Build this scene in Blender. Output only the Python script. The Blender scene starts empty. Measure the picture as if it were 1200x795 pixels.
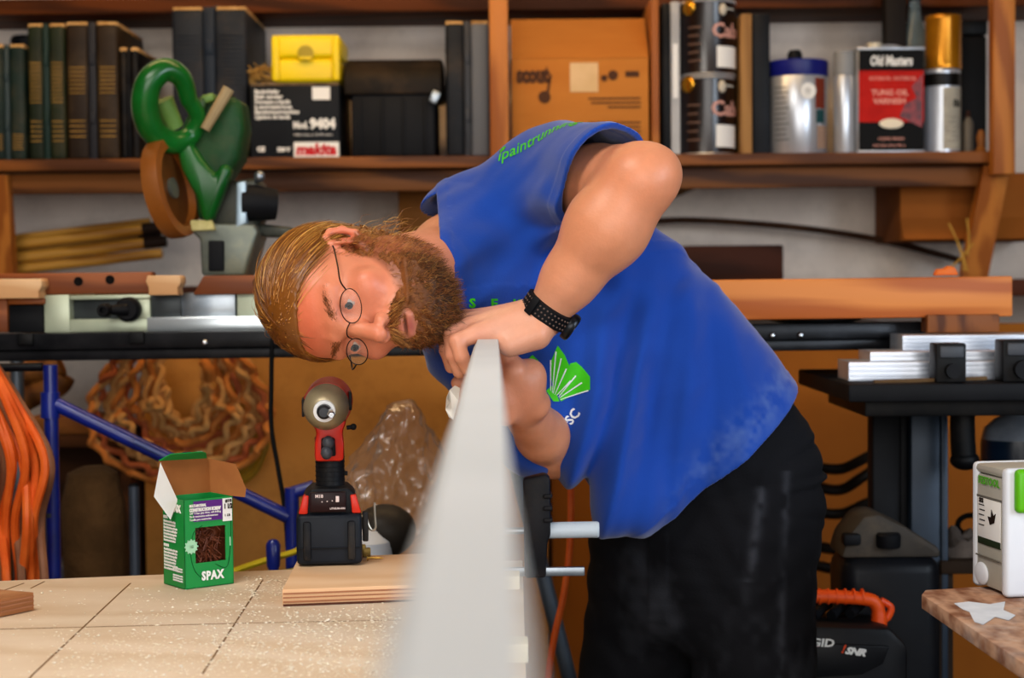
import bpy, bmesh, math, random
import numpy as np
from mathutils import Vector, Matrix, Euler
from mathutils.bvhtree import BVHTree

random.seed(7)
rng = np.random.default_rng(7)
SC = bpy.context.scene
COL = SC.collection
V = Vector
PI = math.pi

# ------------------------------------------------------------------ camera maths
FPX, CAMZ = 2000.0, 1.30
PITCH = math.atan(67.0 / FPX)
ROLL = math.radians(0.5)
_F = V((0, math.cos(PITCH), -math.sin(PITCH)))
_U0 = V((0, math.sin(PITCH), math.cos(PITCH)))
_R0 = V((1, 0, 0))
CR = _R0 * math.cos(ROLL) - _U0 * math.sin(ROLL)
CU = _R0 * math.sin(ROLL) + _U0 * math.cos(ROLL)


def P(px, py, Y):
    """World point at distance Y in front of the viewpoint that the photo shows at (px, py)."""
    d = _F + CR * ((px - 600) / FPX) + CU * ((397.5 - py) / FPX)
    return V((0, 0, CAMZ)) + d * (Y / d.y)


def rect(x0, y0, x1, y1, Y):
    """centre x, base z, width, height of an upright thing whose front stands at distance Y"""
    a, b = P((x0 + x1) / 2, y1, Y), P((x0 + x1) / 2, y0, Y)
    w = (P(x1, y1, Y) - P(x0, y1, Y)).length
    return a.x, a.z, w, b.z - a.z


# ------------------------------------------------------------------ materials
def lin(c):
    if isinstance(c, str):
        c = [int(c[i:i + 2], 16) / 255 for i in (0, 2, 4)]
    else:
        c = [v / 255 for v in c]
    return tuple((v / 12.92 if v <= .04045 else ((v + .055) / 1.055) ** 2.4) ** 1.16 for v in c) + (1.0,)


MATS = {}


def mat(name, c1, c2=None, scale=6.0, rough=.6, metal=0.0, bump=0.0, bscale=None, stretch=(1, 1, 1),
        detail=4.0, lo=.35, hi=.65, dust=None, damt=.5, kind='noise', spec=.35, emit=None, trans=0.0, ior=1.45, coat=0.0):
    """Procedural principled material: noise (or wood grain) between c1 and c2, optional dust specks, optional bump."""
    if name in MATS:
        return MATS[name]
    m = bpy.data.materials.new(name)
    m.use_nodes = True
    nt = m.node_tree
    N, L = nt.nodes, nt.links
    b = N['Principled BSDF']
    b.inputs['Roughness'].default_value = rough
    b.inputs['Metallic'].default_value = metal
    if sum(lin(c1)[:3]) < .06 and rough > .3 and not metal:
        spec = min(spec, .16)          # dull black plastics
    b.inputs['Specular IOR Level'].default_value = spec
    b.inputs['IOR'].default_value = ior
    if trans:
        b.inputs['Transmission Weight'].default_value = trans
    if coat:
        b.inputs['Coat Weight'].default_value = coat
        b.inputs['Coat Roughness'].default_value = .2
    if emit:
        b.inputs['Emission Color'].default_value = lin(c1)
        b.inputs['Emission Strength'].default_value = emit
    tc = N.new('ShaderNodeTexCoord')
    mp = N.new('ShaderNodeMapping')
    mp.inputs['Scale'].default_value = stretch
    L.new(tc.outputs['Object'], mp.inputs['Vector'])
    col = None
    b.inputs['Base Color'].default_value = lin(c1)
    if c2 is not None:
        nz = N.new('ShaderNodeTexNoise')
        nz.inputs['Scale'].default_value = scale
        nz.inputs['Detail'].default_value = detail
        nz.inputs['Roughness'].default_value = .6
        L.new(mp.outputs[0], nz.inputs['Vector'])
        fac = nz.outputs[0]
        if kind == 'wood':
            wv = N.new('ShaderNodeTexWave')
            wv.inputs['Scale'].default_value = scale * .9
            wv.inputs['Distortion'].default_value = 7.0
            wv.inputs['Detail'].default_value = 3.0
            wv.inputs['Detail Scale'].default_value = 1.5
            wv.bands_direction = 'DIAGONAL'
            L.new(mp.outputs[0], wv.inputs['Vector'])
            mx = N.new('ShaderNodeMath')
            mx.operation = 'MULTIPLY_ADD'
            mx.inputs[1].default_value = .45
            L.new(wv.outputs[1], mx.inputs[0])
            m2 = N.new('ShaderNodeMath')
            m2.operation = 'MULTIPLY'
            m2.inputs[1].default_value = .6
            L.new(nz.outputs[0], m2.inputs[0])
            L.new(m2.outputs[0], mx.inputs[2])
            fac = mx.outputs[0]
        if kind == 'flakes':
            vo = N.new('ShaderNodeTexVoronoi')
            vo.inputs['Scale'].default_value = scale
            L.new(mp.outputs[0], vo.inputs['Vector'])
            sx = N.new('ShaderNodeSeparateColor')
            L.new(vo.outputs['Color'], sx.inputs[0])
            fac = sx.outputs[0]
        rp = N.new('ShaderNodeValToRGB')
        rp.color_ramp.elements[0].position = lo
        rp.color_ramp.elements[1].position = hi
        rp.color_ramp.elements[0].color = lin(c1)
        rp.color_ramp.elements[1].color = lin(c2)
        L.new(fac, rp.inputs[0])
        col = rp.outputs[0]
    if dust:
        n2 = N.new('ShaderNodeTexNoise')
        n2.inputs['Scale'].default_value = 9
        n2.inputs['Detail'].default_value = 9
        n2.inputs['Roughness'].default_value = .75
        L.new(tc.outputs['Object'], n2.inputs['Vector'])
        r2 = N.new('ShaderNodeValToRGB')
        r2.color_ramp.elements[0].position = .48
        r2.color_ramp.elements[1].position = .75
        r2.color_ramp.elements[1].color = (damt, damt, damt, 1)
        L.new(n2.outputs[0], r2.inputs[0])
        mm = N.new('ShaderNodeMix')
        mm.data_type = 'RGBA'
        L.new(r2.outputs[0], mm.inputs[0])
        if col:
            L.new(col, mm.inputs[6])
        else:
            mm.inputs[6].default_value = lin(c1)
        mm.inputs[7].default_value = lin(dust)
        col = mm.outputs[2]
    if col:
        L.new(col, b.inputs['Base Color'])
    if bump:
        n3 = N.new('ShaderNodeTexNoise')
        n3.inputs['Scale'].default_value = bscale or scale * 3
        n3.inputs['Detail'].default_value = 5
        L.new(mp.outputs[0], n3.inputs['Vector'])
        bp = N.new('ShaderNodeBump')
        bp.inputs['Strength'].default_value = bump
        bp.inputs['Distance'].default_value = .01
        L.new(n3.outputs[0], bp.inputs['Height'])
        L.new(bp.outputs[0], b.inputs['Normal'])
    MATS[name] = m
    return m


# ------------------------------------------------------------------ mesh building
def xf(loc=(0, 0, 0), rot=(0, 0, 0)):
    return Matrix.Translation(loc) @ Euler([math.radians(a) for a in rot]).to_matrix().to_4x4()


class MB:
    """Collects shapes into ONE mesh."""

    def __init__(self):
        self.v, self.f, self.mi = [], [], []

    def raw(self, vs, fs, M=None, mi=0):
        o = len(self.v)
        if M is not None:
            vs = [M @ V(p) for p in vs]
        self.v += [tuple(p) for p in vs]
        self.f += [tuple(i + o for i in f) for f in fs]
        self.mi += [mi] * len(fs)
        return self

    def bm(self, b, M=None, mi=0):
        b.verts.index_update()
        self.raw([v.co.copy() for v in b.verts], [[v.index for v in f.verts] for f in b.faces], M, mi)
        b.free()
        return self

    def box(self, c, s, bev=0.0, rot=(0, 0, 0), mi=0, seg=2, taper=None):
        b = bmesh.new()
        bmesh.ops.create_cube(b, size=1)
        for v in b.verts:
            v.co = V((v.co.x * s[0], v.co.y * s[1], v.co.z * s[2]))
            if taper and v.co.z > 0:
                v.co.x *= taper[0]
                v.co.y *= taper[1]
        if bev:
            bmesh.ops.bevel(b, geom=b.edges[:], offset=min(bev, .45 * min(s)), segments=seg, profile=.5, affect='EDGES')
        return self.bm(b, xf(c, rot), mi)

    def cyl(self, p0, p1, r0, r1=None, seg=20, mi=0):
        return self.tube([p0, p1], [r0, r0 if r1 is None else r1], seg, mi=mi)

    def tube(self, pts, r, seg=8, closed=False, mi=0, flat=1.0, caps=True):
        pts = [V(p) for p in pts]
        n = len(pts)
        rs = r if isinstance(r, (list, tuple)) else [r] * n
        tans = []
        for i in range(n):
            a = pts[(i - 1) % n] if closed else pts[max(i - 1, 0)]
            b = pts[(i + 1) % n] if closed else pts[min(i + 1, n - 1)]
            t = (b - a)
            tans.append(t.normalized() if t.length > 1e-9 else V((0, 0, 1)))
        up = V((0, 0, 1)) if abs(tans[0].z) < .9 else V((0, 1, 0))
        nx = tans[0].cross(up).normalized()
        vs, fs = [], []
        for i in range(n):
            nx = (nx - tans[i] * nx.dot(tans[i])).normalized()
            ny = tans[i].cross(nx)
            for k in range(seg):
                a = 2 * PI * k / seg
                vs.append(pts[i] + nx * (rs[i] * math.cos(a)) + ny * (rs[i] * flat * math.sin(a)))
        m = n if closed else n - 1
        for i in range(m):
            for k in range(seg):
                a, b = i * seg + k, i * seg + (k + 1) % seg
                c, d = ((i + 1) % n) * seg + (k + 1) % seg, ((i + 1) % n) * seg + k
                fs.append((a, b, c, d))
        if not closed and caps:
            fs.append(tuple(range(seg - 1, -1, -1)))
            fs.append(tuple((n - 1) * seg + k for k in range(seg)))
        return self.raw(vs, fs, None, mi)

    def lathe(self, prof, M=None, seg=28, mi=0, sx=1.0, sy=1.0):
        vs, fs = [], []
        for r, z in prof:
            for k in range(seg):
                a = 2 * PI * k / seg
                vs.append((r * sx * math.cos(a), r * sy * math.sin(a), z))
        for i in range(len(prof) - 1):
            for k in range(seg):
                fs.append((i * seg + k, i * seg + (k + 1) % seg, (i + 1) * seg + (k + 1) % seg, (i + 1) * seg + k))
        if prof[0][0] > 1e-6:
            fs.append(tuple(range(seg - 1, -1, -1)))
        if prof[-1][0] > 1e-6:
            fs.append(tuple((len(prof) - 1) * seg + k for k in range(seg)))
        return self.raw(vs, fs, M, mi)

    def prism(self, poly, depth, M=None, bev=0.0, mi=0, seg=2):
        """2-D outline (x, y) pulled along z from -depth/2 to depth/2"""
        b = bmesh.new()
        vs = [b.verts.new((x, y, -depth / 2)) for x, y in poly]
        f = b.faces.new(vs)
        r = bmesh.ops.extrude_face_region(b, geom=[f])
        for g in r['geom']:
            if isinstance(g, bmesh.types.BMVert):
                g.co.z = depth / 2
        bmesh.ops.recalc_face_normals(b, faces=b.faces[:])
        if bev:
            bmesh.ops.bevel(b, geom=b.edges[:], offset=bev, segments=seg, profile=.5, affect='EDGES')
        return self.bm(b, M, mi)

    def ball(self, c, r, M=None, seg=20, mi=0):
        b = bmesh.new()
        bmesh.ops.create_uvsphere(b, u_segments=seg, v_segments=max(8, seg * 2 // 3), radius=1)
        r = (r, r, r) if isinstance(r, (int, float)) else r
        for v in b.verts:
            v.co = V((v.co.x * r[0] + c[0], v.co.y * r[1] + c[1], v.co.z * r[2] + c[2]))
        return self.bm(b, M, mi)

    def text(self, s, size, M, ext=.0004, bold=0.0, sx=1.0, shear=0.0, align='LEFT', space=1.0, mi=0, fit=None):
        cu = bpy.data.curves.new('t', 'FONT')
        cu.body, cu.size, cu.extrude, cu.offset, cu.shear = s, size, ext, bold, shear
        cu.align_x, cu.space_character = align, space
        cu.resolution_u = 2
        o = bpy.data.objects.new('t', cu)
        me = bpy.data.meshes.new_from_object(o)
        if fit:
            sx = fit / max(1e-6, max(v.co.x for v in me.vertices))
        self.raw([V((v.co.x * sx, v.co.y, v.co.z)) for v in me.vertices], [tuple(p.vertices) for p in me.polygons], M, mi)
        bpy.data.objects.remove(o)
        bpy.data.curves.remove(cu)
        bpy.data.meshes.remove(me)
        return self

    def build(self, name, m, parent=None, smooth=35, loc=None, rot=None):
        me = bpy.data.meshes.new(name)
        me.from_pydata(self.v, [], self.f)
        for x in (m if isinstance(m, (list, tuple)) else [m]):
            me.materials.append(x)
        if any(self.mi):
            me.polygons.foreach_set('material_index', self.mi)
        b = bmesh.new()
        b.from_mesh(me)
        bmesh.ops.recalc_face_normals(b, faces=b.faces[:])
        b.to_mesh(me)
        b.free()
        me.polygons.foreach_set('use_smooth', [True] * len(me.polygons))
        if smooth:
            me.set_sharp_from_angle(angle=math.radians(smooth))
        o = bpy.data.objects.new(name, me)
        COL.objects.link(o)
        if parent:
            o.parent = parent
        if loc:
            o.location = loc
        if rot:
            o.rotation_euler = [math.radians(a) for a in rot]
        return o


def tag(o, label, cat, group=None, kind=None):
    o['label'], o['category'] = label, cat
    if group:
        o['group'] = group
    if kind:
        o['kind'] = kind
    return o


def thing(name, label, cat, loc=(0, 0, 0), rot=(0, 0, 0), group=None):
    o = bpy.data.objects.new(name, None)
    o.empty_display_size = .05
    COL.objects.link(o)
    o.location = loc
    o.rotation_euler = [math.radians(a) for a in rot]
    return tag(o, label, cat, group)


def struct(name, mb, m, **k):
    o = mb.build(name, m, **k)
    o['kind'] = 'structure'
    return o


def front(x=0, y=0, z=0):
    """matrix that lays flat art (x right, y up) on a front face looking at -Y"""
    return Matrix.Translation((x, y, z)) @ Euler((PI / 2, 0, 0)).to_matrix().to_4x4()


def wob(pts, amp, seed=0):
    r = random.Random(seed)
    return [V(p) + V((r.uniform(-amp, amp), r.uniform(-amp, amp), r.uniform(-amp, amp))) for p in pts]


def smooth_path(pts, n=8):
    """Catmull-Rom through the points"""
    pts = [V(p) for p in pts]
    out = []
    for i in range(len(pts) - 1):
        p0, p1, p2, p3 = pts[max(i - 1, 0)], pts[i], pts[i + 1], pts[min(i + 2, len(pts) - 1)]
        for k in range(n):
            t = k / n
            out.append(.5 * ((2 * p1) + (p2 - p0) * t + (2 * p0 - 5 * p1 + 4 * p2 - p3) * t * t + (3 * p1 - p0 - 3 * p2 + p3) * t ** 3))
    out.append(pts[-1])
    return out
# ------------------------------------------------------------------ shared materials
M_WALL = mat('whitewashed_wall', 'f0e2d4', 'dfd0c4', scale=3, rough=.9, bump=.25, bscale=30, dust='7b7068', damt=.25)
M_CONC = mat('concrete', '4a423b', '5d544a', scale=5, rough=.9, bump=.2)
M_DARKWALL = mat('dark_boarding', '4b3a2c', '5e4936', scale=4, rough=.9, kind='wood', stretch=(1, 1, .15))
M_SHELF = mat('shelf_wood', '57310f', '8a5522', scale=9, rough=.6, kind='wood', stretch=(.12, 1, 1), bump=.1)
M_POST = mat('post_wood', '9c5c20', 'bf7c36', scale=9, rough=.55, kind='wood', stretch=(1, 1, .12), bump=.1)
M_DUST = mat('sawdust', 'b98f56', 'd6b07a', scale=40, rough=.95, bump=.5, bscale=120)
M_BLACK = mat('black_plastic', '0f1013', '17191c', scale=12, rough=.5, spec=.35, dust='6b5f52', damt=.12)
M_BLACK2 = mat('dull_black_plastic', '131418', '1b1c20', scale=12, rough=.6, spec=.35)
M_STEEL = mat('dull_steel', '8c949c', 'a9b0b6', scale=18, rough=.35, metal=.9)
M_CHROME = mat('bright_steel', 'd5d9de', rough=.2, metal=1.0)
M_WHITE = mat('white_paper', 'e9e8e4', rough=.7)
M_CARD = mat('cardboard', 'b1712c', 'c08039', scale=6, rough=.85, stretch=(.3, 1, 1))
M_INK = mat('black_ink', '2a1c12', rough=.7)
M_PALEINK = mat('pale_ink', 'c9c7bd', rough=.6)
M_REDINK = mat('red_ink', 'c8202a', rough=.6)
M_RUBBER = mat('black_rubber', '111214', rough=.7)

# ------------------------------------------------------------------ the room
YW = 4.62                                   # face of the back wall
XL, XR, ZC, YB = -2.6, 2.6, 2.9, -2.4
struct('wall_back', MB().box((0, YW + .06, ZC / 2), (XR - XL + .24, .12, ZC)), M_WALL)
struct('wall_left', MB().box((XL - .06, (YW + YB) / 2, ZC / 2), (.12, YW - YB, ZC)), M_DARKWALL)
struct('wall_right', MB().box((XR + .06, (YW + YB) / 2, ZC / 2), (.12, YW - YB, ZC)), M_DARKWALL)
struct('floor', MB().box((0, (YW + YB) / 2, -.06), (XR - XL, YW - YB, .12)), M_CONC)
struct('ceiling', MB().box((0, (YW + YB) / 2, ZC + .06), (XR - XL + .24, YW - YB + .24, .12)), M_DARKWALL)

# ------------------------------------------------------------------ wall shelving
YF = 4.15                                   # front edge of the shelves
ZS = P(600, 182, YF).z                      # top of the long shelf
ZT = P(600, 12, 4.36).z                       # underside of the upper shelf
SH_T = .088
XS0, XS1 = -1.42, 1.30
shelf = thing('timber_shelving', 'long rough timber shelf with orange posts running along the back wall', 'shelving', (0, YW, ZS))


def shelf_loc(x, y, z):
    return (x, y - YW, z - ZS)


mb = MB()
mb.box(shelf_loc((XS0 + 1.20) / 2, (YF + YW) / 2, ZS - .014), (1.20 - XS0, YW - YF, .028), .003)
mb.box(shelf_loc((XS0 + 1.20) / 2, YF + .07, ZS - SH_T / 2 - .012), (1.20 - XS0, .024, .05), .004)
mb.build('long_shelf', M_SHELF, shelf)
MB().box(shelf_loc(0, (4.36 + YW) / 2, ZT + .02), (3.3, YW - 4.36, .04), .004).build('upper_shelf', mat('shaded_shelf_wood', '43230b', '643612', scale=9, rough=.65, kind='wood', stretch=(.12, 1, 1)), shelf)  # browner than the long shelf: the shade on its front is put into the colour
for x0, x1 in ((574, 596), (1158, 1184)):
    a, b = P(x0, 100, YF).x, P(x1, 100, YF).x
    MB().box(shelf_loc((a + b) / 2, YF - .022, (ZS + 2.3) / 2 - .03), (b - a, .045, 2.3 - ZS + .06), .005).build('upright', M_POST, shelf)
a, b = P(764, 100, YF).x, P(773, 100, YF).x
MB().box(shelf_loc((a + b) / 2, YF + .2, (ZS + ZT) / 2), (b - a, .38, ZT - ZS - .002), .003).build('divider', M_POST, shelf)
# sloping brackets under the shelf ends
for q in ((1166, 196, 1140, 326, 30), (0, 205, 8, 330, 22)):
    p0, p1 = P(q[0], q[1], YF + .03), P(q[2], q[3], YF + .12)
    m = MB()
    d = (p1 - p0).normalized()
    s = d.cross(V((0, 1, 0))).normalized() * (q[4] / 2 / FPX * YF)
    n = V((0, .022, 0))
    o = V((0, YW, ZS))
    vs = [p + sg * s + k * n - o for p in (p0, p1) for sg in (-1, 1) for k in (-1, 1)]
    m.raw(vs, [(0, 1, 3, 2), (4, 6, 7, 5), (0, 2, 6, 4), (1, 5, 7, 3), (0, 4, 5, 1), (2, 3, 7, 6)])
    m.build('bracket', M_POST, shelf)


def on_shelf(x0, x1, yt, Yf=4.2, z=None):
    z = ZS + .0005 if z is None else z
    c, r = P((x0 + x1) / 2, yt, Yf), (P(x1, yt, Yf) - P(x0, yt, Yf)).length
    return c.x, z, r, c.z - z


# ------------------------------------------------------------------ tool cases
def tool_case(label, x0, x1, yt, c1, c2, ribs, depth=.30, Yf=4.2, seam='2b3236', rot=0, handle=True, right=None, golden=True, group='upright tool cases on the shelf'):
    x, z, w, h = on_shelf(x0, x1, yt, Yf)
    t = thing('tool_case', label, 'tool case', (x, Yf + depth / 2, z), (0, 0, rot), group)
    body = mat('case_' + c1, c1, c2, scale=10, rough=.5, dust='6d5c44', damt=.3)
    dk = mat('case_seam_' + seam, seam, rough=.45)
    sw = w * .15
    lw = (w - sw) / 2
    m_rib = mat('gold_dusty_ribs', '94732f', 'ad8a45', scale=30, rough=.8)
    for s in (-1, 1):
        b_ = body if s < 0 or not right else mat('case_face_' + right, right, rough=.5, dust='77706a', damt=.25)
        sh_ = MB().box((s * (sw / 2 + lw / 2) * .98, 0, h * .485), (lw, depth, h * .97), .009, seg=3).build('shell', b_, t)
        MB().box((s * (sw / 2 + lw / 2), 0, h * .972), (lw * .92, depth * .97, .010), .003).build('dust_layer', M_DUST, sh_)
        for a, b, n in ribs:
            m = MB()
            for i in range(n):
                zz = h * (a + (b - a) * i / (n - 1))
                m.box((s * (sw / 2 + lw / 2), -depth / 2 - .0005, zz), (lw * .72, .004, h * .008), .001)
            m.build('ribs', m_rib if golden else b_, sh_)
    m = MB().box((0, -.001, h * .49), (sw * 1.02, depth + .006, h * .985), .004)
    m.box((-sw * .2, -depth / 2 - .004, h * .5), (sw * .2, .006, h * .9), .002)
    st_ = m.build('seam_strip', dk, t)
    for fz in (.30, .72):
        MB().box((0, -depth / 2 - .005, h * fz), (sw * .8, .008, h * .09), .003).build('latch', dk, st_)
    if handle:
        m = MB().tube(smooth_path([(0, -.06, h * .965), (0, -.05, h * 1.0), (0, .05, h * 1.0), (0, .06, h * .965)], 5), w * .09, 8)
        m.build('handle', dk, t)
    return t


R1 = ((.30, .56, 11), (.10, .26, 6))
tool_case('small dark green tool case at the left end of the shelf', -14, 28, 50, '1b2a25', '24352f', ((.1, .22, 6),), seam='2b3c3d', depth=.26)
tool_case('tall green-black tool case with two bands of gold ribs', 31, 75, 25, '20281c', '2d3521', ((.42, .70, 11), (.14, .28, 5)), seam='263a35')
tool_case('brown-black ribbed tool case standing right of the green-black one', 76, 138, 23, '2a1f15', '3a2c1d', ((.48, .66, 7), (.17, .28, 4)), seam='2f2f34')
tool_case('slim unribbed black case squeezed behind the brown ribbed one', 139, 162, 54, '121113', '1a181a', (), depth=.24, seam='191719', handle=False)
tool_case('big dark slate tool case standing behind the green saw', 200, 289, 5, '23272e', '2e333b', ((.15, .8, 24),), seam='252e3a', depth=.34, golden=False)
tool_case('grey-faced black case standing against the orange post', 521, 573, 22, '1b1d22', '24272d', (), seam='3c3f46', depth=.30, handle=False, right='6a6e76')

# round dark jar above the small case
x, z, w, h = on_shelf(-10, 10, 20, 4.3)
t = thing('jar', 'round black jar behind the small green case', 'jar', (x, 4.535, ZS + .0005))
MB().lathe([(.045, 0), (.05, .01), (.05, .27), (.04, .30)]).build('body', M_BLACK, t)
MB().lathe([(.04, .298), (.042, .30), (.042, .345), (.036, .352)]).build('lid', M_BLACK2, t)

# little stack of small parts boxes behind the saw handle
x, z, w, h = on_shelf(168, 190, 142, 4.28)
for i, (c, lab) in enumerate((('2a1516', 'lower dark box of the pair behind the saw handle'), ('1c1a1c', 'upper dark box with pale lid edge behind the saw handle'))):
    t = thing('parts_box', lab, 'box', (x + .004 * i, 4.36, ZS + .0005 + i * h * .51), (0, 0, 3 - 5 * i), 'parts boxes behind the saw')
    MB().box((0, 0, h * .2), (w, .12, h * .4), .003).build('tray', mat('partsbox' + c, c, rough=.5), t)
    MB().box((0, 0, h * .45), (w * 1.04, .124, h * .1), .003).build('lid', mat('partslid', '8a7c66', rough=.6), t)

# tan frayed tow beside the yellow box
x, z, w, h = on_shelf(292, 322, 58, 4.3)
m = MB()
r_ = random.Random(3)
for i in range(38):
    a = V((r_.uniform(-.03, .035), r_.uniform(-.03, .02), r_.uniform(.012, .05)))
    b = a + V((r_.uniform(-.03, .03), r_.uniform(-.02, .02), r_.uniform(-.02, .02)))
    m.tube(smooth_path([a, (a + b) / 2 + V((0, 0, r_.uniform(-.008, .012))), b], 3), .0016, 5)
m.tube(smooth_path([(-.03, 0, .012), (0, -.01, .03), (.03, 0, .02), (.035, .02, .04), (0, .02, .05), (-.03, .01, .035)], 5), .006, 8)
MK_ = on_shelf(293, 397, 97, 4.17)
tag(m.build('twine', mat('tow', 'a07a3e', 'c9a562', scale=30, rough=.95), loc=(P(302, 70, 4.2).x, 4.24, MK_[1] + MK_[3] - .004)), 'scrap of tan frayed twine beside the yellow box', 'twine')

# ------------------------------------------------------------------ black boxed power tool with the yellow box on it
x, z, w, h = MK_
D = .30
t = thing('sander_carton', 'black printed sander carton under the yellow box', 'carton', (x, 4.17 + D / 2, z), (0, 0, 0))
MB().box((0, 0, h / 2), (w, D, h), .002).build('carton_body', mat('black_carton', '1d2025', '25282d', scale=6, rough=.65, spec=.2), t)
m = MB().box((0, -D / 2 - .0008, h - .0035), (w * .99, .0016, .006))
m.build('worn_edge', mat('worn_edge', '8a7253', '4b3d2c', scale=30, rough=.9), t)
F0 = -D / 2 - .0012
m = MB()
for i, s in enumerate(('Bandschleifer', 'Belt sander', 'Ponceuse a bande', 'Levigatrice', 'Bandschuurmachine', 'Lijadora de banda')):
    m.text(s, h * .075, front(-w * .45, F0, h * (.86 - .068 * i)), bold=.0005, fit=w * (.28, .32, .40, .42, .50, .40)[i])
m.build('language_lettering', M_WHITE, t)
m = MB()
m.text('9404', h * .18, front(w * .17, F0, h * .39), bold=.002, fit=w * .29)
m.text('Mod.', h * .13, front(-w * .02, F0, h * .39), bold=.001, fit=w * .17)
m.text('100 mm x 610 mm', h * .045, front(-w * .02, F0, h * .29), fit=w * .44)
m.build('model_lettering', M_WHITE, t)
m = MB()
m.text('CE', h * .085, front(-w * .43, F0, h * .085), bold=.001)
m.build('mark_lettering', M_WHITE, t)
m = MB()
m.text('220 V', h * .07, front(-w * .2, F0, h * .085), bold=.001)
m.build('rating_lettering', M_WHITE, t)
MB().box((w * .30, F0, h * .855), (w * .20, .001, h * .17)).build('sticker', M_WHITE, t)
MB().box((w * .24, F0, h * .105), (w * .51, .001, h * .20)).build('brand_panel', M_WHITE, t)
MB().text('makita', h * .20, front(w * .01, F0 - .001, h * .04), bold=.002, fit=w * .46, shear=.15).build('brand_lettering', M_REDINK, t)

x2, _, w2, _ = on_shelf(317, 399, 40, 4.18)
zt = z + h + .0006
h2 = P(350, 40, 4.18).z - zt
t = thing('small_case', 'bright yellow plastic box sitting on the black sander carton', 'case', (x2, 4.18 + .1, zt))
Y_ = mat('yellow_plastic', 'f2d80a', 'e9cc06', scale=5, rough=.4)
m = MB().box((0, 0, h2 * .26), (w2 * .97, .2, h2 * .50), .012, seg=3)
m.build('base', Y_, t)
m = MB().box((0, 0, h2 * .745), (w2, .206, h2 * .49), .012, seg=3)
for s in (-1, 1):
    m.box((s * w2 * .43, -.1, h2 * .5), (w2 * .12, .02, h2 * .96), .008)
m.build('lid', Y_, t)
m = MB().prism([(math.cos(a) * .017, math.sin(a) * .019) for a in [PI / 2 + i * 2 * PI / 3 for i in range(3)]], .002, front(0, -.105, h2 * .60))
m.lathe([(.013, -.001), (.02, 0), (.013, .001)], front(0, -.1045, h2 * .60))
m.build('emblem', mat('yellow_ink', 'a8940c', rough=.5), t)
MB().box((0, -.108, h2 * .49), (w2 * .2, .012, h2 * .07), .003).build('latch', Y_, t)

# ------------------------------------------------------------------ black box with a rounded lid
x, z, w, h = on_shelf(402, 517, 62, 4.18)
D = .28
t = thing('tool_chest', 'black tool chest with a rounded dusty lid', 'tool chest', (x, 4.18 + D / 2, z))
m = MB().box((0, 0, h * .31), (w * .86, D * .96, h * .62), .01, taper=(1.0, 1.0))
for i in range(4):
    m.box((-w * .33 + i * w * .22, -D * .48 - .002, h * .3), (w * .03, .008, h * .55), .002)
m.build('base', M_BLACK2, t)
pr = []
for i in range(17):
    a = PI * i / 16
    pr.append((D * .5 * math.cos(a) * 1.02, h * .60 + h * .395 * (math.sin(a) ** .55)))
m = MB()
b_ = Matrix(((0, 0, 1, 0), (1, 0, 0, 0), (0, 1, 0, 0), (0, 0, 0, 1)))
m.prism([(y, zz) for y, zz in pr], w, b_, bev=.008)
m.build('lid', mat('dusty_lid', '1f1a14', '2e241a', scale=8, rough=.6, dust='5b4833', damt=.5), t)
MB().box((w * .43, -D * .5, h * .57), (.02, .016, .03), .003, rot=(0, 25, 0)).build('latch', M_STEEL, t)

# ------------------------------------------------------------------ cardboard box
x, z, w, h = on_shelf(599, 760, 68, 4.17)
D = .36
t = thing('cardboard_box', 'large brown cardboard carton with a white shipping label on the shelf', 'box', (x, 4.17 + D / 2, z))
MB().box((0, 0, h / 2), (w, D, h), .003).build('carton_body', M_CARD, t)
hf = P(680, 23, 4.3).z - z - h
m = MB()
m.raw([(-w / 2, -D / 2, h), (w / 2, -D / 2, h), (w / 2, -D / 2 + .12, h + hf), (-w / 2, -D / 2 + .12, h + hf),
       (-w / 2, -D / 2 + .004, h), (w / 2, -D / 2 + .004, h), (w / 2, -D / 2 + .124, h + hf), (-w / 2, -D / 2 + .124, h + hf)],
      [(0, 1, 2, 3), (7, 6, 5, 4), (0, 3, 7, 4), (1, 5, 6, 2), (3, 2, 6, 7), (0, 4, 5, 1)])
m.build('flap', M_CARD, t)
F0 = -D / 2 - .001
MB().box((0.03 * w, F0, h * .80), (w * .205, .001, h * .30)).build('shipping_label', mat('tan_label', 'd9b98e', 'cfae80', scale=12, rough=.7), t)
MB().box((.02 * w, F0, h * .1), (w * .23, .001, h * .2)).build('lower_label', mat('tan_label', 'd9b98e'), t)
m = MB()
m.text('scout', h * .22, front(-w * .46, F0, h * .76), bold=.004, fit=w * .24)
m.lathe([(.012, 0), (.015, 0), (.015, .001), (.012, .001)], front(-w * .26, F0 - .0008, h * .60))
m.prism([(-.004, 0), (.004, 0), (.012, .05), (.006, .05)], .0008, front(-w * .24, F0, h * .62))
m.box((w * .38, F0, h * .83), (w * .10, .001, h * .06))
m.lathe([(.008, 0), (.012, 0), (.012, .001), (.008, .001)], front(w * .24, F0 - .0008, h * .82))
m.lathe([(.005, 0), (.008, 0), (.008, .001), (.005, .001)], front(w * .175, F0 - .0008, h * .79))
for i, wd in enumerate((.38, .36, .24)):
    m.box((w * (.44 - wd / 2), F0, h * (.58 - .045 * i)), (w * wd, .001, h * .018))
for i, wd in enumerate((.38, .40, .38, .55, .5)):
    m.box((w * (.44 - wd / 2), F0, h * (.33 - .045 * i)), (w * wd, .001, h * .018))
m.box((w * .37, F0, h * .07), (w * .12, .001, h * .05))
m.build('printing', mat('brown_ink', '56341a', rough=.8), t)

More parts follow.
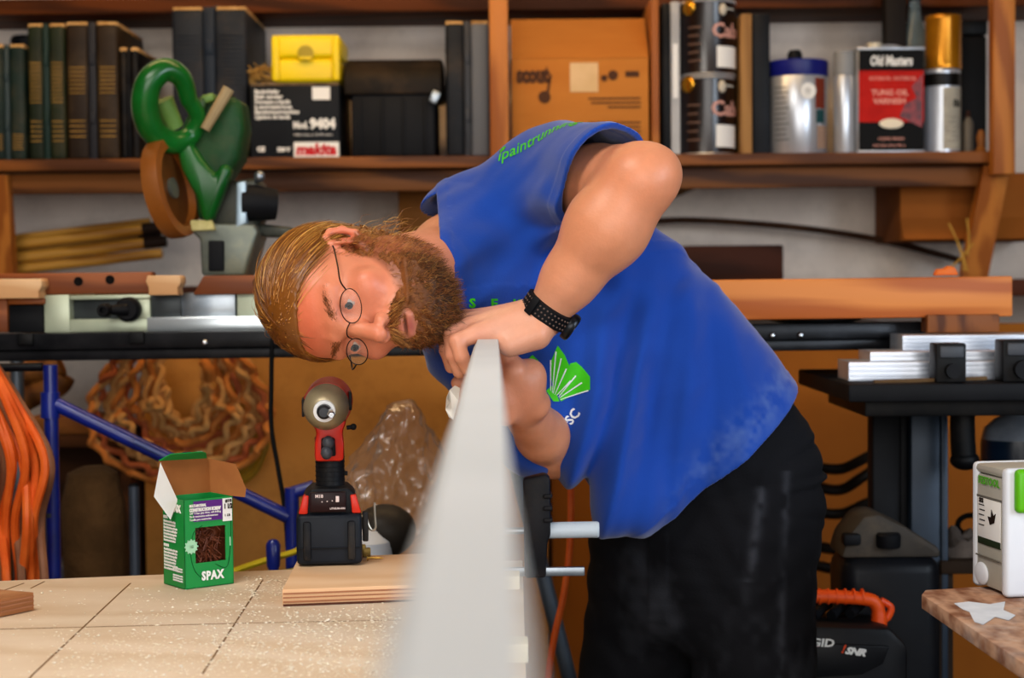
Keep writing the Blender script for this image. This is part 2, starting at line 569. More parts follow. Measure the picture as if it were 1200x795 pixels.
# ------------------------------------------------------------------ folders beside the divider
x, z, w, h = on_shelf(776, 786, 2, 4.2)
tag(MB().box((0, 0, h / 2), (w, .28, h), .004).build('folder', M_BLACK, loc=(x, 4.36, z)), 'tall black folder right of the orange divider', 'folder')
x, z, w, h = on_shelf(786, 798, 0, 4.2)
m = MB().box((0, 0, h / 2), (w * .9, .26, h), .003)
t = thing('binder', 'slim pale grey binder between black folder and cans', 'binder', (x, 4.35, z))
m.build('cover', mat('pale_binder', 'a9a9aa', 'c3c2c0', scale=4, rough=.6), t)
MB().box((0, -.1305, h * .55), (w * .5, .002, h * .35)).build('spine_label', M_WHITE, t)


# ------------------------------------------------------------------ cans
def can_body(r, h, m=None):
    m = m or MB()
    return m.lathe([(r * .9, .004), (r * .97, 0), (r, .004), (r * .985, .010), (r * .985, h - .010), (r, h - .004), (r * .97, h), (r * .80, h - .002), (r * .78, h - .008), (.0001, h - .008)], seg=40)


def wrap(r, a0, a1, z0, z1, n=14, M=None, mi=0, m=None):
    """thin curved patch on a can; angles in degrees, 0 faces the viewer, positive goes right"""
    m = m or MB()
    vs, fs = [], []
    for rr in (r, r + .0006):
        for i in range(n + 1):
            a = math.radians(a0 + (a1 - a0) * i / n)
            for zz in (z0, z1):
                vs.append((rr * math.sin(a), -rr * math.cos(a), zz))
    q = 2 * (n + 1)
    for i in range(n):
        fs.append((q + 2 * i, q + 2 * i + 2, q + 2 * i + 3, q + 2 * i + 1))
        fs.append((2 * i, 2 * i + 1, 2 * i + 3, 2 * i + 2))
        fs.append((2 * i, 2 * i + 2, q + 2 * i + 2, q + 2 * i))
        fs.append((2 * i + 1, q + 2 * i + 1, q + 2 * i + 3, 2 * i + 3))
    return m.raw(vs, fs, M, mi)


def wrap_text(m, s, size, r, a, z, bold=.0006, **k):
    """text bent round a can, starting at angle a"""
    t_ = MB().text(s, size, Matrix(), bold=bold, **k)
    vs = [((r + .0008 + p[2]) * math.sin(math.radians(a) + p[0] / r), -(r + .0008 + p[2]) * math.cos(math.radians(a) + p[0] / r), z + p[1]) for p in t_.v]
    return m.raw(vs, t_.f)


M_TIN = mat('tinplate', 'b4b8bf', 'd0d3d8', scale=14, rough=.3, metal=.6, stretch=(1, 1, .2))
M_DKCAN = mat('dark_brown_label', '1d1210', '2a1814', scale=10, rough=.3, coat=.5)
M_GOLD = mat('gold', 'c9922f', 'dba840', scale=10, rough=.25, metal=.9)
zb = ZS + .0005
for i, lab in enumerate(('lower of two dark stain cans stacked left of the tan board', 'upper of two dark stain cans stacked left of the tan board')):
    x, z, w, h = on_shelf(799, 866, 88 if i == 0 else -2, 4.2, zb)
    r = w / 2
    t = thing('stain_can', lab, 'paint can', (x - .001 + .002 * i, 4.2 + r, z), (0, 0, 0), 'dark stain cans')
    can_body(r, h).build('can_body', M_DKCAN, t)
    MB().lathe([(r * .70, h - .009), (r * .76, h - .002), (r * .72, h - .001), (.0001, h - .003)], seg=32).build('lid', M_TIN, t)
    for zz in (.003, h - .004):
        MB().lathe([(r * 1.0, zz - .003), (r * 1.02, zz), (r * 1.0, zz + .003)], seg=40).build('rim', M_TIN, t)
    wrap(r, 12, 72, h * .10, h * .38).build('white_label', M_WHITE, t)
    m = MB()
    wrap_text(m, 'Cabot', h * .26, r, 2, h * .50, bold=.0015)
    m.build('script', mat('pale_pink_ink', 'c79a8e', rough=.5), t)
    m = MB()
    for k in range(5):
        wrap(r, -50, -20 - 4 * (k % 2), h * (.62 - .11 * k), h * (.645 - .11 * k), 8, m=m)
    m.build('small_print', mat('dim_ink', '6a5348', rough=.6), t)
    m = MB().ball((0, 0, 0), (h * .11, .008, h * .11))
    m.build('seal', M_GOLD, t, loc=(r * math.sin(math.radians(-48)), -r * math.cos(math.radians(-48)), h * .90), rot=(0, 0, -48))
    MB().ball((0, 0, 0), (h * .055, .006, h * .08)).build('emblem', mat('pale_emblem', 'c8bfae', rough=.5), t,
                                                          loc=(r * math.sin(math.radians(26)), -r * math.cos(math.radians(26)), h * .86), rot=(0, 0, 26))
    wrap(r, 34, 60, h * .865, h * .885).build('accent', M_PALEINK, t)
    zb = z + h + .001

# tan board and dark ledger
x, z, w, h = on_shelf(868, 881, 16, 4.21)
tag(MB().box((0, 0, h / 2), (w, .24, h), .003).build('board_offcut', mat('tan_board', '8f6a3d', 'a57e4c', scale=8, rough=.7, kind='wood', stretch=(1, 1, .1)), loc=(x, 4.33, z)), 'upright tan board offcut between stain cans and dark slab', 'board')
x, z, w, h = on_shelf(882, 903, 15, 4.22)
tag(MB().box((0, 0, h / 2), (w, .22, h), .005).build('slab', mat('slate_slab', '17191e', '22252b', scale=8, rough=.5), loc=(x, 4.34, z)), 'upright charcoal slab left of the blue-topped can', 'slab')

# silver can, blue lid
x, z, w, h = on_shelf(905, 976, 68, 4.2)
r = w / 2
t = thing('paint_can', 'large silver paint can with a blue lid', 'paint can', (x, 4.2 + r, z))
MB().lathe([(r * .95, 0), (r * .985, .004), (r * .985, h * .84), (r * .95, h * .86)], seg=44).build('can_body', M_TIN, t)
MB().lathe([(r * 1.0, h * .83), (r * 1.015, h * .84), (r * 1.015, h * .985), (r * .98, h), (.0001, h - .004)], seg=44).build('lid', mat('blue_lid', '141a6a', '1b2380', scale=9, rough=.4), t)
MB().lathe([(r * .25, 0), (r * .25, .02), (r * .18, .03), (.0001, .03)], Matrix.Translation((-.01, -.02, h - .004))).build('lid_knob', M_BLACK2, t)
m = MB().lathe([(.014, 0), (.020, 0), (.020, .0012), (.014, .0012)], front())
m.lathe([(.0001, 0), (.008, 0), (.008, .0012), (.0001, .0012)], front())
m.build('emblem', M_WHITE, t, loc=(r * .18, -r * .985, h * .66), rot=(0, 0, 10))
m = MB()
wrap(r, 26, 52, h * .48, h * .80, m=m)
m.build('brown_stripe', mat('rust_print', '7c2f10', rough=.4), t)
wrap(r, 28, 50, h * .33, h * .47).build('teal_stripe', mat('teal_print', '0f4a4c', rough=.4), t)
m = MB()
for k in range(11):
    wrap(r, -58, -32 + 6 * (k % 3 == 1), h * (.70 - .055 * k), h * (.712 - .055 * k), 8, m=m)
m.build('small_print', mat('grey_ink', '6d7076', rough=.6), t)
wrap(r, 30, 62, h * .06, h * .30).build('tan_label', mat('tan_print', 'a58a78', rough=.5), t)

# slim spray can
x, z, w, h = on_shelf(979, 1004, 59, 4.2)
r = w / 2
t = thing('spray_can', 'slim silver spray can left of the red varnish tin', 'spray can', (x, 4.2 + r, z))
MB().lathe([(r * .92, 0), (r, .004), (r, h * .74), (r * .92, h * .765)], seg=30).build('can_body', M_TIN, t)
MB().lathe([(r * .98, h * .765), (r * .98, h * .97), (r * .9, h), (.0001, h)], seg=30).build('cap', mat('grey_cap', '8e8f90', rough=.5), t)

# red varnish tin
x, z, w, h = on_shelf(1004, 1083, 54, 4.19)
D = .10
t = thing('varnish_tin', 'rectangular red and black varnish tin', 'tin', (x, 4.19 + D / 2, z), (0, 0, 2))
MB().box((0, 0, h * .5), (w, D, h * .985), .008, seg=3).build('tin_body', M_TIN, t)
F0 = -D / 2 - .0008
for zc_, hc_ in ((.865, .20), (.155, .27)):
    MB().box((0, F0, h * zc_), (w * .97, .0012, h * hc_)).build('black_band', mat('black_print', '131211', rough=.6, spec=.12), t)
MB().box((0, F0, h * .53), (w * .97, .0012, h * .49)).build('red_field', mat('red_print', 'c3271b', 'b01f16', scale=18, rough=.6, spec=.12), t)
m = MB().prism([(.12, -.2), (.46, -.33), (.47, .3), (.30, .15), (.38, .02), (.2, -.06)], .0006, Matrix.Translation((0, F0 - .0007, h * .5)) @ Euler((PI / 2, 0, 0)).to_matrix().to_4x4() @ Matrix.Diagonal((w, h * .8, 1, 1)))
m.build('figure_print', mat('dark_red_print', '5a140f', '96241a', scale=40, rough=.4, lo=.4, hi=.6), t)
m = MB().text('Old Masters', h * .13, front(-w * .32, F0 - .001, h * .82), bold=.0012, fit=w * .64, shear=.15)
m.build('brand_lettering', M_WHITE, t)
m = MB().text('INTERIOR / EXTERIOR', h * .05, front(-w * .33, F0 - .001, h * .68), sx=.9)
m.build('upper_lettering', mat('pink_ink', 'e0a392', rough=.5), t)
m = MB()
m.text('TUNG OIL', h * .075, front(-w * .30, F0 - .001, h * .54), bold=.0004)
m.text('VARNISH', h * .075, front(-w * .27, F0 - .001, h * .46), bold=.0004)
m.build('product_lettering', mat('pink_ink', 'e0a392', rough=.5), t)
m = MB()
m.text('CLEAR FINISH', h * .04, front(-w * .2, F0 - .001, h * .12))
m.text('ONE GALLON (3.785 L)', h * .03, front(-w * .28, F0 - .001, h * .06))
m.build('lettering', mat('pink_ink', 'e0a392', rough=.5), t)
MB().ball((0, F0, h * .275), (w * .19, .002, h * .05)).build('oval_badge', mat('cream_print', 'e8dcc4', rough=.5), t)
m = MB().cyl((-w * .18, 0, h * .98), (-w * .18, 0, h * 1.035), .016).cyl((-w * .18, 0, h * 1.035), (-w * .18, 0, h * 1.05), .018)
m.build('cap', mat('cream_cap', 'd8cfb8', rough=.5), t)
m = MB().tube(smooth_path([(-w * .3, 0, h), (-w * .2, 0, h * 1.02), (w * .1, 0, h * 1.03), (w * .3, 0, h * .995)], 6), .003, 8)
m.build('handle', M_TIN, t)
for zz in (.004, h - .006):
    MB().box((0, 0, zz), (w * 1.02, D * 1.04, .008), .003).build('rim', M_TIN, t)

# labelled can with a gold can on it
x, z, w, h = on_shelf(1087, 1131, 80, 4.22)
r = w / 2
t = thing('solvent_can', 'silver can with a white label under the gold can', 'can', (x, 4.22 + r, z))
can_body(r, h).build('can_body', M_TIN, t)
wrap(r, -10, 75, h * .05, h * .78).build('paper_label', mat('cream_label', 'a29d90', 'b8b2a2', scale=20, rough=.7), t)
m = MB()
wrap_text(m, '86', h * .13, r, 22, h * .55, bold=.0008)
for k in range(6):
    wrap(r, 0, 60 - 9 * (k % 2), h * (.42 - .055 * k), h * (.43 - .055 * k), 8, m=m)
m.build('label_print', mat('dark_ink', '2b2622', rough=.6), t)
wrap(r, -85, 85, h * .80, h * .95).build('dark_band', mat('band_dark', '16130f', rough=.4), t)
zz = z + h + .001
h3 = P(1108, 16, 4.22).z - zz
t = thing('gold_can', 'gold coloured can standing on the white-labelled can', 'can', (x + .004, 4.22 + r, zz))
can_body(r * .98, h3).build('can_body', mat('gold_paint', 'b0781a', 'c58a22', scale=10, rough=.25, metal=.6), t)
MB().lathe([(r * .7, h3 - .01), (r * .75, h3 - .001), (.0001, h3 - .002)], seg=30).build('lid', M_GOLD, t)

# glass jar behind, and dark boxes filling the corner
x, z, w, h = on_shelf(1060, 1085, -8, 4.32)
t = thing('glass_bottle', 'tall clear glass bottle behind the red varnish tin', 'bottle', (x, 4.325, z))
MB().lathe([(.026, 0), (.03, .004), (.03, h * .74), (.014, h * .86), (.014, h * .97)], seg=26).build('glass_body', mat('bottle_glass', '9fb0b4', rough=.08, trans=.8, ior=1.3), t)
MB().lathe([(.016, h * .955), (.016, h), (.0001, h)], seg=20).build('stopper', M_BLACK2, t)
x, z, w, h = on_shelf(1036, 1061, -6, 4.32)
tag(MB().box((0, 0, h / 2), (w, .05, h), .004).build('book', mat('dark_book', '1a1512', '241c16', scale=6, rough=.6), loc=(x, 4.327, z)), 'dark book standing behind the red varnish tin', 'book')
x, z, w, h = on_shelf(1118, 1158, 22, 4.33)
t = thing('storage_box', 'dark box in the shelf corner behind the gold can', 'box', (x, 4.44, z))
MB().box((0, 0, h * .44), (w, .2, h * .88), .006).build('base', mat('corner_box', '14110f', '1d1814', scale=6, rough=.6), t)
MB().box((0, 0, h * .94), (w * 1.03, .206, h * .11), .005).build('lid', mat('corner_lid', '0f0d0c', rough=.5), t)
x, z, w, h = on_shelf(1133, 1144, 128, 4.22)
t = thing('glue_bottle', 'small grey bottle beside the white-labelled can', 'bottle', (x, 4.25, z))
MB().lathe([(.011, 0), (.0125, .004), (.0125, h * .7), (.006, h * .85)], seg=18).build('bottle_body', mat('grey_bottle', '6f6a62', rough=.5), t)
MB().lathe([(.007, h * .84), (.004, h), (.0001, h)], seg=12).build('nozzle', mat('nozzle', '3a2018', rough=.5), t)
x, z, w, h = on_shelf(1146, 1160, 152, 4.19)
t = thing('wooden_peg', 'little turned wooden peg at the foot of the right post', 'peg', (x - .004, 4.2, z))
MB().lathe([(.012, 0), (.014, .006), (.009, .015), (.012, h * .7), (.006, h), (.0001, h)], seg=16).build('turned_body', mat('peg_wood', '8d5a20', rough=.5), t)
# ------------------------------------------------------------------ ledge along the wall and what stands on it
M_REDWOOD = mat('red_brown_wood', '7c4216', 'a05c26', scale=8, rough=.5, kind='wood', stretch=(.12, 1, 1), bump=.08)
M_PINE = mat('pale_pine', 'd8a878', 'e9c296', scale=8, rough=.6, kind='wood', stretch=(.15, 1, 1))
M_FIR = mat('orange_fir', 'b5652a', 'd98c48', scale=7, rough=.5, kind='wood', stretch=(.1, 1, 1), bump=.08)
M_BROWNB = mat('brown_board', '40200f', '552c17', scale=7, rough=.6, kind='wood', stretch=(.12, 1, 1))
M_BLUE = mat('blue_enamel', '12246e', '1a3192', scale=9, rough=.35, coat=.4)
M_OCHRE = mat('ochre_sheet', 'bb8440', 'cb954e', scale=2.2, rough=.8, bump=.05, dust='7f4e12', damt=.5)
M_RAIL = mat('black_rail_steel', '141519', '23252b', scale=9, rough=.35, metal=.3, dust='4d4a46', damt=.3)
M_PALEMETAL = mat('pale_grey_green_metal', 'b5bda6', 'ccd2bc', scale=7, rough=.35, metal=.25)
M_ALU = mat('aluminium', 'c7cdd8', 'd9dee6', scale=12, rough=.3, metal=.75, stretch=(.1, 1, 1))

ZL = 1.296
t = thing('wall_ledge', 'narrow wooden ledge along the back wall behind the bench', 'ledge', (0, 4.3, ZL))
MB().box((0, .01, -.02), (3.9, .60, .04), .004).build('ledge_board', M_BROWNB, t)
for i in range(4):
    x = -1.7 + i * 1.13
    MB().box((x, .2, -.66), (.07, .05, 1.24), .004).build('prop', M_BROWNB, t)


def T(name, label, cat, px, py, Y, group=None, rot=(0, 0, 0)):
    """a thing whose base is at (px, py, Y), and a function that turns pixels into its own space"""
    o = P(px, py, Y)
    t = thing(name, label, cat, o, rot, group)
    return t, (lambda x, y, d=0.0: P(x, y, Y + d) - o)


# bundle of dowels
spots = [(0, 288, 190, 266, 14), (0, 304, 192, 283, 14), (0, 296, 186, 274, 12), (0, 317, 190, 297, 13), (2, 280, 176, 259, 8)]
seats = ['topmost front bamboo pole of the bundle under the shelf', 'middle bamboo pole of the bundle under the shelf', 'bamboo pole at the back of the bundle under the shelf',
         'lowest bamboo pole of the bundle under the shelf', 'thin bamboo pole on top at the back of the bundle']
M_BAMB = mat('bamboo', '9a6a24', 'c4913f', scale=9, rough=.45, kind='wood', stretch=(.15, 1, 1))
M_BAMD = mat('bamboo_end', '2a1b10', rough=.7)
for i, (x0, y0, x1, y1, w) in enumerate(spots):
    Yd = 4.36 + (.05 if i in (2, 4) else 0)
    t, L = T('bamboo_pole', seats[i], 'pole', x0 - 20, y0 + 3, Yd, 'bamboo poles under the shelf')
    a, b = L(x0 - 20, y0 + 3), L(x1, y1)
    r = w / FPX * Yd * .5 * .93
    pts = [a.lerp(b, k / 12) for k in range(13)]
    m = MB().tube(pts, [r * (1.08 if k in (3, 8) else 1) for k in range(13)], 14)
    m.build('cane', M_BAMB, t)
    if i in (0, 1, 2):
        MB().tube([b - (b - a).normalized() * .05, b + (b - a).normalized() * .006], r * 1.06, 14).build('dark_end', M_BAMD, t)

# boards on the ledge
c, z, w, h = rect(468, 222, 540, 330, 4.45)
tag(MB().box((0, 0, (P(500, 222, 4.45).z - ZL) / 2), (w, .016, P(500, 222, 4.45).z - ZL), .002).build('board_offcut', mat('tan_hardboard', '8a561c', '9a6424', scale=5, rough=.7), loc=(c, 4.45, ZL + .0005)),
    'tan hardboard offcut standing on the ledge behind the man', 'board')
c, z, w, h = rect(770, 288, 917, 330, 4.4)
tag(MB().box((0, 0, h / 2), (w, .03, h), .003).build('board_offcut', M_BROWNB, loc=(c, 4.4, ZL + .0005)), 'dark brown board standing on the ledge right of the man', 'board')
c, z, w, h = rect(1083, 366, 1166, 392, 3.5)

t, L = T('driftwood_stick', 'short weathered stick poking out behind the bent elbow', 'stick', 760, 232, 4.5)
MB().tube(smooth_path([L(752, 236), L(780, 230), L(812, 217), L(836, 214)], 4), [.012, .018, .02, .02, .02, .02, .022, .022, .02, .018, .016, .01, .004], 8, flat=.6).build('stick_body', mat('weathered', '5d4022', '7c5a34', scale=14, rough=.8), t)
t, L = T('bent_cane', 'long thin dark cane bowing along the white wall', 'cane', 1130, 306, 4.52)
MB().tube(smooth_path([L(740, 262), L(800, 258), L(880, 262), L(960, 270), L(1040, 283), L(1095, 297), L(1128, 306)], 6), .0085, 10).build('cane_body', mat('dark_cane', '3a2415', '50341f', scale=12, rough=.6), t)
# cardboard carton on the right, below the shelf
c, z, w, h = rect(1055, 203, 1230, 282, 4.31)
t = thing('cardboard_box', 'dim brown carton tucked under the right end of the shelf', 'box', (c, 4.31 + .15, z), (0, 0, 0))
MB().box((0, 0, h / 2), (w, .30, h), .004).build('carton_body', mat('dim_card', '94561a', 'a3621f', scale=4, rough=.85), t)
m = MB().raw([(-w / 2, -.151, h * .34), (w / 2, -.151, h * .34), (w / 2, -.19, h * .02), (-w / 2, -.19, h * .02)], [(0, 1, 2, 3)])
m.raw([(-w / 2, -.1505, h * .34), (w / 2, -.1505, h * .34), (w / 2, -.187, h * .02), (-w / 2, -.187, h * .02)], [(3, 2, 1, 0)])
m.build('flap', mat('dim_card', '94561a'), t)
# straw sprigs and orange scrap beside the bracket
t, L = T('straw_sprig', 'few pale straw stems leaning by the right bracket', 'straw', 1128, 322, 4.2)
for a in ((1112, 262, 1134, 318), (1122, 285, 1130, 318), (1133, 256, 1134, 300), (1141, 285, 1105, 322)):
    MB().tube(smooth_path([L(a[0], a[1]), L((a[0] + a[2]) / 2 + 2, (a[1] + a[3]) / 2), L(a[2], a[3])], 5), .0022, 6).build('stem', mat('straw', 'c9a04a', 'b08438', scale=12, rough=.8), t)
t, L = T('orange_clip', 'small orange plastic clip on the timber beam by the bracket', 'clip', 1108, 323, 3.08)
m = MB().prism([(-.022, 0), (.022, 0), (.016, .014), (.004, .018), (-.004, .012), (-.016, .012)], .02, front(0, 0, 0), bev=.003)
m.build('clip_body', mat('orange_clip_plastic', 'd8731a', rough=.5), t)

# ------------------------------------------------------------------ bench with the long black rail
YR = 3.1
ra, rb = P(-40, 392, YR), P(1085, 377, YR)
rl = rb - ra
t = thing('saw_bench', 'long bench edged with a heavy black steel rail', 'bench', (0, YR, 0))
o = V((0, YR, 0))
ang = math.degrees(math.atan2(rl.z, rl.x))
mid = (ra + rb) / 2 - o
hr = 33 / FPX * YR
m = MB().box(mid + V((0, .02, -hr * .30)), (rl.length, .04, hr * .60), .003, rot=(0, -ang, 0))
m.box(mid + V((0, .03, -hr * .80)), (rl.length, .045, hr * .38), .003, rot=(0, -ang, 0))
m.build('rail', M_RAIL, t)
MB().box(mid + V((0, .35, -.022)), (rl.length - .02, .58, .03), .003, rot=(0, -ang, 0)).build('bench_top', mat('dim_steel_top', '3a3b3d', '4b4c4e', scale=5, rough=.4, metal=.5), t)
for px in (240, 545, 905, 938):
    p = P(px, 405 - (px / 1085) * 14, YR) - o
    MB().ball((p.x, -.002, p.z), (.006, .004, .006), seg=12).build('bolt', M_CHROME, t)
for px in (30, 160, 700):
    p = P(px, 398 - (px / 1085) * 14, YR) - o
    MB().box((p.x, -.003, p.z), (.03, .008, .022), .003).build('clip', M_BLACK, t)
for p0, p1 in (((628, 640, -.0), (676, 830, -.0)), ((850, 425, .4), (850, 425, .4)), ((20, 425, .5), (20, 425, .5))):
    a = P(p0[0], p0[1], YR + p0[2]) - o
    b = P(p1[0], p1[1], YR + p1[2]) - o
    if p0 != p1:
        d = (b - a).normalized()
        a, b = a + d * ((mid.z - .06 - a.z) / d.z), b + d * ((.0 - b.z) / d.z)
    else:
        b = V((a.x, a.y, 0))
        a.z = mid.z - .05
    MB().cyl(a, b, .014).build('leg', mat('grey_steel_leg', '59626c', '6d7680', scale=8, rough=.4, metal=.5), t)

# things standing on the bench, left
ZB = ra.z + .001


def bench_z(px):
    return ra.z + rl.z * ((P(px, 385, YR).x - ra.x) / rl.x) - .006


# pale metal machine
t, L = T('bench_machine', 'pale grey-green metal machine with black crank on the bench', 'machine', 190, 391, YR + .06)
m = MB()
ol = [(52, 391), (52, 347), (176, 345), (176, 391)]
b_ = [L(x, y) for x, y in ol]


def slab(m, x0, y0, x1, y1, L, d0, d1, bev=.002, mi=0):
    a, b, c = L(x0, y1, d0), L(x1, y1, d0), L(x0, y0, d0)
    cx, cz = (a.x + b.x) / 2, (a.z + c.z) / 2
    m.box((cx, a.y + (d1 - d0) / 2, cz + (b.z - a.z) / 2), ((b - a).length, d1 - d0, abs(c.z - a.z)), bev, rot=(0, -ang, 0), mi=mi)


M_DKMETAL = mat('dark_grey_metal', '3d4244', '4a4f51', scale=6, rough=.4, metal=.4)
m = MB()
slab(m, 52, 346, 82, 390, L, 0, .2)
slab(m, 82, 374, 176, 389, L, 0, .2)
slab(m, 82, 346, 176, 351, L, 0, .2)
slab(m, 160, 351, 176, 374, L, 0, .2)
m.build('housing', M_PALEMETAL, t)
m = MB()
slab(m, 80, 349, 162, 376, L, .03, .06)
m.build('recess_plate', M_DKMETAL, t)
m = MB()
slab(m, 173, 346, 212, 372, L, .01, .2)
m.build('dark_block', M_DKMETAL, t)
m = MB()
slab(m, 212, 343, 276, 372, L, .02, .2)
m.build('steel_block', M_STEEL, t)
m = MB()
slab(m, 278, 344, 335, 372, L, .02, .2)
m.build('pale_block', M_PALEMETAL, t)
m = MB()
slab(m, 172, 371, 345, 388, L, -.01, .2, .003)
m.build('polished_strip', mat('polished_steel', 'dfe6ea', 'c9d2d6', scale=6, rough=.25, metal=.7), t)
cp = L(148, 363, -.03)
m = MB().lathe([(.020, 0), (.023, .004), (.023, .022), (.018, .028), (.0001, .028)], Matrix.Translation(cp + V((0, .03, 0))) @ Euler((PI / 2, 0, 0)).to_matrix().to_4x4())
m.build('crank_hub', M_BLACK2, t)
kp = L(121, 364, -.06)
m = MB().tube([cp + V((0, .005, 0)), kp + V((0, .02, 0))], [.012, .008], 12)
m.lathe([(.011, 0), (.013, .004), (.012, .03), (.009, .034), (.006, .034), (.006, .02), (.0001, .02)], Matrix.Translation(kp + V((0, .03, 0))) @ Euler((PI / 2, 0, 0)).to_matrix().to_4x4())
m.build('crank_handle', M_BLACK2, t)

# red-brown rails with holes
for (x0, y0, x1, y1, lab, holes) in ((-30, 320, 178, 345, 'red-brown hardwood rail with two holes over the machine', ((92, 330), (129, 328))), (226, 323, 335, 345, 'shorter red-brown hardwood rail under the green saw', ((302, 331),))):
    Yr = YR + .07
    t, L = T('hardwood_rail', lab, 'rail', (x0 + x1) / 2, y1, Yr, 'red-brown hardwood rails')
    a, b, c = L(x0, y1), L(x1, y1), L(x0, y0)
    wl, hh = (b - a).length, (c - a).length
    m = MB()
    bevx = .02
    if x0 > 0:
        poly = [(-wl / 2, 0), (wl / 2, 0), (wl / 2, hh), (-wl / 2 + bevx, hh)]
    else:
        poly = [(-wl / 2, 0), (wl / 2, 0), (wl / 2, hh), (-wl / 2, hh)]
    m.prism(poly, .04, front(0, .02, 0) @ Matrix.Rotation(math.radians(ang * .6), 4, 'Z'), bev=.002)
    m.build('rail_body', M_REDWOOD, t)
    for hx, hy in holes:
        q = L(hx, hy)
        MB().lathe([(.0065, 0), (.0085, .0005), (.0085, -.002), (.0001, -.004)], front(q.x, -.0012, q.z) @ Matrix.Identity(4)).build('hole', mat('hole_dark', '130a06', rough=.8), t)
# pale pine pieces
for (x0, y0, x1, y1, lab, prof) in ((-30, 327, 49, 350, 'long pale pine moulding at the left end of the bench', 1), (171, 323, 212, 346, 'short pale pine moulding block over the machine', 1)):
    Yr = YR + .02
    t, L = T('pine_moulding', lab, 'moulding', (x0 + x1) / 2, y1, Yr, 'pale pine mouldings')
    a, b, c = L(x0, y1), L(x1, y1), L(x0, y0)
    wl, hh = (b - a).length, (c - a).length
    k = hh * .14
    poly = [(-wl / 2 + k, 0), (wl / 2 - k, 0), (wl / 2 - k * 1.3, hh * .35), (wl / 2, hh * .6), (wl / 2, hh * .86), (wl / 2 - k * .5, hh), (-wl / 2 + k * .6, hh), (-wl / 2, hh * .7), (-wl / 2 + k, hh * .4)]
    MB().prism(poly, .05, front(0, .025, 0), bev=.0015).build('moulded_block', M_PINE, t)
# dark box with red-brown frame
t, L = T('open_crate', 'small red-brown crate with a black opening at the bench end', 'crate', 20, 391, YR + .05)
m = MB()
slab(m, -25, 350, 9, 390, L, 0, .16)
slab(m, 9, 350, 52, 357, L, 0, .16)
m.build('frame', M_REDWOOD, t)
m = MB()
slab(m, 9, 358, 51, 390, L, .01, .16)
m.build('black_inside', M_BLACK2, t)

# ------------------------------------------------------------------ timber beam on the bench, right
t, L = T('timber_beam', 'thick orange timber beam lying along the black rail', 'beam', 960, 376, 3.04)
m = MB()
slab(m, 760, 326.5, 1187, 374, L, 0, .09, .004)
m.build('beam_body', M_FIR, t)
t, L = T('saw_turntable', 'dark round turntable just under the timber beam', 'turntable', 955, 379, 3.2)
MB().lathe([(.07, -.002), (.085, .002), (.085, .012), (.06, .016), (.0001, .016)], Matrix.Translation((0, 0, .004))).build('disc', M_BLACK2, t)
# ------------------------------------------------------------------ mitre saw
t, L = T('mitre_saw', 'green mitre saw with a looped handle tipped up on the bench', 'mitre saw', 268, 323, 3.34)
M_GREEN = mat('green_plastic', '0f5a1c', '15702a', scale=8, rough=.3, coat=.3, dust='5a5a3a', damt=.2)
M_GREEND = mat('dark_green_plastic', '1c4424', '2c5a34', scale=7, rough=.45, dust='6a6048', damt=.45)
M_CAST = mat('cast_grey', '6a6f68', '888c80', scale=9, rough=.4, metal=.5, dust='a08f60', damt=.4)
# loop handle
pts = smooth_path([L(222, 120, -.06), L(213, 92, -.08), L(193, 82, -.10), L(174, 98, -.11), L(170, 128, -.10), L(180, 155, -.08), L(203, 167, -.05), L(224, 158, -.03), L(232, 138, -.04), L(222, 118, -.06)], 6)
m = MB().tube(pts, [.016 + .010 * math.sin(PI * min(1, i / (len(pts) - 1) * 1.15)) for i in range(len(pts))], 16)
m.build('handle', M_GREEN, t)
m = MB().tube([L(190, 118, -.05), L(205, 150, -.03)], [.022, .018], 12)
m.build('trigger_switch', mat('pale_green_part', '5c7a34', '71904a', scale=10, rough=.5), t)
# upper guard / housing: thick rounded plate, tilted
pl = [(206, 170), (215, 140), (232, 112), (252, 106), (262, 118), (270, 108), (282, 120), (286, 150), (280, 185), (262, 212), (246, 250), (232, 262), (226, 225), (212, 195)]


def plate(m, pl, L, d0, d1, bev):
    b = bmesh.new()
    f = b.faces.new([b.verts.new(L(x, y, d0)) for x, y in pl])
    r = bmesh.ops.extrude_face_region(b, geom=[f])
    dv = V((0, d1 - d0, 0))
    for g in r['geom']:
        if isinstance(g, bmesh.types.BMVert):
            g.co += dv
    bmesh.ops.recalc_face_normals(b, faces=b.faces[:])
    if bev:
        bmesh.ops.bevel(b, geom=[e for e in b.edges if len(e.link_faces) == 2 and e.calc_face_angle(0) > .8], offset=bev, segments=3, profile=.5, affect='EDGES')
    return m.bm(b)


m = plate(MB(), pl, L, -.02, .10, .018)
m.build('upper_housing', M_GREEND, t)
m = plate(MB(), [(204, 166), (216, 152), (236, 185), (252, 205), (258, 190), (272, 196), (262, 222), (248, 258), (238, 262), (230, 232), (212, 198)], L, -.05, .0, .012)
m.build('green_arm', M_GREEN, t)
m = plate(MB(), [(222, 128), (236, 112), (242, 118), (232, 150), (224, 160)], L, -.045, -.01, .008)
m.build('motor_vent', mat('olive_panel', '2e4a2a', '46603a', scale=16, rough=.5), t)
m = MB().tube([L(240, 152, -.05), L(268, 104, -.04)], [.010, .012], 10)
m.build('dust_spout', mat('tan_part', '9a8460', 'b09a74', scale=10, rough=.6), t)
m = plate(MB(), [(234, 112), (250, 108), (252, 118), (238, 122)], L, -.04, .02, .006)
m.build('top_cap', mat('pale_green_part', '5c7a34'), t)
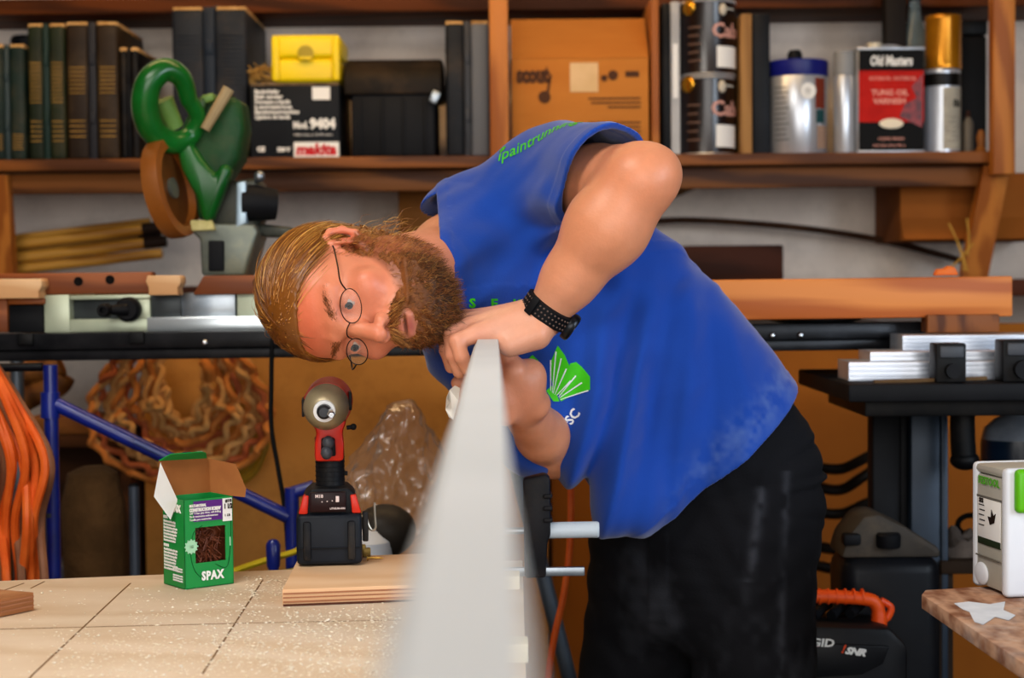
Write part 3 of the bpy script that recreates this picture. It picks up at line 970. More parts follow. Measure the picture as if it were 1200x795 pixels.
# blade guard ring and blade, turned mostly edge-on
gc = L(200, 221, -.06)
G = Matrix.Translation(gc) @ Euler((math.radians(4), math.radians(80), math.radians(-8)), 'XYZ').to_matrix().to_4x4()
R_ = 57 / FPX * 3.34
MB().lathe([(R_ * .80, -.018), (R_, -.016), (R_ * 1.02, 0), (R_, .016), (R_ * .80, .018), (R_ * .78, 0), (R_ * .80, -.018)], G, seg=48).build('guard_ring', mat('rust_guard', '86501e', 'a0642a', scale=9, rough=.4, dust='7a4a20', damt=.4), t)
MB().lathe([(.0001, -.002), (R_ * .84, -.002), (R_ * .84, .002), (.0001, .002)], G, seg=48).build('blade', mat('brown_blade', '6e4420', '8a5a30', scale=7, rough=.4, metal=.4), t)
MB().lathe([(.0001, -.012), (.018, -.012), (.02, -.006), (.02, .008), (.0001, .01)], G, seg=24).build('arbor', M_CAST, t)
# pivot, motor, frame
m = plate(MB(), [(250, 215), (300, 208), (312, 225), (304, 262), (286, 272), (246, 268), (244, 240)], L, .0, .10, .01)
m.build('pivot_casting', mat('dim_cast', '3b3d38', '54564e', scale=8, rough=.45, metal=.4, dust='8a7a50', damt=.3), t)
m = MB().tube([L(286, 238, .0), L(300, 238, .0), L(324, 240, .01)], [.036, .036, .030], 22)
m.build('motor', M_BLACK2, t)
m = plate(MB(), [(277, 214), (288, 212), (289, 262), (276, 268)], L, -.03, .0, .003)
m.build('steel_bar', mat('blue_steel', '9fb3c0', 'b4c4ce', scale=6, rough=.3, metal=.5), t)
m = plate(MB(), [(222, 262), (298, 262), (302, 272), (286, 323), (236, 323), (234, 280), (224, 272)], L, -.03, .12, .006)
m.build('base_casting', M_CAST, t)
m = plate(MB(), [(244, 282), (262, 282), (262, 318), (244, 318)], L, -.04, -.02, .003)
m.build('recess', M_BLACK2, t)
m = plate(MB(), [(222, 258), (248, 258), (252, 270), (224, 271)], L, -.045, -.025, .004)
m.build('sawdust_heap', mat('pale_sawdust', 'b7ac72', 'cfc58e', scale=40, rough=.9), t)
m = MB().ball(L(304, 207, -.01), .011).cyl(L(300, 212, 0), L(304, 207, -.01), .005)
m.build('lock_knob', M_STEEL, t)
m = plate(MB(), [(303, 262), (340, 266), (350, 272), (344, 279), (312, 278), (302, 274)], L, .02, .05, .006)
m.build('side_arm', mat('dim_cast', '3b3d38'), t)
# ------------------------------------------------------------------ sheets leaning under the bench
def lean(name, label, cat, x0, x1, ytop, Y, m, group=None, dy=.0):
    a, b = P(x0, ytop, Y), P(x1, ytop, Y)
    o = MB().box((0, 0, a.z / 2), (b.x - a.x, .02, a.z), .002).build(name, m, loc=((a.x + b.x) / 2, Y, 0.001))
    return tag(o, label, cat, group)


lean('plywood_sheet', 'ochre plywood sheet behind the braided cords and drill', 'plywood sheet', 168, 640, 388, 4.05, M_OCHRE)
lean('plywood_sheet', 'dim brown plywood sheet under the bench right of the man', 'plywood sheet', 645, 1230, 384, 4.08, mat('dim_ochre', '9a5c14', 'ab6a1c', scale=2, rough=.85))
# dark low cupboard at the far left
a, b = P(-60, 512, 4.0), P(150, 512, 4.0)
t = thing('low_cupboard', 'dim brown open cupboard under the left end of the bench', 'cupboard', ((a.x + b.x) / 2, 4.2, 0))
w, h = b.x - a.x, a.z
m = MB()
for zz in (.02, h * .5, h - .015):
    m.box((0, 0, zz), (w, .36, .03), .003)
for s in (-1, 1):
    m.box((s * (w / 2 - .012), 0, h / 2), (.024, .36, h), .003)
m.box((0, .17, h / 2), (w, .015, h), .002)
m.build('cupboard_body', mat('cupboard_wood', '4a2c12', '5f3a1a', scale=6, rough=.8, kind='wood', stretch=(.2, 1, 1)), t)
a, b = P(26, 490, 3.98), P(104, 510, 3.98)
tag(MB().box((0, 0, (a.z - b.z) / 2), (b.x - a.x, .16, a.z - b.z), .003).build('wood_plank', mat('mid_brown', '7d4d1d', '93602a', scale=6, rough=.7, kind='wood', stretch=(.2, 1, 1)), loc=((a.x + b.x) / 2, 4.1, h + .001)), 'brown plank lying on the cupboard behind the blue post', 'plank')
a, b = P(30, 525, 4.0), P(78, 556, 4.0)
t = thing('grey_bin', 'little grey bin on the shelf of the dark cupboard', 'bin', ((a.x + b.x) / 2, 4.14, h * .5 + .016))
MB().box((0, 0, .07), (b.x - a.x, .12, .14), .008, taper=(1.08, 1.05)).build('bin_body', mat('grey_bin', '5c5c66', '6a6a72', scale=6, rough=.6), t)
MB().box((0, -.066, .13), (b.x - a.x + .012, .014, .016), .004).build('bin_lip', mat('grey_bin', '5c5c66'), t)

# brown crooked handle behind the blue post
t, L = T('crooked_handle', 'thick crooked brown wooden limb behind the blue post', 'branch', 30, 500, 3.75)
M_LIMB = mat('limb_wood', '6d431a', '8e5d28', scale=8, rough=.6, kind='wood', stretch=(1, .3, 1))
pts = smooth_path([L(-20, 450), L(10, 442), L(40, 436), L(62, 432), L(72, 428)], 6)
m = MB().tube(pts, [.030 - .006 * i / len(pts) for i in range(len(pts))], 14)
m.tube(smooth_path([L(-20, 495), L(12, 478), L(40, 462), L(66, 452), L(74, 440)], 6), [.028] * 25, 14)
m.build('limb_body', M_LIMB, t)

# brown roll of rough fabric
t, L = T('fabric_roll', 'tall upright roll of rough brown fabric under the bench', 'roll', 112, 545, 3.3)
c = L(112, 545)
t.location.z = 0
hz = P(112, 545, 3.3).z
r = 41 / FPX * 3.3
m = MB().lathe([(r * 1.05, 0), (r * 1.12, .05), (r * 1.05, hz * .5), (r * .98, hz * .78), (r * .9, hz * .92), (r * .72, hz * .985), (r * .4, hz * .998), (.0001, hz)], seg=36)
m.v = [(x + .006 * math.sin(9 * z + 3 * x * 20), y + .006 * math.sin(11 * z), z) for x, y, z in m.v]
m.build('roll_body', mat('rough_brown_fabric', '5a4123', '6f5230', scale=14, rough=.95, bump=.5, bscale=70), t)

# grey-blue pole
t, L = T('steel_pole', 'slim blue-grey pole between the brown roll and the box', 'pole', 157, 570, 3.2)
t.location.z = 0
zt = P(157, 570, 3.2).z
MB().cyl((0, 0, 0), (0, 0, zt), .0105, seg=14).build('pole_shaft', mat('blue_grey', '4a525e', '5a626e', scale=6, rough=.45, metal=.4), t)
MB().ball((0, 0, zt), (.0105, .0105, .006), seg=12).build('cap', M_BLACK2, t)

# ------------------------------------------------------------------ blue folding stand
t, L = T('folding_stand', 'bright blue tubular folding stand under the bench', 'stand', 59, 560, 2.95)
t.location.z = 0
o = t.location.copy()


def LB(px, py, d=0.0):
    return P(px, py, 2.95 + d) - o


def tub(m, a, b, r, seg=16):
    return m.tube([a, b], r, seg)


def foot(p):
    return V((p.x, p.y, 0.0))


p = LB(59, 428)
m = tub(MB(), p, foot(p), .0125)
m.build('left_post', M_BLUE, t)
m = tub(MB(), LB(59, 460), LB(59, 490), .0165)
m.build('collar', M_BLUE, t)
MB().cyl(LB(59, 601), LB(59, 606), .0135).build('collar', mat('rusty_ring', '3a3a44', rough=.5), t)
m = tub(MB(), LB(66, 474), LB(338, 606), .0125)
m.build('diagonal_brace', M_BLUE, t)
MB().cyl(LB(158, 518, -.012), LB(210, 543, -.012), .0035).build('release_rod', mat('worn_blue', '55628f', rough=.4), t)
p = LB(342, 572)
tub(MB(), p, foot(p), .0125).build('right_post', M_BLUE, t)
tub(MB(), LB(342, 578), LB(368, 570), .011).build('lever', M_BLUE, t)
m = tub(MB(), LB(-40, 432), LB(50, 430), .0075)
m.build('top_bar', mat('dark_bar', '16171c', rough=.4), t)
# round-topped blue pin, in front
t, L = T('support_pin', 'short round-topped blue pin behind the table edge', 'pin', 320, 632, 2.85)
t.location.z = 0
zt = P(320, 632, 2.85).z
m = MB().lathe([(.009, 0), (.009, zt - .05), (.0115, zt - .045), (.0125, zt - .01), (.008, zt - .002), (.0001, zt)], seg=18)
m.build('pin_body', M_BLUE, t)
# yellow hose scrap
t, L = T('yellow_strap', 'yellow strap looping low behind the green box and drill', 'strap', 310, 668, 2.9)
m = MB().tube(smooth_path([L(268, 672), L(290, 664), L(318, 655), L(345, 647), L(362, 638)], 6), .012, 10, flat=.45)
m.tube(smooth_path([L(268, 684), L(295, 676), L(325, 672), L(352, 668)], 6), .010, 10, flat=.45)
m.build('webbing', mat('yellow_webbing', 'b5a516', 'cdbb22', scale=20, rough=.7), t)


# ------------------------------------------------------------------ hanks of cord
def hank(name, label, cat, strands, m, Y, base, seed=0):
    t, L = T(name, label, cat, base[0], base[1], Y)
    for mi, (pts, r, waves, amp) in enumerate(strands):
        pass
    return t, L


def wavy(pts, n, waves, amp, ph):
    q = smooth_path(pts, n)
    out = []
    for i, p in enumerate(q):
        s = i / (len(q) - 1)
        out.append(p + V((amp * math.sin(2 * PI * waves * s + ph), amp * .6 * math.cos(2 * PI * waves * s + ph), amp * .5 * math.sin(2 * PI * waves * s * 1.1 + ph * 2))))
    return out


r_ = random.Random(5)
t, L = T('braided_cord', 'big wavy hank of tan-orange braided cord hanging on the plywood', 'cord', 205, 425, 3.9)
cols = [mat('cord_tan', 'cc9a5e', 'dfb074', scale=30, rough=.8), mat('cord_orange', 'cc803c', 'dc944e', scale=30, rough=.8), mat('cord_red', 'b06038', 'c4744a', scale=30, rough=.8)]
for k in range(14):
    f = k / 13
    wl, wr = 26 + 84 * f + r_.uniform(-3, 3), 24 + 80 * f + r_.uniform(-3, 3)
    bot = 492 + 74 * f + r_.uniform(-4, 4)
    cx = 216 - 3 * f
    dz = lambda: r_.uniform(-.035, .01) - .02 * (k % 2)
    top = 1 - .42 * f
    pts = [L(cx - wl * top * .9, 396, dz()), L(cx - wl * (.5 + .5 * top), 432, dz()), L(cx - wl, 478, dz()), L(cx - wl * .92, bot - 38, dz()), L(cx - wl * .5, bot - 7, dz()),
           L(cx, bot + 2, dz()), L(cx + wr * .5, bot - 7, dz()), L(cx + wr * .92, bot - 40, dz()), L(cx + wr, 478, dz()), L(cx + wr * (.5 + .5 * top), 432, dz()), L(cx + wr * top * .9, 396, dz())]
    m = MB().tube(wavy(pts, 16, 11 + 6 * f + r_.random(), .0075, r_.uniform(0, 6)), .0078, 7)
    m.build('loop', cols[(0, 0, 1, 0, 0, 1, 2, 0, 1, 0, 0, 2, 0, 1)[k]], t)
m = MB().tube(smooth_path([L(238, 424, -.08), L(244, 432, -.09), L(246, 446, -.08)], 5), [.012] * 5 + [.014] * 6, 10)
m.build('plug', cols[1], t)
t, L = T('garden_hose', 'olive-yellow hose loop hanging right of the braided cord', 'hose', 290, 420, 3.97)
M_OLIVE = mat('olive_hose', '8f6f16', 'a5831f', scale=12, rough=.5)
for k in range(3):
    o_ = k * 9
    m = MB().tube(smooth_path([L(232 + o_, 400), L(262 + o_, 432), L(285 + o_, 470), L(294 + o_, 515), L(280 + o_, 552), L(252 + o_, 572)], 8), .010, 9)
    m.build('loop', M_OLIVE, t)

t, L = T('extension_cord', 'bright orange extension cord hanging in loops at the left edge', 'extension cord', 15, 440, 2.85)
M_OR = mat('orange_cord', 'd9601c', 'e87630', scale=20, rough=.5)
M_OR2 = mat('brown_cord', '7d5238', '8f6348', scale=20, rough=.6)
r_ = random.Random(9)
for k in range(11):
    x0 = -30 + 5.0 * k
    x1 = -14 + 6.4 * k + r_.uniform(-5, 5)
    sw = r_.uniform(-10, 12)
    pts = [L(-34 + 2.6 * k, 425, r_.uniform(-.02, .02)), L(x0 + 2, 470, r_.uniform(-.03, .03)), L(x1 + 4, 540, r_.uniform(-.04, .03)), L(x1 + sw, 610, r_.uniform(-.04, .04)), L(x1 + sw * .4, 680, r_.uniform(-.04, .04)), L(x1 - 3, 760), L(x1 - 8, 800)]
    MB().tube(smooth_path(pts, 7), .0075, 8).build('strand', M_OR if k % 4 != 2 else M_OR2, t)

# thin black cable
t, L = T('black_cable', 'thin black cable dropping from the rail left of the drill', 'cable', 320, 400, 3.04)
pts = [L(322, 388, -.005), L(319, 402, -.012), L(318, 450, -.01), L(318, 500, -.02), L(326, 550, -.03), L(334, 600, -.04), L(338, 660, -.05), L(340, 720, -.06)]
MB().tube(smooth_path(pts, 7), .0042, 8).build('cable_body', M_RUBBER, t)

# ------------------------------------------------------------------ plastic bag and domed canister behind the table
t, L = T('plastic_bag', 'crumpled clear plastic bag standing behind the drill', 'bag', 462, 660, 2.95)
b = bmesh.new()
bmesh.ops.create_icosphere(b, subdivisions=5, radius=1)
from mathutils import noise as NZ
top = L(470, 450)
hw, hz = 70 / FPX * 2.95, top.z
for v in b.verts:
    p = v.co.copy()
    n1 = NZ.noise(p * 1.6 + V((3, 1, 7)))
    n2 = abs(NZ.noise(p * 3.4 + V((9, 4, 2))))
    n3 = abs(NZ.noise(V((p.x * 6 + p.z * 2, p.y * 6, p.z * 3.2 - p.x * 2))))
    k = 1 + .34 * n1 - .36 * n2 - .20 * n3
    s = (p.z + 1) / 2
    wid = 1.05 - .5 * max(0, s - .55) / .45 - .25 * (1 - s)
    v.co = V((p.x * k * hw * wid + (s - .3) * .03, p.y * k * .075, hz * (.46 + .50 * p.z * (.9 + .15 * n1))))
pb = bpy.data.materials.new('clear_plastic')
pb.use_nodes = True
N_, L_ = pb.node_tree.nodes, pb.node_tree.links
for n_ in list(N_):
    if n_.type != 'OUTPUT_MATERIAL':
        N_.remove(n_)
tr_, gl_, df_, m1, m2, lw = (N_.new('ShaderNode' + k) for k in ('BsdfTransparent', 'BsdfGlossy', 'BsdfDiffuse', 'MixShader', 'MixShader', 'LayerWeight'))
tr_.inputs[0].default_value = (.97, .965, .96, 1)
gl_.inputs[0].default_value = (.9, .9, .9, 1)
gl_.inputs[1].default_value = .22
df_.inputs[0].default_value = lin('cfc8c4')
lw.inputs[0].default_value = .35
mr = N_.new('ShaderNodeMapRange')
mr.inputs['To Min'].default_value = .03
mr.inputs['To Max'].default_value = .32
L_.new(lw.outputs['Facing'], mr.inputs['Value'])
L_.new(mr.outputs[0], m1.inputs[0])
L_.new(tr_.outputs[0], m1.inputs[1])
L_.new(gl_.outputs[0], m1.inputs[2])
m2.inputs[0].default_value = .05
L_.new(m1.outputs[0], m2.inputs[1])
L_.new(df_.outputs[0], m2.inputs[2])
L_.new(m2.outputs[0], [n_ for n_ in N_ if n_.type == 'OUTPUT_MATERIAL'][0].inputs[0])
MB().bm(b).build('bag_film', pb, t, smooth=40)
t, L = T('canister', 'white canister with a dark domed lid behind the drill', 'canister', 434, 655, 2.78)
t.location.z = 0
zz = P(434, 634, 2.78).z
MB().lathe([(.045, 0), (.05, .01), (.05, zz), (.03, zz + .02), (.0001, zz + .02)], seg=30).build('canister_body', mat('white_canister', 'd9dce0', rough=.4), t, loc=(-.014, 0, 0))
b = MB().ball((.022, .03, zz + .012), (.052, .05, .044), seg=26)
b.build('domed_lid', mat('dark_dome', '34302c', '453f38', scale=6, rough=.45), t)

# ------------------------------------------------------------------ orange cord right of the board
t, L = T('extension_cord', 'single orange cord hanging between the board and the man', 'cord', 668, 540, 2.95)
m = MB().tube(smooth_path([L(664, 470), L(668, 540), L(669, 600), L(667, 650), L(660, 700), L(650, 745), L(643, 790), L(640, 850)], 7), .0062, 9)
m.build('cord_body', M_OR, t)

# ------------------------------------------------------------------ right: aluminium rails on a black bench
t = thing('tool_bench', 'black-topped bench with steel legs carrying aluminium rails', 'bench', (P(1100, 470, 2.9).x, 3.08, 0))
o = t.location.copy()
zb = P(1090, 447, 2.9).z
a, b = P(985, 447, 2.9), P(1300, 447, 2.9)
MB().box(((a.x + b.x) / 2 - o.x, .0, zb - .015), (b.x - a.x, .50, .03), .004).build('bench_top', M_BLACK2, t)
mm = MB().box(((P(1010, 0, 2.92).x + b.x) / 2 - o.x, -.01, zb - .045), (b.x - P(1010, 0, 2.92).x, .34, .03), .003)
mm.build('apron', M_BLACK, t)
for (x0, x1, dy, mname) in ((1017, 1056, .06, M_BLACK2), (1061, 1103, .03, mat('blue_grey_steel', '27323f', '34414f', scale=5, rough=.4, metal=.3)), (1262, 1297, -.1, M_BLACK2)):
    xa, xb = P(x0, 600, 3.1 + dy).x - o.x, P(x1, 600, 3.1 + dy).x - o.x
    h_ = zb - .058
    m = MB().box(((xa + xb) / 2, dy, h_ / 2), (xb - xa, .05, h_), .004)
    m.box((xb - .006, dy - .027, h_ / 2), (.012, .008, h_), .002)
    m.build('leg', mname, t)
# rails
ALU = []
for i, (x0, y0, x1, y1, Y, lab) in enumerate(((995, 423, 1290, 447, 2.92, 'lower aluminium guide rail on the black bench'), (1020, 411, 1290, 422.5, 2.94, 'middle aluminium guide rail of the stack'), (1058, 392, 1290, 410.5, 2.98, 'top aluminium guide rail of the stack'))):
    t, L = T('guide_rail', lab, 'guide rail', (x0 + x1) / 2, 447, Y, 'aluminium guide rails', rot=(0, 0, 0))
    t.location.z = zb + .0006
    zz0 = P((x0 + x1) / 2, y1, Y).z - zb - .0006 if i else 0
    zz1 = P((x0 + x1) / 2, y0, Y).z - zb - .0006
    wl = P(x1, y1, Y).x - P(x0, y1, Y).x
    hh = zz1 - zz0
    # ribbed profile, pulled along x
    n = 4 if hh > .02 else 2
    prof = []
    for k in range(n):
        a0, a1 = zz0 + hh * k / n, zz0 + hh * (k + 1) / n
        g = hh / n * .18
        prof += [(.003, a0), (.003, a0 + g), (0, a0 + g * 1.6), (0, a1 - g), (.003, a1 - g * .4)]
    prof += [(.0045, zz1), (.10, zz1), (.10, zz0)]
    M_ = Matrix(((0, 0, 1, 0), (1, 0, 0, 0), (0, 1, 0, 0), (0, 0, 0, 1)))
    MB().prism(prof, wl, M_).build('extrusion', M_ALU, t)
zr = P(1150, 392, 2.98).z
c, z, w, h = rect(1083, 370, 1167, 391, 3.05)
tag(MB().box((0, 0, h / 2), (w, .05, h), .003).build('board_offcut', mat('streaky_brown', '5a3014', '8a5428', scale=10, rough=.6, kind='wood', stretch=(1, 1, .3)), loc=(c, 3.05, zr + .002)), 'dark streaky block on the aluminium rails behind the timber beam', 'board')
for x0, y0, x1, y1, lab in ((1093, 403, 1128, 444, 'black clamp block on the aluminium rails, left one'), (1170, 399, 1215, 445, 'black clamp block on the aluminium rails at the photo edge')):
    t, L = T('clamp_block', lab, 'clamp', (x0 + x1) / 2, 446, 2.875, 'clamp blocks on the rails')
    t.location.z = zb + .0006
    w = P(x1, 440, 2.86).x - P(x0, 440, 2.86).x
    h_ = P(x0, y0, 2.86).z - zb
    m = MB().box((0, 0, h_ * .5), (w, .05, h_), .003)
    m.build('block', M_BLACK, t)
    m = MB().box((0, -.027, h_ * .78), (w * .8, .008, h_ * .3), .003)
    m.build('face_plate', mat('grey_face', '44474d', '54575d', scale=8, rough=.5), t)
    m = MB().cyl((0, -.026, h_ * .3), (0, -.040, h_ * .3), w * .24)
    m.build('screw_knob', M_BLACK2, t)
t, L = T('wood_strip', 'thin brown wood strip on the front of the black bench', 'strip', 1090, 446, 2.872)
t.location.z = zb + .0006
MB().box((0, 0, .003), (.19, .014, .006), .001).build('strip_body', mat('strip_brown', '5b4426', '6d5330', scale=8, rough=.7), t, rot=(0, -1.5, 0))
# hanging black hook tool under the bench top
t, L = T('hanging_clamp', 'black clamp head hanging below the bench top', 'clamp', 1128, 470, 3.0)
t.location.z = zb - .061
m = MB().tube(smooth_path([(0, 0, 0), (0, 0, -.04), (.002, 0, -.075)], 4), [.022] * 9, 14)
m.build('neck', M_BLACK, t)
MB().ball((.004, 0, -.085), (.026, .024, .018)).build('clamp_head', M_BLACK, t)

# canister vacuum and its parts
t, L = T('shop_vacuum', 'black shop vacuum with a dusty grey sloped top', 'vacuum', 1045, 650, 2.88)
t.location.z = 0
o = t.location.copy()
q = lambda x, y, d=0: P(x, y, 2.88 + d) - o
M_VAC = mat('vac_black', '131418', '1d1f24', scale=6, rough=.4, dust='4a4136', damt=.25)
wv = (q(1104, 680) - q(986, 680)).x
zt = q(1045, 652).z
MB().box((0, .06, zt / 2), (wv, .14, zt), .03, seg=4).build('tank', M_VAC, t)
m = MB()
rr = wv / 2
pr = [(-rr, zt - .004), (rr, zt - .004), (rr * .96, zt + .012), (q(1062, 618).x, q(1062, 618).z), (q(1030, 603).x, q(1030, 603).z), (q(1012, 606).x, q(1012, 606).z), (-rr * .9, q(990, 632).z)]
m.prism(pr, .12, Matrix.Translation((0, .06, 0)) @ Euler((PI / 2, 0, 0)).to_matrix().to_4x4(), bev=.008)
m.build('motor_head', mat('dusty_grey_top', '3e3832', '4e473f', scale=7, rough=.7, dust='85745c', damt=.4), t)
c = q(1044, 632, -.02)
MB().lathe([(.019, 0), (.021, .004), (.021, .022), (.017, .026), (.0001, .026)], Matrix.Translation((c.x, c.y + .02, q(1044, 642).z)), seg=20).build('knob', M_BLACK2, t)
c = q(1000, 634, -.02)
MB().box((c.x, c.y + .02, c.z), (.03, .03, .02), .005).build('latch', M_BLACK2, t)

# second low black machine with orange handle
t, L = T('nailer_case', 'black tool case with an orange carry handle beside the trousers', 'tool case', 990, 735, 2.73)
t.location.z = 0
o = t.location.copy()
q = lambda x, y, d=0: P(x, y, 2.73 + d) - o
zc = q(990, 737).z
xa, xb = q(905, 740).x, q(1062, 740).x
m = MB()
pr = [(xa, zc - .42), (xb, zc - .42), (xb + .004, zc - .03), (xb - .025, zc), (xa, zc + .008)]
m.prism(pr, .12, Matrix.Translation((0, .06, 0)) @ Euler((PI / 2, 0, 0)).to_matrix().to_4x4(), bev=.012)
m.build('case_body', mat('case_black', '17181b', '222327', scale=7, rough=.45, dust='4d443a', damt=.2), t)
MB().box(((xa + xb) / 2, .06, (zc - .42) / 2), (xb - xa - .02, .11, zc - .42), .01).build('stand_tray', M_BLACK2, t)
m = MB().prism([(q(930, 752).x, q(930, 752).z), (q(1042, 757).x, q(1042, 757).z), (q(1034, 778).x, q(1034, 778).z), (q(1010, 790).x, q(1010, 790).z), (q(930, 796).x, q(930, 796).z)], .008, Matrix.Translation((0, -.002, 0)) @ Euler((PI / 2, 0, 0)).to_matrix().to_4x4(), bev=.003)
m.build('front_panel', mat('case_panel', '1b1c1f', '26272a', scale=7, rough=.4), t)
for i in range(3):
    a_ = q(952 + 22 * i, 724 - 2 * i, .06)
    MB().tube([a_, a_ + V((.035, .05, .014))], .009, 10).build('rib', M_BLACK2, t)
M_ORH = mat('orange_handle', 'e0500f', 'ea6420', scale=14, rough=.45)
pts = smooth_path([q(916, 699, .06), q(960, 699, .06), q(1012, 702, .06), q(1026, 708, .06), q(1030, 722, .06), q(1029, 738, .06)], 6)
MB().tube(pts, [.0125] * (len(pts) - 8) + [.0135, .014, .0145, .015, .0155, .016, .0165, .0165], 12, flat=.9).build('handle', M_ORH, t)
m = MB().tube(smooth_path([q(1032, 704, .07), q(1044, 712, .07), q(1040, 724, .07), q(1032, 728, .07)], 5), .006, 10)
m.build('handle_hook', M_ORH, t)
m = MB()
for k in range(9):
    c = q(930 + 10 * k, 699.5, .06)
    m.tube([c + V((-.001, 0, 0)), c + V((.002, 0, 0))], .0135, 12)
m.build('grip_ribs', M_ORH, t)
c = q(924, 756, -.008)
MB().text('RIDGID', .0175, front(c.x, c.y - .0008, c.z) @ Matrix.Rotation(math.radians(-3), 4, 'Z'), bold=.0006, sx=1.25, shear=.1).build('brand_lettering', M_WHITE, t)
c = q(944, 758.5, -.008)
MB().text('PNEUMATIC', .004, front(c.x, c.y - .0008, c.z)).build('small_lettering', M_REDINK, t)
c = q(985, 765, -.008)
MB().text('!', .019, front(c.x, c.y - .0008, c.z) @ Matrix.Rotation(math.radians(-8), 4, 'Z'), bold=.0006, shear=.3).build('mark', mat('orange_ink', 'd8501a', rough=.5), t)
c = q(990, 766, -.008)
MB().text('SNR', .015, front(c.x, c.y - .0008, c.z) @ Matrix.Rotation(math.radians(-8), 4, 'Z'), bold=.0009, sx=1.15, shear=.35).build('model_lettering', M_WHITE, t)

# dark hose loops behind
t, L = T('vacuum_hose', 'dark vacuum hose looped behind the trousers and vacuum', 'hose', 985, 690, 3.75)
M_HOSE = mat('dark_hose', '1c1610', '2b2118', scale=20, rough=.5)
for k, (yy, sag) in enumerate(((536, 20), (556, 26), (590, 18), (628, 22), (652, 20), (692, 24))):
    m = MB().tube(smooth_path([L(930, yy - 6, .03 * (k % 2)), L(955, yy + sag * .5), L(985, yy + sag * .7), L(1012, yy + sag * .1, -.02), L(1040, yy - sag * .6)], 6), .012, 10)
    m.build('loop', M_HOSE, t)

# tray with a jug on it
a, b = P(1098, 655, 3.1), P(1260, 655, 3.1)
t = thing('low_shelf', 'dark shelf board behind the white case', 'shelf', ((a.x + b.x) / 2, 3.22, a.z))
MB().box((0, 0, -.012), (b.x - a.x, .3, .024), .003).build('shelf_board', mat('shelf_dark', '2a2018', '3a2c20', scale=6, rough=.8), t)
for s in (-1, 1):
    MB().box((s * (b.x - a.x) * .46, 0, (-a.z - .024) / 2), (.03, .28, a.z - .024), .003).build('side', mat('shelf_dark', '2a2018'), t)
zs = a.z
c = P(1124, 655, 3.13)
b = bmesh.new()
bmesh.ops.create_icosphere(b, subdivisions=4, radius=1)
for v in b.verts:
    n1 = NZ.noise(v.co * 2.2)
    v.co = V((v.co.x * .052 * (1 + .3 * n1), v.co.y * .05, max(0, v.co.z) * .038 * (1 + .8 * n1)))
tag(MB().bm(b).build('rag', mat('dusty_rag', '4d443e', '675c54', scale=20, rough=.95, bump=.4), loc=(c.x, 3.15, zs + .0006)), 'crumpled dusty grey rag on the low shelf', 'rag')
t, L = T('cable_loop', 'small black cable loop behind the white case', 'cable', 1138, 628, 3.28)
t.location.z = zs + .0006
zz = P(1138, 616, 3.28).z - zs
m = MB().tube([V((.026 * math.cos(a), 0, zz + .019 * math.sin(a))) for a in [i * 2 * PI / 20 for i in range(20)]], .0055, 9, closed=True)
m.build('loop', M_RUBBER, t)
MB().tube([(-.02, 0, zz - .012), (-.03, .005, .0)], .0055, 9).build('tail', M_RUBBER, t)
t, L = T('water_jug', 'blue-black jug with a cloudy grey shoulder behind the white case', 'jug', 1180, 655, 3.12)
t.location = V((P(1190, 600, 3.2).x, 3.2, zs + .0006))
hh = (P(1180, 478, 3.2).z - zs) * .95
r = 40 / FPX * 3.2
MB().lathe([(r * .94, 0), (r, .01), (r, hh * .78), (r * .98, hh * .82)], seg=36).build('jug_body', mat('navy_jug', '10202f', '18304a', scale=5, rough=.3), t)
MB().lathe([(r * .98, hh * .82), (r * .9, hh * .90), (r * .6, hh * .97), (r * .35, hh), (r * .3, hh * 1.04), (.0001, hh * 1.04)], seg=36).build('shoulder', mat('cloudy_grey', '6f7784', '9099a5', scale=14, rough=.3), t)
# ------------------------------------------------------------------ front work table
ZTAB = .90
HC = CAMZ - ZTAB


def G(px, py, z=ZTAB):
    """point of the horizontal plane z that the photo shows at (px, py)"""
    d = _F + CR * ((px - 600) / FPX) + CU * ((397.5 - py) / FPX)
    return V((0, 0, CAMZ)) + d * ((z - CAMZ) / d.z)


tb0, tb1 = G(0, 681), G(480, 662)
dirb = (tb1 - tb0).normalized()
XR_T = .012
bl = tb0 + dirb * ((-1.15 - tb0.x) / dirb.x)
br = tb0 + dirb * ((XR_T - tb0.x) / dirb.x)
t = thing('work_table', 'large pale plywood work table dusted with shavings', 'table', (-.5, 1.6, 0))
o = t.location.copy()
poly = [(bl.x - o.x, 1.05 - o.y), (XR_T - o.x, 1.05 - o.y), (br.x - o.x, br.y - o.y), (bl.x - o.x, bl.y - o.y)]
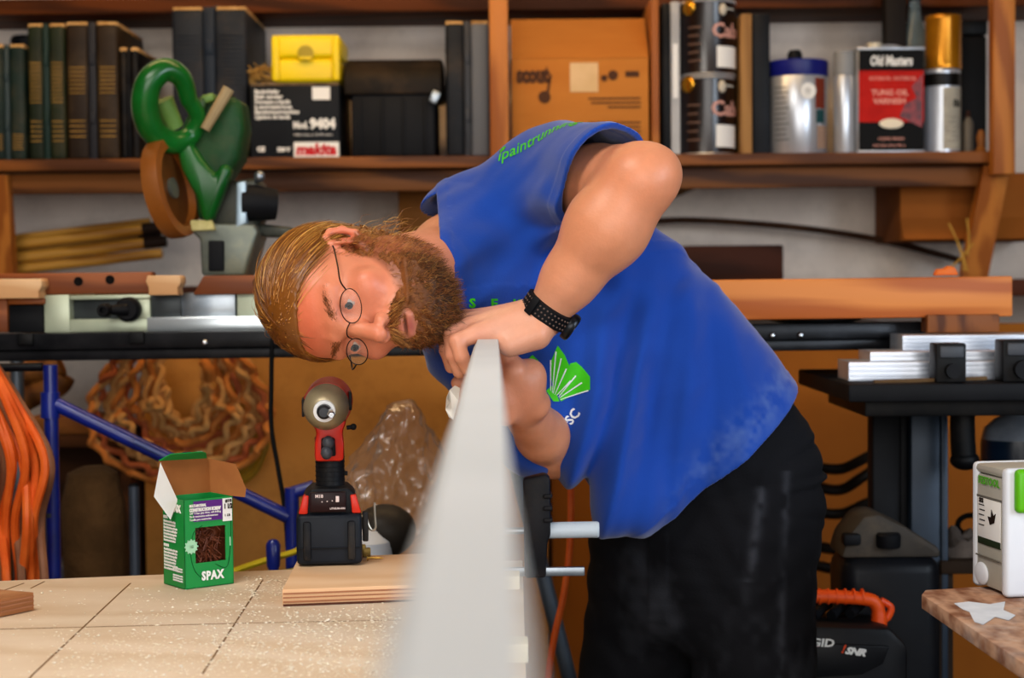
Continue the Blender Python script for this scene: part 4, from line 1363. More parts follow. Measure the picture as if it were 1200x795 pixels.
# plywood with scored joints, in table space
mt = mat('table_plywood', 'd8bfa2', 'e5d1ba', scale=5, rough=.7, kind='wood', stretch=(.35, 1, 1), lo=.2, hi=.8, dust='f0e4cf', damt=.35)
MB().prism(poly, .036, Matrix.Translation((0, 0, ZTAB - .018)), bev=.0015).build('tabletop', mt, t)
m_j = mat('joint_dark', '8a6638', '6d4d28', scale=30, rough=.9)
for (x0, y0, x1, y1, wd) in ((37.5, 792, 144, 692, 2.0), (22, 812, 37.5, 792, 2.0), (144, 692, 153, 684, 2.0), (237.5, 790, 298, 696, 2.0), (298, 696, 308, 680, 2.0), (0, 738, 100, 735.5, 1.8), (100, 735.5, 285, 731, 1.8), (285, 731, 470, 727, 1.2), (0, 694, 28, 684, 2), (36, 690, 52, 682, 2), (-40, 740, 0, 738, 2)):
    a, b = G(x0, y0) - o, G(x1, y1) - o
    d = (b - a)
    n = V((-d.y, d.x, 0)).normalized() * (wd / FPX * 2.0 * .5)
    z = V((0, 0, .0004))
    z2 = V((0, 0, -.003))
    MB().raw([a - n + z, b - n + z, b + n + z, a + n + z, a - n + z2, b - n + z2, b + n + z2, a + n + z2], [(0, 1, 2, 3), (7, 6, 5, 4), (0, 4, 5, 1), (1, 5, 6, 2), (2, 6, 7, 3), (3, 7, 4, 0)]).build('scored_joint', m_j, t)
for lx, ly in ((-1.05, 1.2), (-.06, 1.2), (-1.05, 2.1), (-.06, 2.26)):
    MB().box((lx - o.x, ly - o.y, (ZTAB - .036) / 2), (.07, .07, ZTAB - .036), .004).build('leg', M_PINE, t)
# pale offcuts sticking out at the right edge, seen beside the board
for (x0, y0, x1, y1, i) in ((590, 676, 611, 692, 0), (590, 756, 622, 778, 1)):
    a, b, c = G(x0, y1), G(x1, y1), P(x1, y0, G(x1, y1).y)
    hh = max(.012, c.z - ZTAB)
    nm = ('pale pine block under the far part of the white board', 'pale pine block under the near part of the white board')[i]
    tag(MB().prism([(-.035, -.012), (.012 + b.x * 0, -.012), (.012, .03), (-.03, .034)], hh, Matrix.Translation((0, 0, hh / 2)), bev=.0015).build('pine_block', mat('cream_block', 'e6dcc0', 'efe6cf', scale=6, rough=.7), loc=(b.x - .014, b.y + .012, ZTAB + .0006)), nm, 'block', 'pale pine blocks on the table edge')

# shavings: uncountable
r_ = random.Random(11)
m = MB()
dens = ((150, 690, 470, 790, 900), (0, 690, 470, 795, 500), (240, 690, 310, 780, 420), (285, 676, 345, 700, 200), (330, 715, 470, 795, 1100), (60, 740, 330, 795, 700))
for x0, y0, x1, y1, n in dens:
    for i in range(n):
        p = G(r_.uniform(x0, x1), r_.uniform(y0, y1)) - o
        if p.y + o.y > tb0.y + dirb.y / dirb.x * (p.x + o.x - tb0.x) - .015:
            continue
        s = r_.choice((.0006, .0008, .001, .0014, .002)) * r_.uniform(.7, 1.3)
        a = r_.uniform(0, PI)
        u, w_2 = V((math.cos(a), math.sin(a), 0)) * s, V((-math.sin(a), math.cos(a), 0)) * s * r_.uniform(.4, .9)
        h_ = V((0, 0, s * r_.uniform(.05, .4)))
        k = p + V((0, 0, .0006))
        m.raw([k - u - w_2, k + u - w_2, k + u + w_2 + h_, k - u + w_2 + h_ * .6, k + V((0, 0, s * .25)) + h_], [(0, 1, 4), (1, 2, 4), (2, 3, 4), (3, 0, 4), (3, 2, 1, 0)])
sh = m.build('wood_shavings', mat('shavings', 'f1e3c8', 'fff6e6', scale=60, rough=.9), None, smooth=0, loc=tuple(o))
tag(sh, 'pale wood shavings scattered over the work table', 'shavings', kind='stuff')

# ------------------------------------------------------------------ plywood pad and left offcut
a, b = G(331, 711.5), G(520, 704)
ux = (b - a).normalized()
uy = V((-ux.y, ux.x, 0))
ZP = ZTAB + .0215
t = thing('plywood_offcut', 'square of thick pinkish plywood under the cordless driver', 'plywood', (a.x, a.y, ZTAB + .0006), (0, 0, math.degrees(math.atan2(ux.y, ux.x))))
c = G(347, 672, ZP) - a
dl = (c.dot(ux), c.dot(uy))
M_PLY = mat('pink_plywood', 'dcb48c', 'e8c6a2', scale=5, rough=.65, kind='wood', stretch=(.3, 1, 1), lo=.2, hi=.8)
bk = (G(440, 651, ZP) - a).dot(uy)
pl = [(0, 0), (.26, 0), (.26, bk), (dl[0] + .008, bk)]
MB().prism(pl, .0205, Matrix.Translation((0, 0, .0107)), bev=.001).build('ply_sheet', M_PLY, t)
m = MB()
for zz, w_3 in ((.0052, .0022), (.0105, .0016), (.0155, .002)):
    m.box((.13, -.0006, zz), (.258, .0012, w_3))
m.build('edge_plies', mat('edge_ply', '9a6848', 'b58262', scale=30, rough=.8, stretch=(.2, 1, 1)), t)
MB().box((.13, -.0005, .0012), (.258, .001, .0024)).build('bottom_shadow_ply', mat('shaded_ply', '5c3524', rough=.9), t)  # dark bottom strip: shade under the edge put into the colour

a, b = G(-60, 737), G(40, 716)
ux = (b - a).normalized()
t = thing('wood_offcut', 'thick brown offcut at the left edge of the work table', 'offcut', tuple(b + V((0, 0, .0006))), (0, 0, math.degrees(math.atan2(ux.y, ux.x))))
M_OFF = mat('offcut_wood', 'a8734a', 'c08d62', scale=8, rough=.7, kind='wood', stretch=(.2, 1, 1))
MB().prism([(0, 0), (-.2, 0), (-.2, .12), (-.008, .055)], .022, Matrix.Translation((0, 0, .0112)), bev=.001).build('offcut_body', M_OFF, t)
m = MB()
for zz in (.006, .012, .017):
    m.box((-.1, -.0006, zz), (.198, .0012, .002))
m.build('edge_plies', mat('edge_ply', '9a6848'), t)

# ------------------------------------------------------------------ green screw carton
bc = G(217, 692)
q1, q2 = G(274, 684.5), G(181, 686.5)
ex = (q1 - bc)
yaw = math.atan2(ex.y, ex.x)
W_, D_, H_ = ex.length, (q2 - bc).length, .117
t = thing('screw_carton', 'open green and purple screw carton with a window', 'carton', tuple(bc + V((0, 0, .0006))), (0, 0, math.degrees(yaw)))
M_GRN = mat('carton_green', '168c44', '1c9c4e', scale=6, rough=.45)
M_GRND = mat('carton_dark_green', '0a4a22', '0d5a2a', scale=20, rough=.45)
M_KRAFT = mat('kraft_inside', '8f5a2c', 'a06a38', scale=8, rough=.85)
M_PUR = mat('carton_purple', '5a1d78', '66258a', scale=8, rough=.45)
TH = .0012
wz0, wz1 = H_ * .28, H_ * .68
wx0, wx1 = W_ * .22, W_ * .84
# walls of the open box; the front has a window
m = MB()
m.box((W_ / 2, TH / 2, wz0 / 2), (W_, TH, wz0))
m.box((W_ / 2, TH / 2, (wz1 + H_) / 2), (W_, TH, H_ - wz1))
m.box((wx0 / 2, TH / 2, (wz0 + wz1) / 2), (wx0, TH, wz1 - wz0))
m.box(((wx1 + W_) / 2, TH / 2, (wz0 + wz1) / 2), (W_ - wx1, TH, wz1 - wz0))
m.box((TH / 2, D_ / 2, H_ / 2), (TH, D_, H_))
m.box((W_ - TH / 2, D_ / 2, H_ / 2), (TH, D_, H_))
m.box((W_ / 2, D_ - TH / 2, H_ / 2), (W_, TH, H_))
m.box((W_ / 2, D_ / 2, TH / 2), (W_, D_, TH))
m.build('carton_walls', M_GRN, t)
m = MB()
for i in range(70):
    x, z = wx0 + (wx1 - wx0) * r_.random(), wz0 - .004 + (wz1 - wz0 + .006) * r_.random()
    a = r_.uniform(0, PI)
    d = V((math.cos(a), .3, math.sin(a))) * .009
    c = V((x, .009 + .006 * r_.random(), z))
    m.tube([c - d, c + d], [.0008, .0014], 5)
m.box((W_ / 2, .02, (wz0 + wz1) / 2), (W_ * .94, .008, wz1 - wz0 + .012))
s_ = m.build('screws', mat('bronze_screws', '5a2f1c', '7a452b', scale=60, rough=.4, metal=.4), t)
s_['kind'] = 'stuff'
F = -.0006
m = MB()
m.box((W_ * .545, F, H_ * .865), (W_ * .91 * .72, .001, H_ * .23))
m.build('purple_panel', M_PUR, t, loc=(-W_ * .03, 0, 0))
MB().box((W_ * .875, F - .0006, H_ * .855), (W_ * .19, .001, H_ * .26)).build('size_label', M_WHITE, t)
m = MB()
m.text('MULTI-MATERIAL', H_ * .042, front(W_ * .10, F - .001, H_ * .918), bold=.0002, fit=W_ * .34)
m.text('CONSTRUCTION SCREW', H_ * .050, front(W_ * .10, F - .001, H_ * .868), bold=.0004, fit=W_ * .64)
for k, s in enumerate(('1/4" T-Star plus drive, self-drilling', 'Vis de construction multi-materiaux', 'Tornillo para construccion')):
    m.text(s, H_ * .034, front(W_ * .10, F - .001, H_ * (.835 - .035 * k)), fit=W_ * (.64, .58, .44)[k])
m.build('lettering', M_WHITE, t)
m = MB()
m.text('SPAX', H_ * .135, front(W_ * .33, F - .001, H_ * .085), bold=.0007, space=1.12, fit=W_ * .46)
m.build('brand_lettering', M_WHITE, t)
m = MB().text('1 1/2', H_ * .075, front(W_ * .80, F - .0016, H_ * .87), bold=.0004, sx=.7)
m.text('#10', H_ * .05, front(W_ * .83, F - .0016, H_ * .94), bold=.0002)
m.text('1 LB', H_ * .04, front(W_ * .81, F - .0016, H_ * .78))
m.build('size_lettering', M_INK, t)
m = MB().lathe([(.0065, 0), (.0085, 0), (.0085, .0006), (.0065, .0006)], front(W_ * .13, F, H_ * .475), seg=28)
for k in range(12):
    a = k * PI / 6
    m.box((W_ * .13 + .0092 * math.cos(a), F - .0003, H_ * .475 + .0092 * math.sin(a)), (.0016, .0006, .0016))
m.box((W_ * .13, F - .0003, H_ * .475), (.006, .0006, .004))
m.build('quality_seal', mat('pale_green_print', 'a9d6b4', rough=.5), t)
m = MB().tube(smooth_path([(W_ * .36, F, H_ * .70), (W_ * .18, F, H_ * .62), (W_ * .12, F, H_ * .4), (W_ * .2, F, H_ * .2), (W_ * .4, F, H_ * .08)], 8), .0028, 6, flat=.12)
m.tube(smooth_path([(W_ * .62, F, H_ * .25), (W_ * .85, F, H_ * .2), (W_ * .93, F, H_ * .4), (W_ * .95, F, H_ * .7), (W_ * .9, F, H_ * .95)], 8), .003, 6, flat=.12)
m.v = [(x, F + (y - F) * .12, z) for x, y, z in m.v]
m.build('screw_print', M_GRND, t)
MB().box((W_ * .93, F, H_ * .49), (W_ * .02, .0008, H_ * .10)).build('pale_accent', mat('pale_green_print', 'a9d6b4'), t)
# left side print (faces local -x)
SD = Matrix.Translation((F, 0, 0)) @ Euler((PI / 2, 0, -PI / 2)).to_matrix().to_4x4()


def side(y, z):
    return Matrix.Translation((F - .0004, D_ - y, z)) @ Euler((PI / 2, 0, -PI / 2)).to_matrix().to_4x4()


m = MB()
m.text('SPAX', H_ * .11, side(D_ * .36, H_ * .86), bold=.0009)
for blk, (z0, n) in enumerate(((.72, 7), (.40, 7))):
    for k in range(n):
        m.text(('Exterior rated coating', 'Revetement exterieur', 'Recubrimiento resistente', 'for use in treated lumber', 'bois traite et composite')[(k + 2 * blk) % 5], H_ * .034, side(D_ * .07, H_ * (z0 - .036 * k)), bold=.00022, sx=.92)
m.text('SPAX', H_ * .04, side(D_ * .07, H_ * .765), bold=.0004)
m.text('USAGE', H_ * .036, side(D_ * .07, H_ * .445), bold=.0004)
for k in range(3):
    m.text('ESR-3034 Made in USA', H_ * .024, side(D_ * .48, H_ * (.13 - .028 * k)), bold=.0001)
for k in range(2):
    m.text('spax.us (888) 222-7729', H_ * .024, side(D_ * .48, H_ * (.21 - .028 * k)), bold=.0001)
m.build('side_lettering', M_WHITE, t)
# flaps
fl = .058
m = MB()
tp = [(0, D_, H_), (W_, D_, H_), (W_ * 1.02, D_ + .010, H_ + fl * .80), (W_ * .02, D_ + .012, H_ + fl * .82)]
k = V((0, TH, 0))
m.raw([V(p) for p in tp] + [V(p) + k for p in tp], [(0, 1, 2, 3), (7, 6, 5, 4), (0, 4, 5, 1), (1, 5, 6, 2), (2, 6, 7, 3), (3, 7, 4, 0)])
m.build('back_flap', M_KRAFT, t)
m = MB()
tp = [(W_ * .02, D_ + .012, H_ + fl * .82), (W_ * 1.0, D_ + .010, H_ + fl * .80), (W_ * .93, D_ + .002, H_ + fl * .93), (W_ * .78, D_ - .004, H_ + fl * .98), (W_ * .15, D_ - .004, H_ + fl * .98)]
k = V((0, .0003, .0012))
m.raw([V(p) for p in tp] + [V(p) - k for p in tp], [(0, 1, 2, 3, 4), (9, 8, 7, 6, 5)] + [(i, i + 5, (i + 1) % 5 + 5, (i + 1) % 5) for i in range(5)])
m.build('tuck_tab', M_GRN, t)
MB().raw([(W_ * .36, D_ + .004, H_ + fl * .894), (W_ * .62, D_ + .004, H_ + fl * .89), (W_ * .58, D_ - .003, H_ + fl * .99), (W_ * .40, D_ - .003, H_ + fl * .99)], [(0, 1, 2, 3)]).build('tab_purple', M_PUR, t)
MB().raw([(W_ * .70, D_ + .003, H_ + fl * .90), (W_ * .84, D_ + .003, H_ + fl * .90), (W_ * .82, D_ - .003, H_ + fl * .985), (W_ * .70, D_ - .003, H_ + fl * .985)], [(0, 1, 2, 3)]).build('tab_lettering', M_WHITE, t)
# left flap: white outside, folded out and hanging; right flap: kraft, open to the right
def sheet(pts, th):
    pts = [V(p) for p in pts]
    n = (pts[1] - pts[0]).cross(pts[2] - pts[0]).normalized() * th
    N_ = len(pts)
    return MB().raw(pts + [p + n for p in pts], [tuple(range(N_)), tuple(range(2 * N_ - 1, N_ - 1, -1))] + [(i, i + N_, (i + 1) % N_ + N_, (i + 1) % N_) for i in range(N_)])


sheet([(0, D_, H_), (0, D_ * .30, H_), (-.009, D_ * .36, H_ - .026), (-.024, D_ * .62, H_ + .004), (-.004, D_ * .95, H_ + .046)], .0009).build('left_flap', M_WHITE, t)
sheet([(W_, .002, H_), (W_, D_, H_), (W_ * 1.02, D_ + .010, H_ + .045), (W_ + .026, D_ * .62, H_ + .038), (W_ + .030, D_ * .3, H_ + .006), (W_ + .022, D_ * .12, H_ - .004)], .0009).build('right_flap', M_KRAFT, t)

# ------------------------------------------------------------------ cordless impact driver
base = G(383, 664, ZP)
t = thing('impact_driver', 'red and black cordless impact driver standing on its battery', 'driver', (base.x, base.y + .045, ZP + .0008), (0, 0, 6.3))
s = 1 / (FPX / base.y)                       # metres per pixel at the driver


def D(px, py, d=0.0):
    return V(((px - 383) * s, -.045 + d, (664 - py) * s))


M_DRB = mat('driver_black', '18191d', '222429', scale=12, rough=.5, dust='6f6250', damt=.3)
M_DRR = mat('driver_red', 'c22a14', 'd23820', scale=9, rough=.35, dust='a05a3a', damt=.25)
M_GREYM = mat('driver_nose_metal', 'a09478', 'b5a98c', scale=7, rough=.4, metal=.35)
# battery
m = MB().box(D(382, 633, .04) , ((421 - 344) * s, .085, 60 * s), .007, seg=3)
bat = m.build('battery', mat('battery_black', '1b1f26', '262b33', scale=8, rough=.45), t)
for x in (356, 408):
    MB().box(D(x, 634, -.004), (9 * s, .008, 46 * s), .003).build('battery_rib', M_DRB, bat)
MB().box(D(382, 643, -.003), (72 * s, .004, 2 * s), .0008).build('battery_seam', M_BLACK2, bat)
m = MB().prism([(-35 * s, 0), (35 * s, 0), (31 * s, 22 * s), (22 * s, 31 * s), (-20 * s, 31 * s), (-30 * s, 22 * s)], .08, front(0, 0, 60 * s), bev=.004)
m.build('battery_mount', M_DRB, t)
for sg in (-1, 1):
    m = MB().prism([(sg * 37 * s, 1 * s), (sg * 26 * s, 1 * s), (sg * 24 * s, 23 * s), (sg * 31 * s, 23 * s)], .02, front(0, -.033, 60 * s), bev=.002)
    m.build('release_button', M_DRR, bat)
pan = MB().box(D(381, 588.5, -.0005), (42 * s, .006, 24 * s), .002).build('panel', mat('panel_dark', '241416', '33191a', scale=12, rough=.35), t)
m = MB()
for k in range(4):
    m.ball(D(374 + 6 * k, 588 - k * .5, -.004), .0009, seg=8)
m.box(D(392, 585, -.0042), (4 * s, .001, 7 * s), .0003)
m.text('M18', .006, front(*D(366, 583, -.0042)), bold=.0002)
m.text('LITHIUM-ION', .0034, front(*D(383, 597, -.0042)), bold=.0001)
m.build('panel_lettering', mat('panel_white', 'd9c8c4', rough=.5), pan)
# grip
pts = [D(386, 606, .045), D(385, 590, .045), D(384, 560, .047), D(384, 535, .05), D(383, 515, .052)]
m = MB().tube(smooth_path(pts, 5), [.026, .024, .022, .0205, .020] + [.0195] * 16, 20, flat=1.1)
grp = m.build('grip', M_DRB, t)
m = MB()
for k in range(9):
    c = D(384, 540 + 5.4 * k, .049 - k * .0004)
    m.tube([c - V((0, 0, .0006)), c + V((0, 0, .0006))], .0202, 20, flat=1.1)
m.build('grip_ribs', M_BLACK2, grp)
m = plate(MB(), [D(366, 545), D(401, 545), D(402, 520), D(399, 504), D(404, 492), D(362, 492), D(368, 504), D(365, 520)], lambda p, _y, d: p + V((0, d, 0)), 0, .0, .0) if False else MB()
m.prism([((x - 383) * s, (664 - y) * s) for x, y in ((366, 543), (400, 543), (401, 522), (399, 508), (405, 494), (361, 494), (369, 508), (366, 522))], .062, front(0, .005, 0), bev=.005)
trh = m.build('trigger_housing', M_DRR, t)
m = MB().prism([((x - 383) * s, (664 - y) * s) for x, y in ((373, 536), (391, 536), (390, 514), (374, 514))], .016, front(0, -.028, 0), bev=.003)
m.build('trigger_recess', M_BLACK2, trh)
m = MB().ball(D(380, 531, -.0) + V((0, .004, 0)), (7 * s, .012, 8 * s))
m.ball(D(382, 519) + V((0, .006, 0)), (7 * s, .010, 8 * s))
m.build('trigger', mat('trigger_grey', '4a4d54', '5d6067', scale=8, rough=.4), trh)
# head, pointing at the viewer
hc = D(381, 478, 0)
HX = Matrix.Translation((hc.x, 0, hc.z)) @ Euler((PI / 2 + math.radians(2.5), 0, math.radians(-3))).to_matrix().to_4x4()
r = 28 * s
MB().lathe([(r * .42, .062), (r * .62, .058), (r * .88, .040), (r * .97, .018), (r * .98, -.01), (r * .9, -.012)], HX, seg=40).build('gear_nose', M_GREYM, t)
MB().lathe([(r * .99, .004), (r * 1.04, -.004), (r * 1.04, -.07), (r * .95, -.10), (r * .6, -.11), (.0001, -.11)], HX, seg=40).build('motor_housing', M_DRR, t)
MB().box((hc.x + r * 1.0, .012, hc.z + .006), (.004, .05, .024), .0015).build('side_vent', M_DRB, t)
MB().box((hc.x - r * 1.0, .012, hc.z - .002), (.004, .05, .024), .0015).build('side_vent', M_DRB, t)
MB().lathe([(r * .30, .0625), (r * .32, .066), (r * .45, .066), (r * .47, .0615), (r * .30, .0605)], HX, seg=36).build('nose_ring', mat('white_ring', 'e2e4e6', rough=.35), t)
MB().lathe([(r * .16, .060), (r * .31, .062), (r * .30, .074), (r * .2, .078), (.0001, .078)], HX, seg=30).build('chuck', mat('chuck_grey', '34363b', '44464b', scale=20, rough=.35, metal=.5), t)
m = MB().lathe([(.0052, .07), (.0052, .104), (.0038, .107), (.0001, .107)], HX @ Matrix.Rotation(math.radians(6), 4, 'Y'), seg=6)
m.build('bit', M_CHROME, t)
MB().cyl(D(404, 503, .02), D(411, 502, .02), .003).ball(D(412, 502, .02), .0045).build('direction_switch', M_BLACK2, t)
MB().cyl(D(400, 560, .05), D(405, 560, .05), .003, seg=10).build('lanyard_stud', M_DRB, t)
# belt hook at the side
m = MB().tube(smooth_path([D(420, 610, .03), D(426, 611, .03), D(429, 621, .03), D(433, 627, .03), D(437, 624, .03), D(436.5, 610, .03), D(436, 594, .03)], 5), .0017, 8)
m.build('belt_hook', mat('dull_wire', 'b0a898', 'c4bcae', scale=20, rough=.3, metal=.8), t)
MB().box(D(425, 622, .03), (7 * s, .012, 36 * s), .002).build('hook_mount', M_DRB, t)

# loose screw on the plywood
c = G(430, 658, ZP)
t = thing('loose_screw', 'small brass screw lying beside the driver battery', 'screw', (c.x, c.y, ZP + .0045), (0, 0, -8))
MB().lathe([(.0001, 0), (.0042, .0005), (.0042, .0012), (.0018, .0035), (.0016, .018), (.0003, .024)], Euler((0, PI / 2, 0)).to_matrix().to_4x4(), seg=14).build('screw_body', mat('brass', '9a7a3a', 'b89650', scale=30, rough=.3, metal=.9), t)
c = G(428, 656, ZP)
t = thing('brass_nut', 'little brass bracket standing behind the loose screw', 'bracket', (c.x, c.y + .02, ZP + .0008), (0, 0, 12))
m = MB().box((0, 0, .006), (.011, .009, .012), .001).box((-.004, 0, .010), (.006, .008, .014), .001)
m.build('bracket_body', mat('old_brass', '6d5a30', '8a7440', scale=30, rough=.4, metal=.7), t)

# ------------------------------------------------------------------ bar clamp at the table edge
YC = 2.30
t = thing('bar_clamp', 'bar clamp with a white handle at the right table edge', 'clamp', (P(640, 668, YC).x, YC, ZTAB + .0008))
o = t.location.copy()
q = lambda x, y, d=0: P(x, y, YC + d) - o
m = MB().box(((q(520, 665).x + q(685, 665).x) / 2, 0, .0065), (q(685, 665).x - q(520, 665).x, .008, .012), .0012)
m.build('steel_bar', M_STEEL, t)
M_CLB = mat('clamp_black', '17161a', '242226', scale=12, rough=.5, dust='5a4a36', damt=.3)
m = MB().prism([(q(609, 0).x, .0), (q(634, 0).x, .0), (q(636, 0).x, q(0, 640).z), (q(640, 0).x, q(0, 632).z), (q(640, 0).x, q(0, 565).z), (q(634, 0).x, q(0, 560).z), (q(608, 0).x, q(0, 566).z)], .03, front(0, 0, 0), bev=.004)
jaw = m.build('sliding_jaw', M_CLB, t)
m = MB()
for k in range(3):
    m.box((q(637, 0).x, -.0, q(0, 586 + 14 * k).z), (.012, .036, .006), .0015)
m.build('jaw_ribs', M_CLB, jaw)
MB().cyl(q(560, 623), q(630, 622), .0045, seg=12).build('screw_spindle', M_STEEL, t)
MB().cyl(q(626, 622), q(637, 622), .0085, seg=18).build('ferrule', M_CHROME, t)
pts = [q(635, 622), q(638, 622), q(660, 621.5), q(690, 621), q(700, 621), q(702, 621)]
MB().tube(pts, [.0095, .0112, .0112, .0112, .0112, .0095], 20).build('handle', mat('white_handle', 'c2cdd6', 'd4dde4', scale=18, rough=.4, dust='8a8f94', damt=.4), t)

# ------------------------------------------------------------------ right front: OSB panel and the white case
e0, e1 = G(1080, 697), G(1200, 778)
dr = (e1 - e0).normalized()
t = thing('side_bench', 'chipboard panel with spilled white paint at the right edge', 'bench', (e0.x + .3, e0.y - .3, 0))
o = t.location.copy()
pA = e0 - o
pB = e0 + dr * .75 - o
bkd = .14
poly = [(pA.x, pA.y), (pB.x, pB.y), (pB.x + .6, pB.y), (pB.x + .6, pA.y + bkd), (pA.x + .08, pA.y + bkd * .35), (pA.x + .012, pA.y + .03)]
M_OSB = mat('chipboard_flakes', '8f5f42', 'cda588', scale=38, rough=.8, stretch=(1, .5, 1), lo=.38, hi=.62, detail=2, dust='ddd4cc', damt=.6)
MB().prism(poly, .018, Matrix.Translation((0, 0, ZTAB - .009)), bev=.001).build('panel', M_OSB, t)
pts = [(1118, 708), (1135, 706), (1160, 709), (1178, 706), (1176, 716), (1190, 722), (1182, 728), (1166, 724), (1152, 733), (1142, 730), (1136, 718), (1128, 715)]
m = MB().raw([G(x, y) - o + V((0, 0, .0008)) for x, y in pts], [tuple(range(len(pts)))])
m.raw([G(x, y) - o + V((0, 0, .0003)) for x, y in pts], [tuple(range(len(pts) - 1, -1, -1))])
m.build('paint_spill', mat('white_spill', 'e4e6ea', 'cfd2d8', scale=20, rough=.5), t)
for dx, dy in ((.1, -.66), (.54, -.66), (.54, .05), (.16, .0)):
    MB().box((pA.x + dx, pA.y + dy, (ZTAB - .018) / 2), (.05, .05, ZTAB - .018), .003).build('leg', mat('bench_leg_dark', '2a2520', '36302a', scale=6, rough=.7), t)

c0 = G(1178, 702)
t = thing('plastic_case', 'white plastic case with a green latch on the chipboard', 'case', tuple(c0 + V((0, 0, .0006))), (0, 0, 9))
hh = P(1150, 543, 2.19).z - ZTAB
M_FW = mat('white_case_plastic', 'd5d8de', 'dfe2e6', scale=6, rough=.4)
M_FG = mat('beige_case_plastic', 'aaa69a', 'b8b4a8', scale=6, rough=.45)
dd = .098
m = MB().box((.15, dd / 2, hh * .47), (.296, dd - .008, hh * .90), .006)
m.build('case_body', M_FG, t)
m = MB().box((.15, .006, hh * .5), (.30, .016, hh), .006, seg=3)
m.build('front_shell', M_FW, t)
MB().box((.15, dd - .006, hh * .5), (.30, .016, hh), .006, seg=3).build('back_shell', M_FW, t)
m = MB().box((.15, dd / 2, hh * .955), (.298, dd, .012), .005)
m.build('lid_rim', M_FG, t)
MB().box((.15, dd / 2, hh * .735), (.2975, dd * .8, .0035), .001).build('seam', mat('seam_dark', '6d6a62', rough=.6), t)


def lft(y, z):
    return Matrix.Translation((-.0008 + .002, dd - y, z)) @ Euler((PI / 2, 0, -PI / 2)).to_matrix().to_4x4()


MB().box((.0015, dd * .50, hh * .545), (.0016, dd * .66, hh * .36), .0003).build('paper_label', M_WHITE, t)
MB().box((.0012, dd * .50, hh * .385), (.0018, dd * .66, hh * .055), .0003).build('dark_label_band', mat('label_dark_green', '2f3a26', rough=.5), t)
m = MB()
for k in range(5):
    m.box((.0006, dd * (.72 - .02 * (k % 2)), hh * (.67 - .04 * k)), (.0008, dd * .16, hh * .008))
m.text('SYS', hh * .05, lft(dd * .22, hh * .69) @ Matrix.Translation((0, 0, .0012)), bold=.0002)
m.prism([(0, 0), (.012, .004), (.016, .016), (.010, .012), (.004, .020), (.003, .010), (-.006, .010)], .0008, lft(dd * .55, hh * .53) @ Matrix.Translation((0, 0, .0012)))
m.build('label_print', M_INK, t)
MB().text('FESTOOL', hh * .085, lft(dd * .2, hh * .84) @ Matrix.Translation((0, 0, .0012)), bold=.0003, space=1.1, fit=dd * .62).build('brand_lettering', mat('green_ink', '5fae2a', rough=.5), t)
MB().box((-.0005, dd * .5, hh * .265), (.002, dd * .72, .0018), .0004).build('ridge', mat('seam_dark', '6d6a62'), t)
m = MB().ball((.001, dd * .72, hh * .12), (.004, dd * .2, hh * .09))
m.build('corner_foot', M_FW, t)
m = MB().box((.0475, -.006, hh * .83), (.075, .014, hh * .34), .012, seg=4)
m.build('green_latch', mat('lime_green', '5fae16', '6cbf1e', scale=6, rough=.35), t)
MB().box((.062, -.0145, hh * .83), (.035, .004, hh * .12), .002).build('latch_recess', mat('dark_lime', '3d7a10', rough=.4), t)

# ------------------------------------------------------------------ the long white board
YE = 2.24
ZBRD = P(570, 397, YE).z
fa, fb = P(554.8, 399, YE), P(583.8, 397, YE)
wb = fb.x - fa.x
vpx, vpy = 577.5, 335.0
dv = (_F + CR * ((vpx - 600) / FPX) + CU * ((397.5 - vpy) / FPX))
dv = V((dv.x, dv.y, 0)).normalized()
t = thing('white_board', 'long white-painted board held on edge towards the viewer', 'board', ((fa.x + fb.x) / 2, YE, ZBRD - .095))
yawb = math.atan2(-dv.x, dv.y)
t.rotation_euler = (0, 0, yawb)
Lb = 2.02
hb = .095
M_BRD = mat('white_paint', 'd1d3d3', 'dadbdb', scale=4, rough=.5)
pr = [(-wb / 2, 0), (wb / 2, 0), (wb / 2, hb - .001), (wb / 2 - .001, hb), (-wb / 2 + .006, hb), (-wb / 2, hb - .012)]
m = MB().prism(pr, Lb, Matrix.Translation((0, -Lb / 2, 0)) @ Euler((PI / 2, 0, 0)).to_matrix().to_4x4())
m.build('board_body', M_BRD, t)
m = MB().box((0, .0006, hb * .5), (wb * .92, .0012, hb * .9), .0003)
m.build('raw_end', mat('raw_end_grain', 'c9b697', 'b8a382', scale=20, rough=.8), t)
# torn film hanging off the left side
o_ = P(530, 486, 2.15)
L = lambda x, y, d=0.0: P(x, y, 2.15 + d) - o_
m = MB()
pts = [(533, 452), (527, 457), (523, 466), (527, 472), (522, 480), (526, 489), (531, 492), (537, 470), (539, 455)]
b = bmesh.new()
b.faces.new([b.verts.new(L(x, y, .01 * math.sin(i * 2.1))) for i, (x, y) in enumerate(pts)])
bmesh.ops.triangulate(b, faces=b.faces[:])
r = bmesh.ops.extrude_face_region(b, geom=b.faces[:])
for g in r['geom']:
    if isinstance(g, bmesh.types.BMVert):
        g.co += V((.0, .0015, 0))
film = m.bm(b).build('torn_film', mat('white_film', 'e6e2dc', rough=.5), t)
film.matrix_parent_inverse = Matrix.Identity(4)
film.matrix_local = (Matrix.Translation(t.location) @ Euler(t.rotation_euler).to_matrix().to_4x4()).inverted() @ Matrix.Translation(o_)
# ------------------------------------------------------------------ smooth implicit surfaces for the figure
A_ = lambda p: np.array([p[0], p[1], p[2]], dtype=np.float64)


def s_cap(a, b, ra, rb, k=.01):
    a, b = A_(a), A_(b)
    ab = b - a
    L2 = max(ab @ ab, 1e-12)

    def f(p):
        t = np.clip(((p - a) @ ab) / L2, 0, 1)
        return np.linalg.norm(p - a - t[:, None] * ab, axis=1) - (ra + (rb - ra) * t)
    return ('+', f, k)


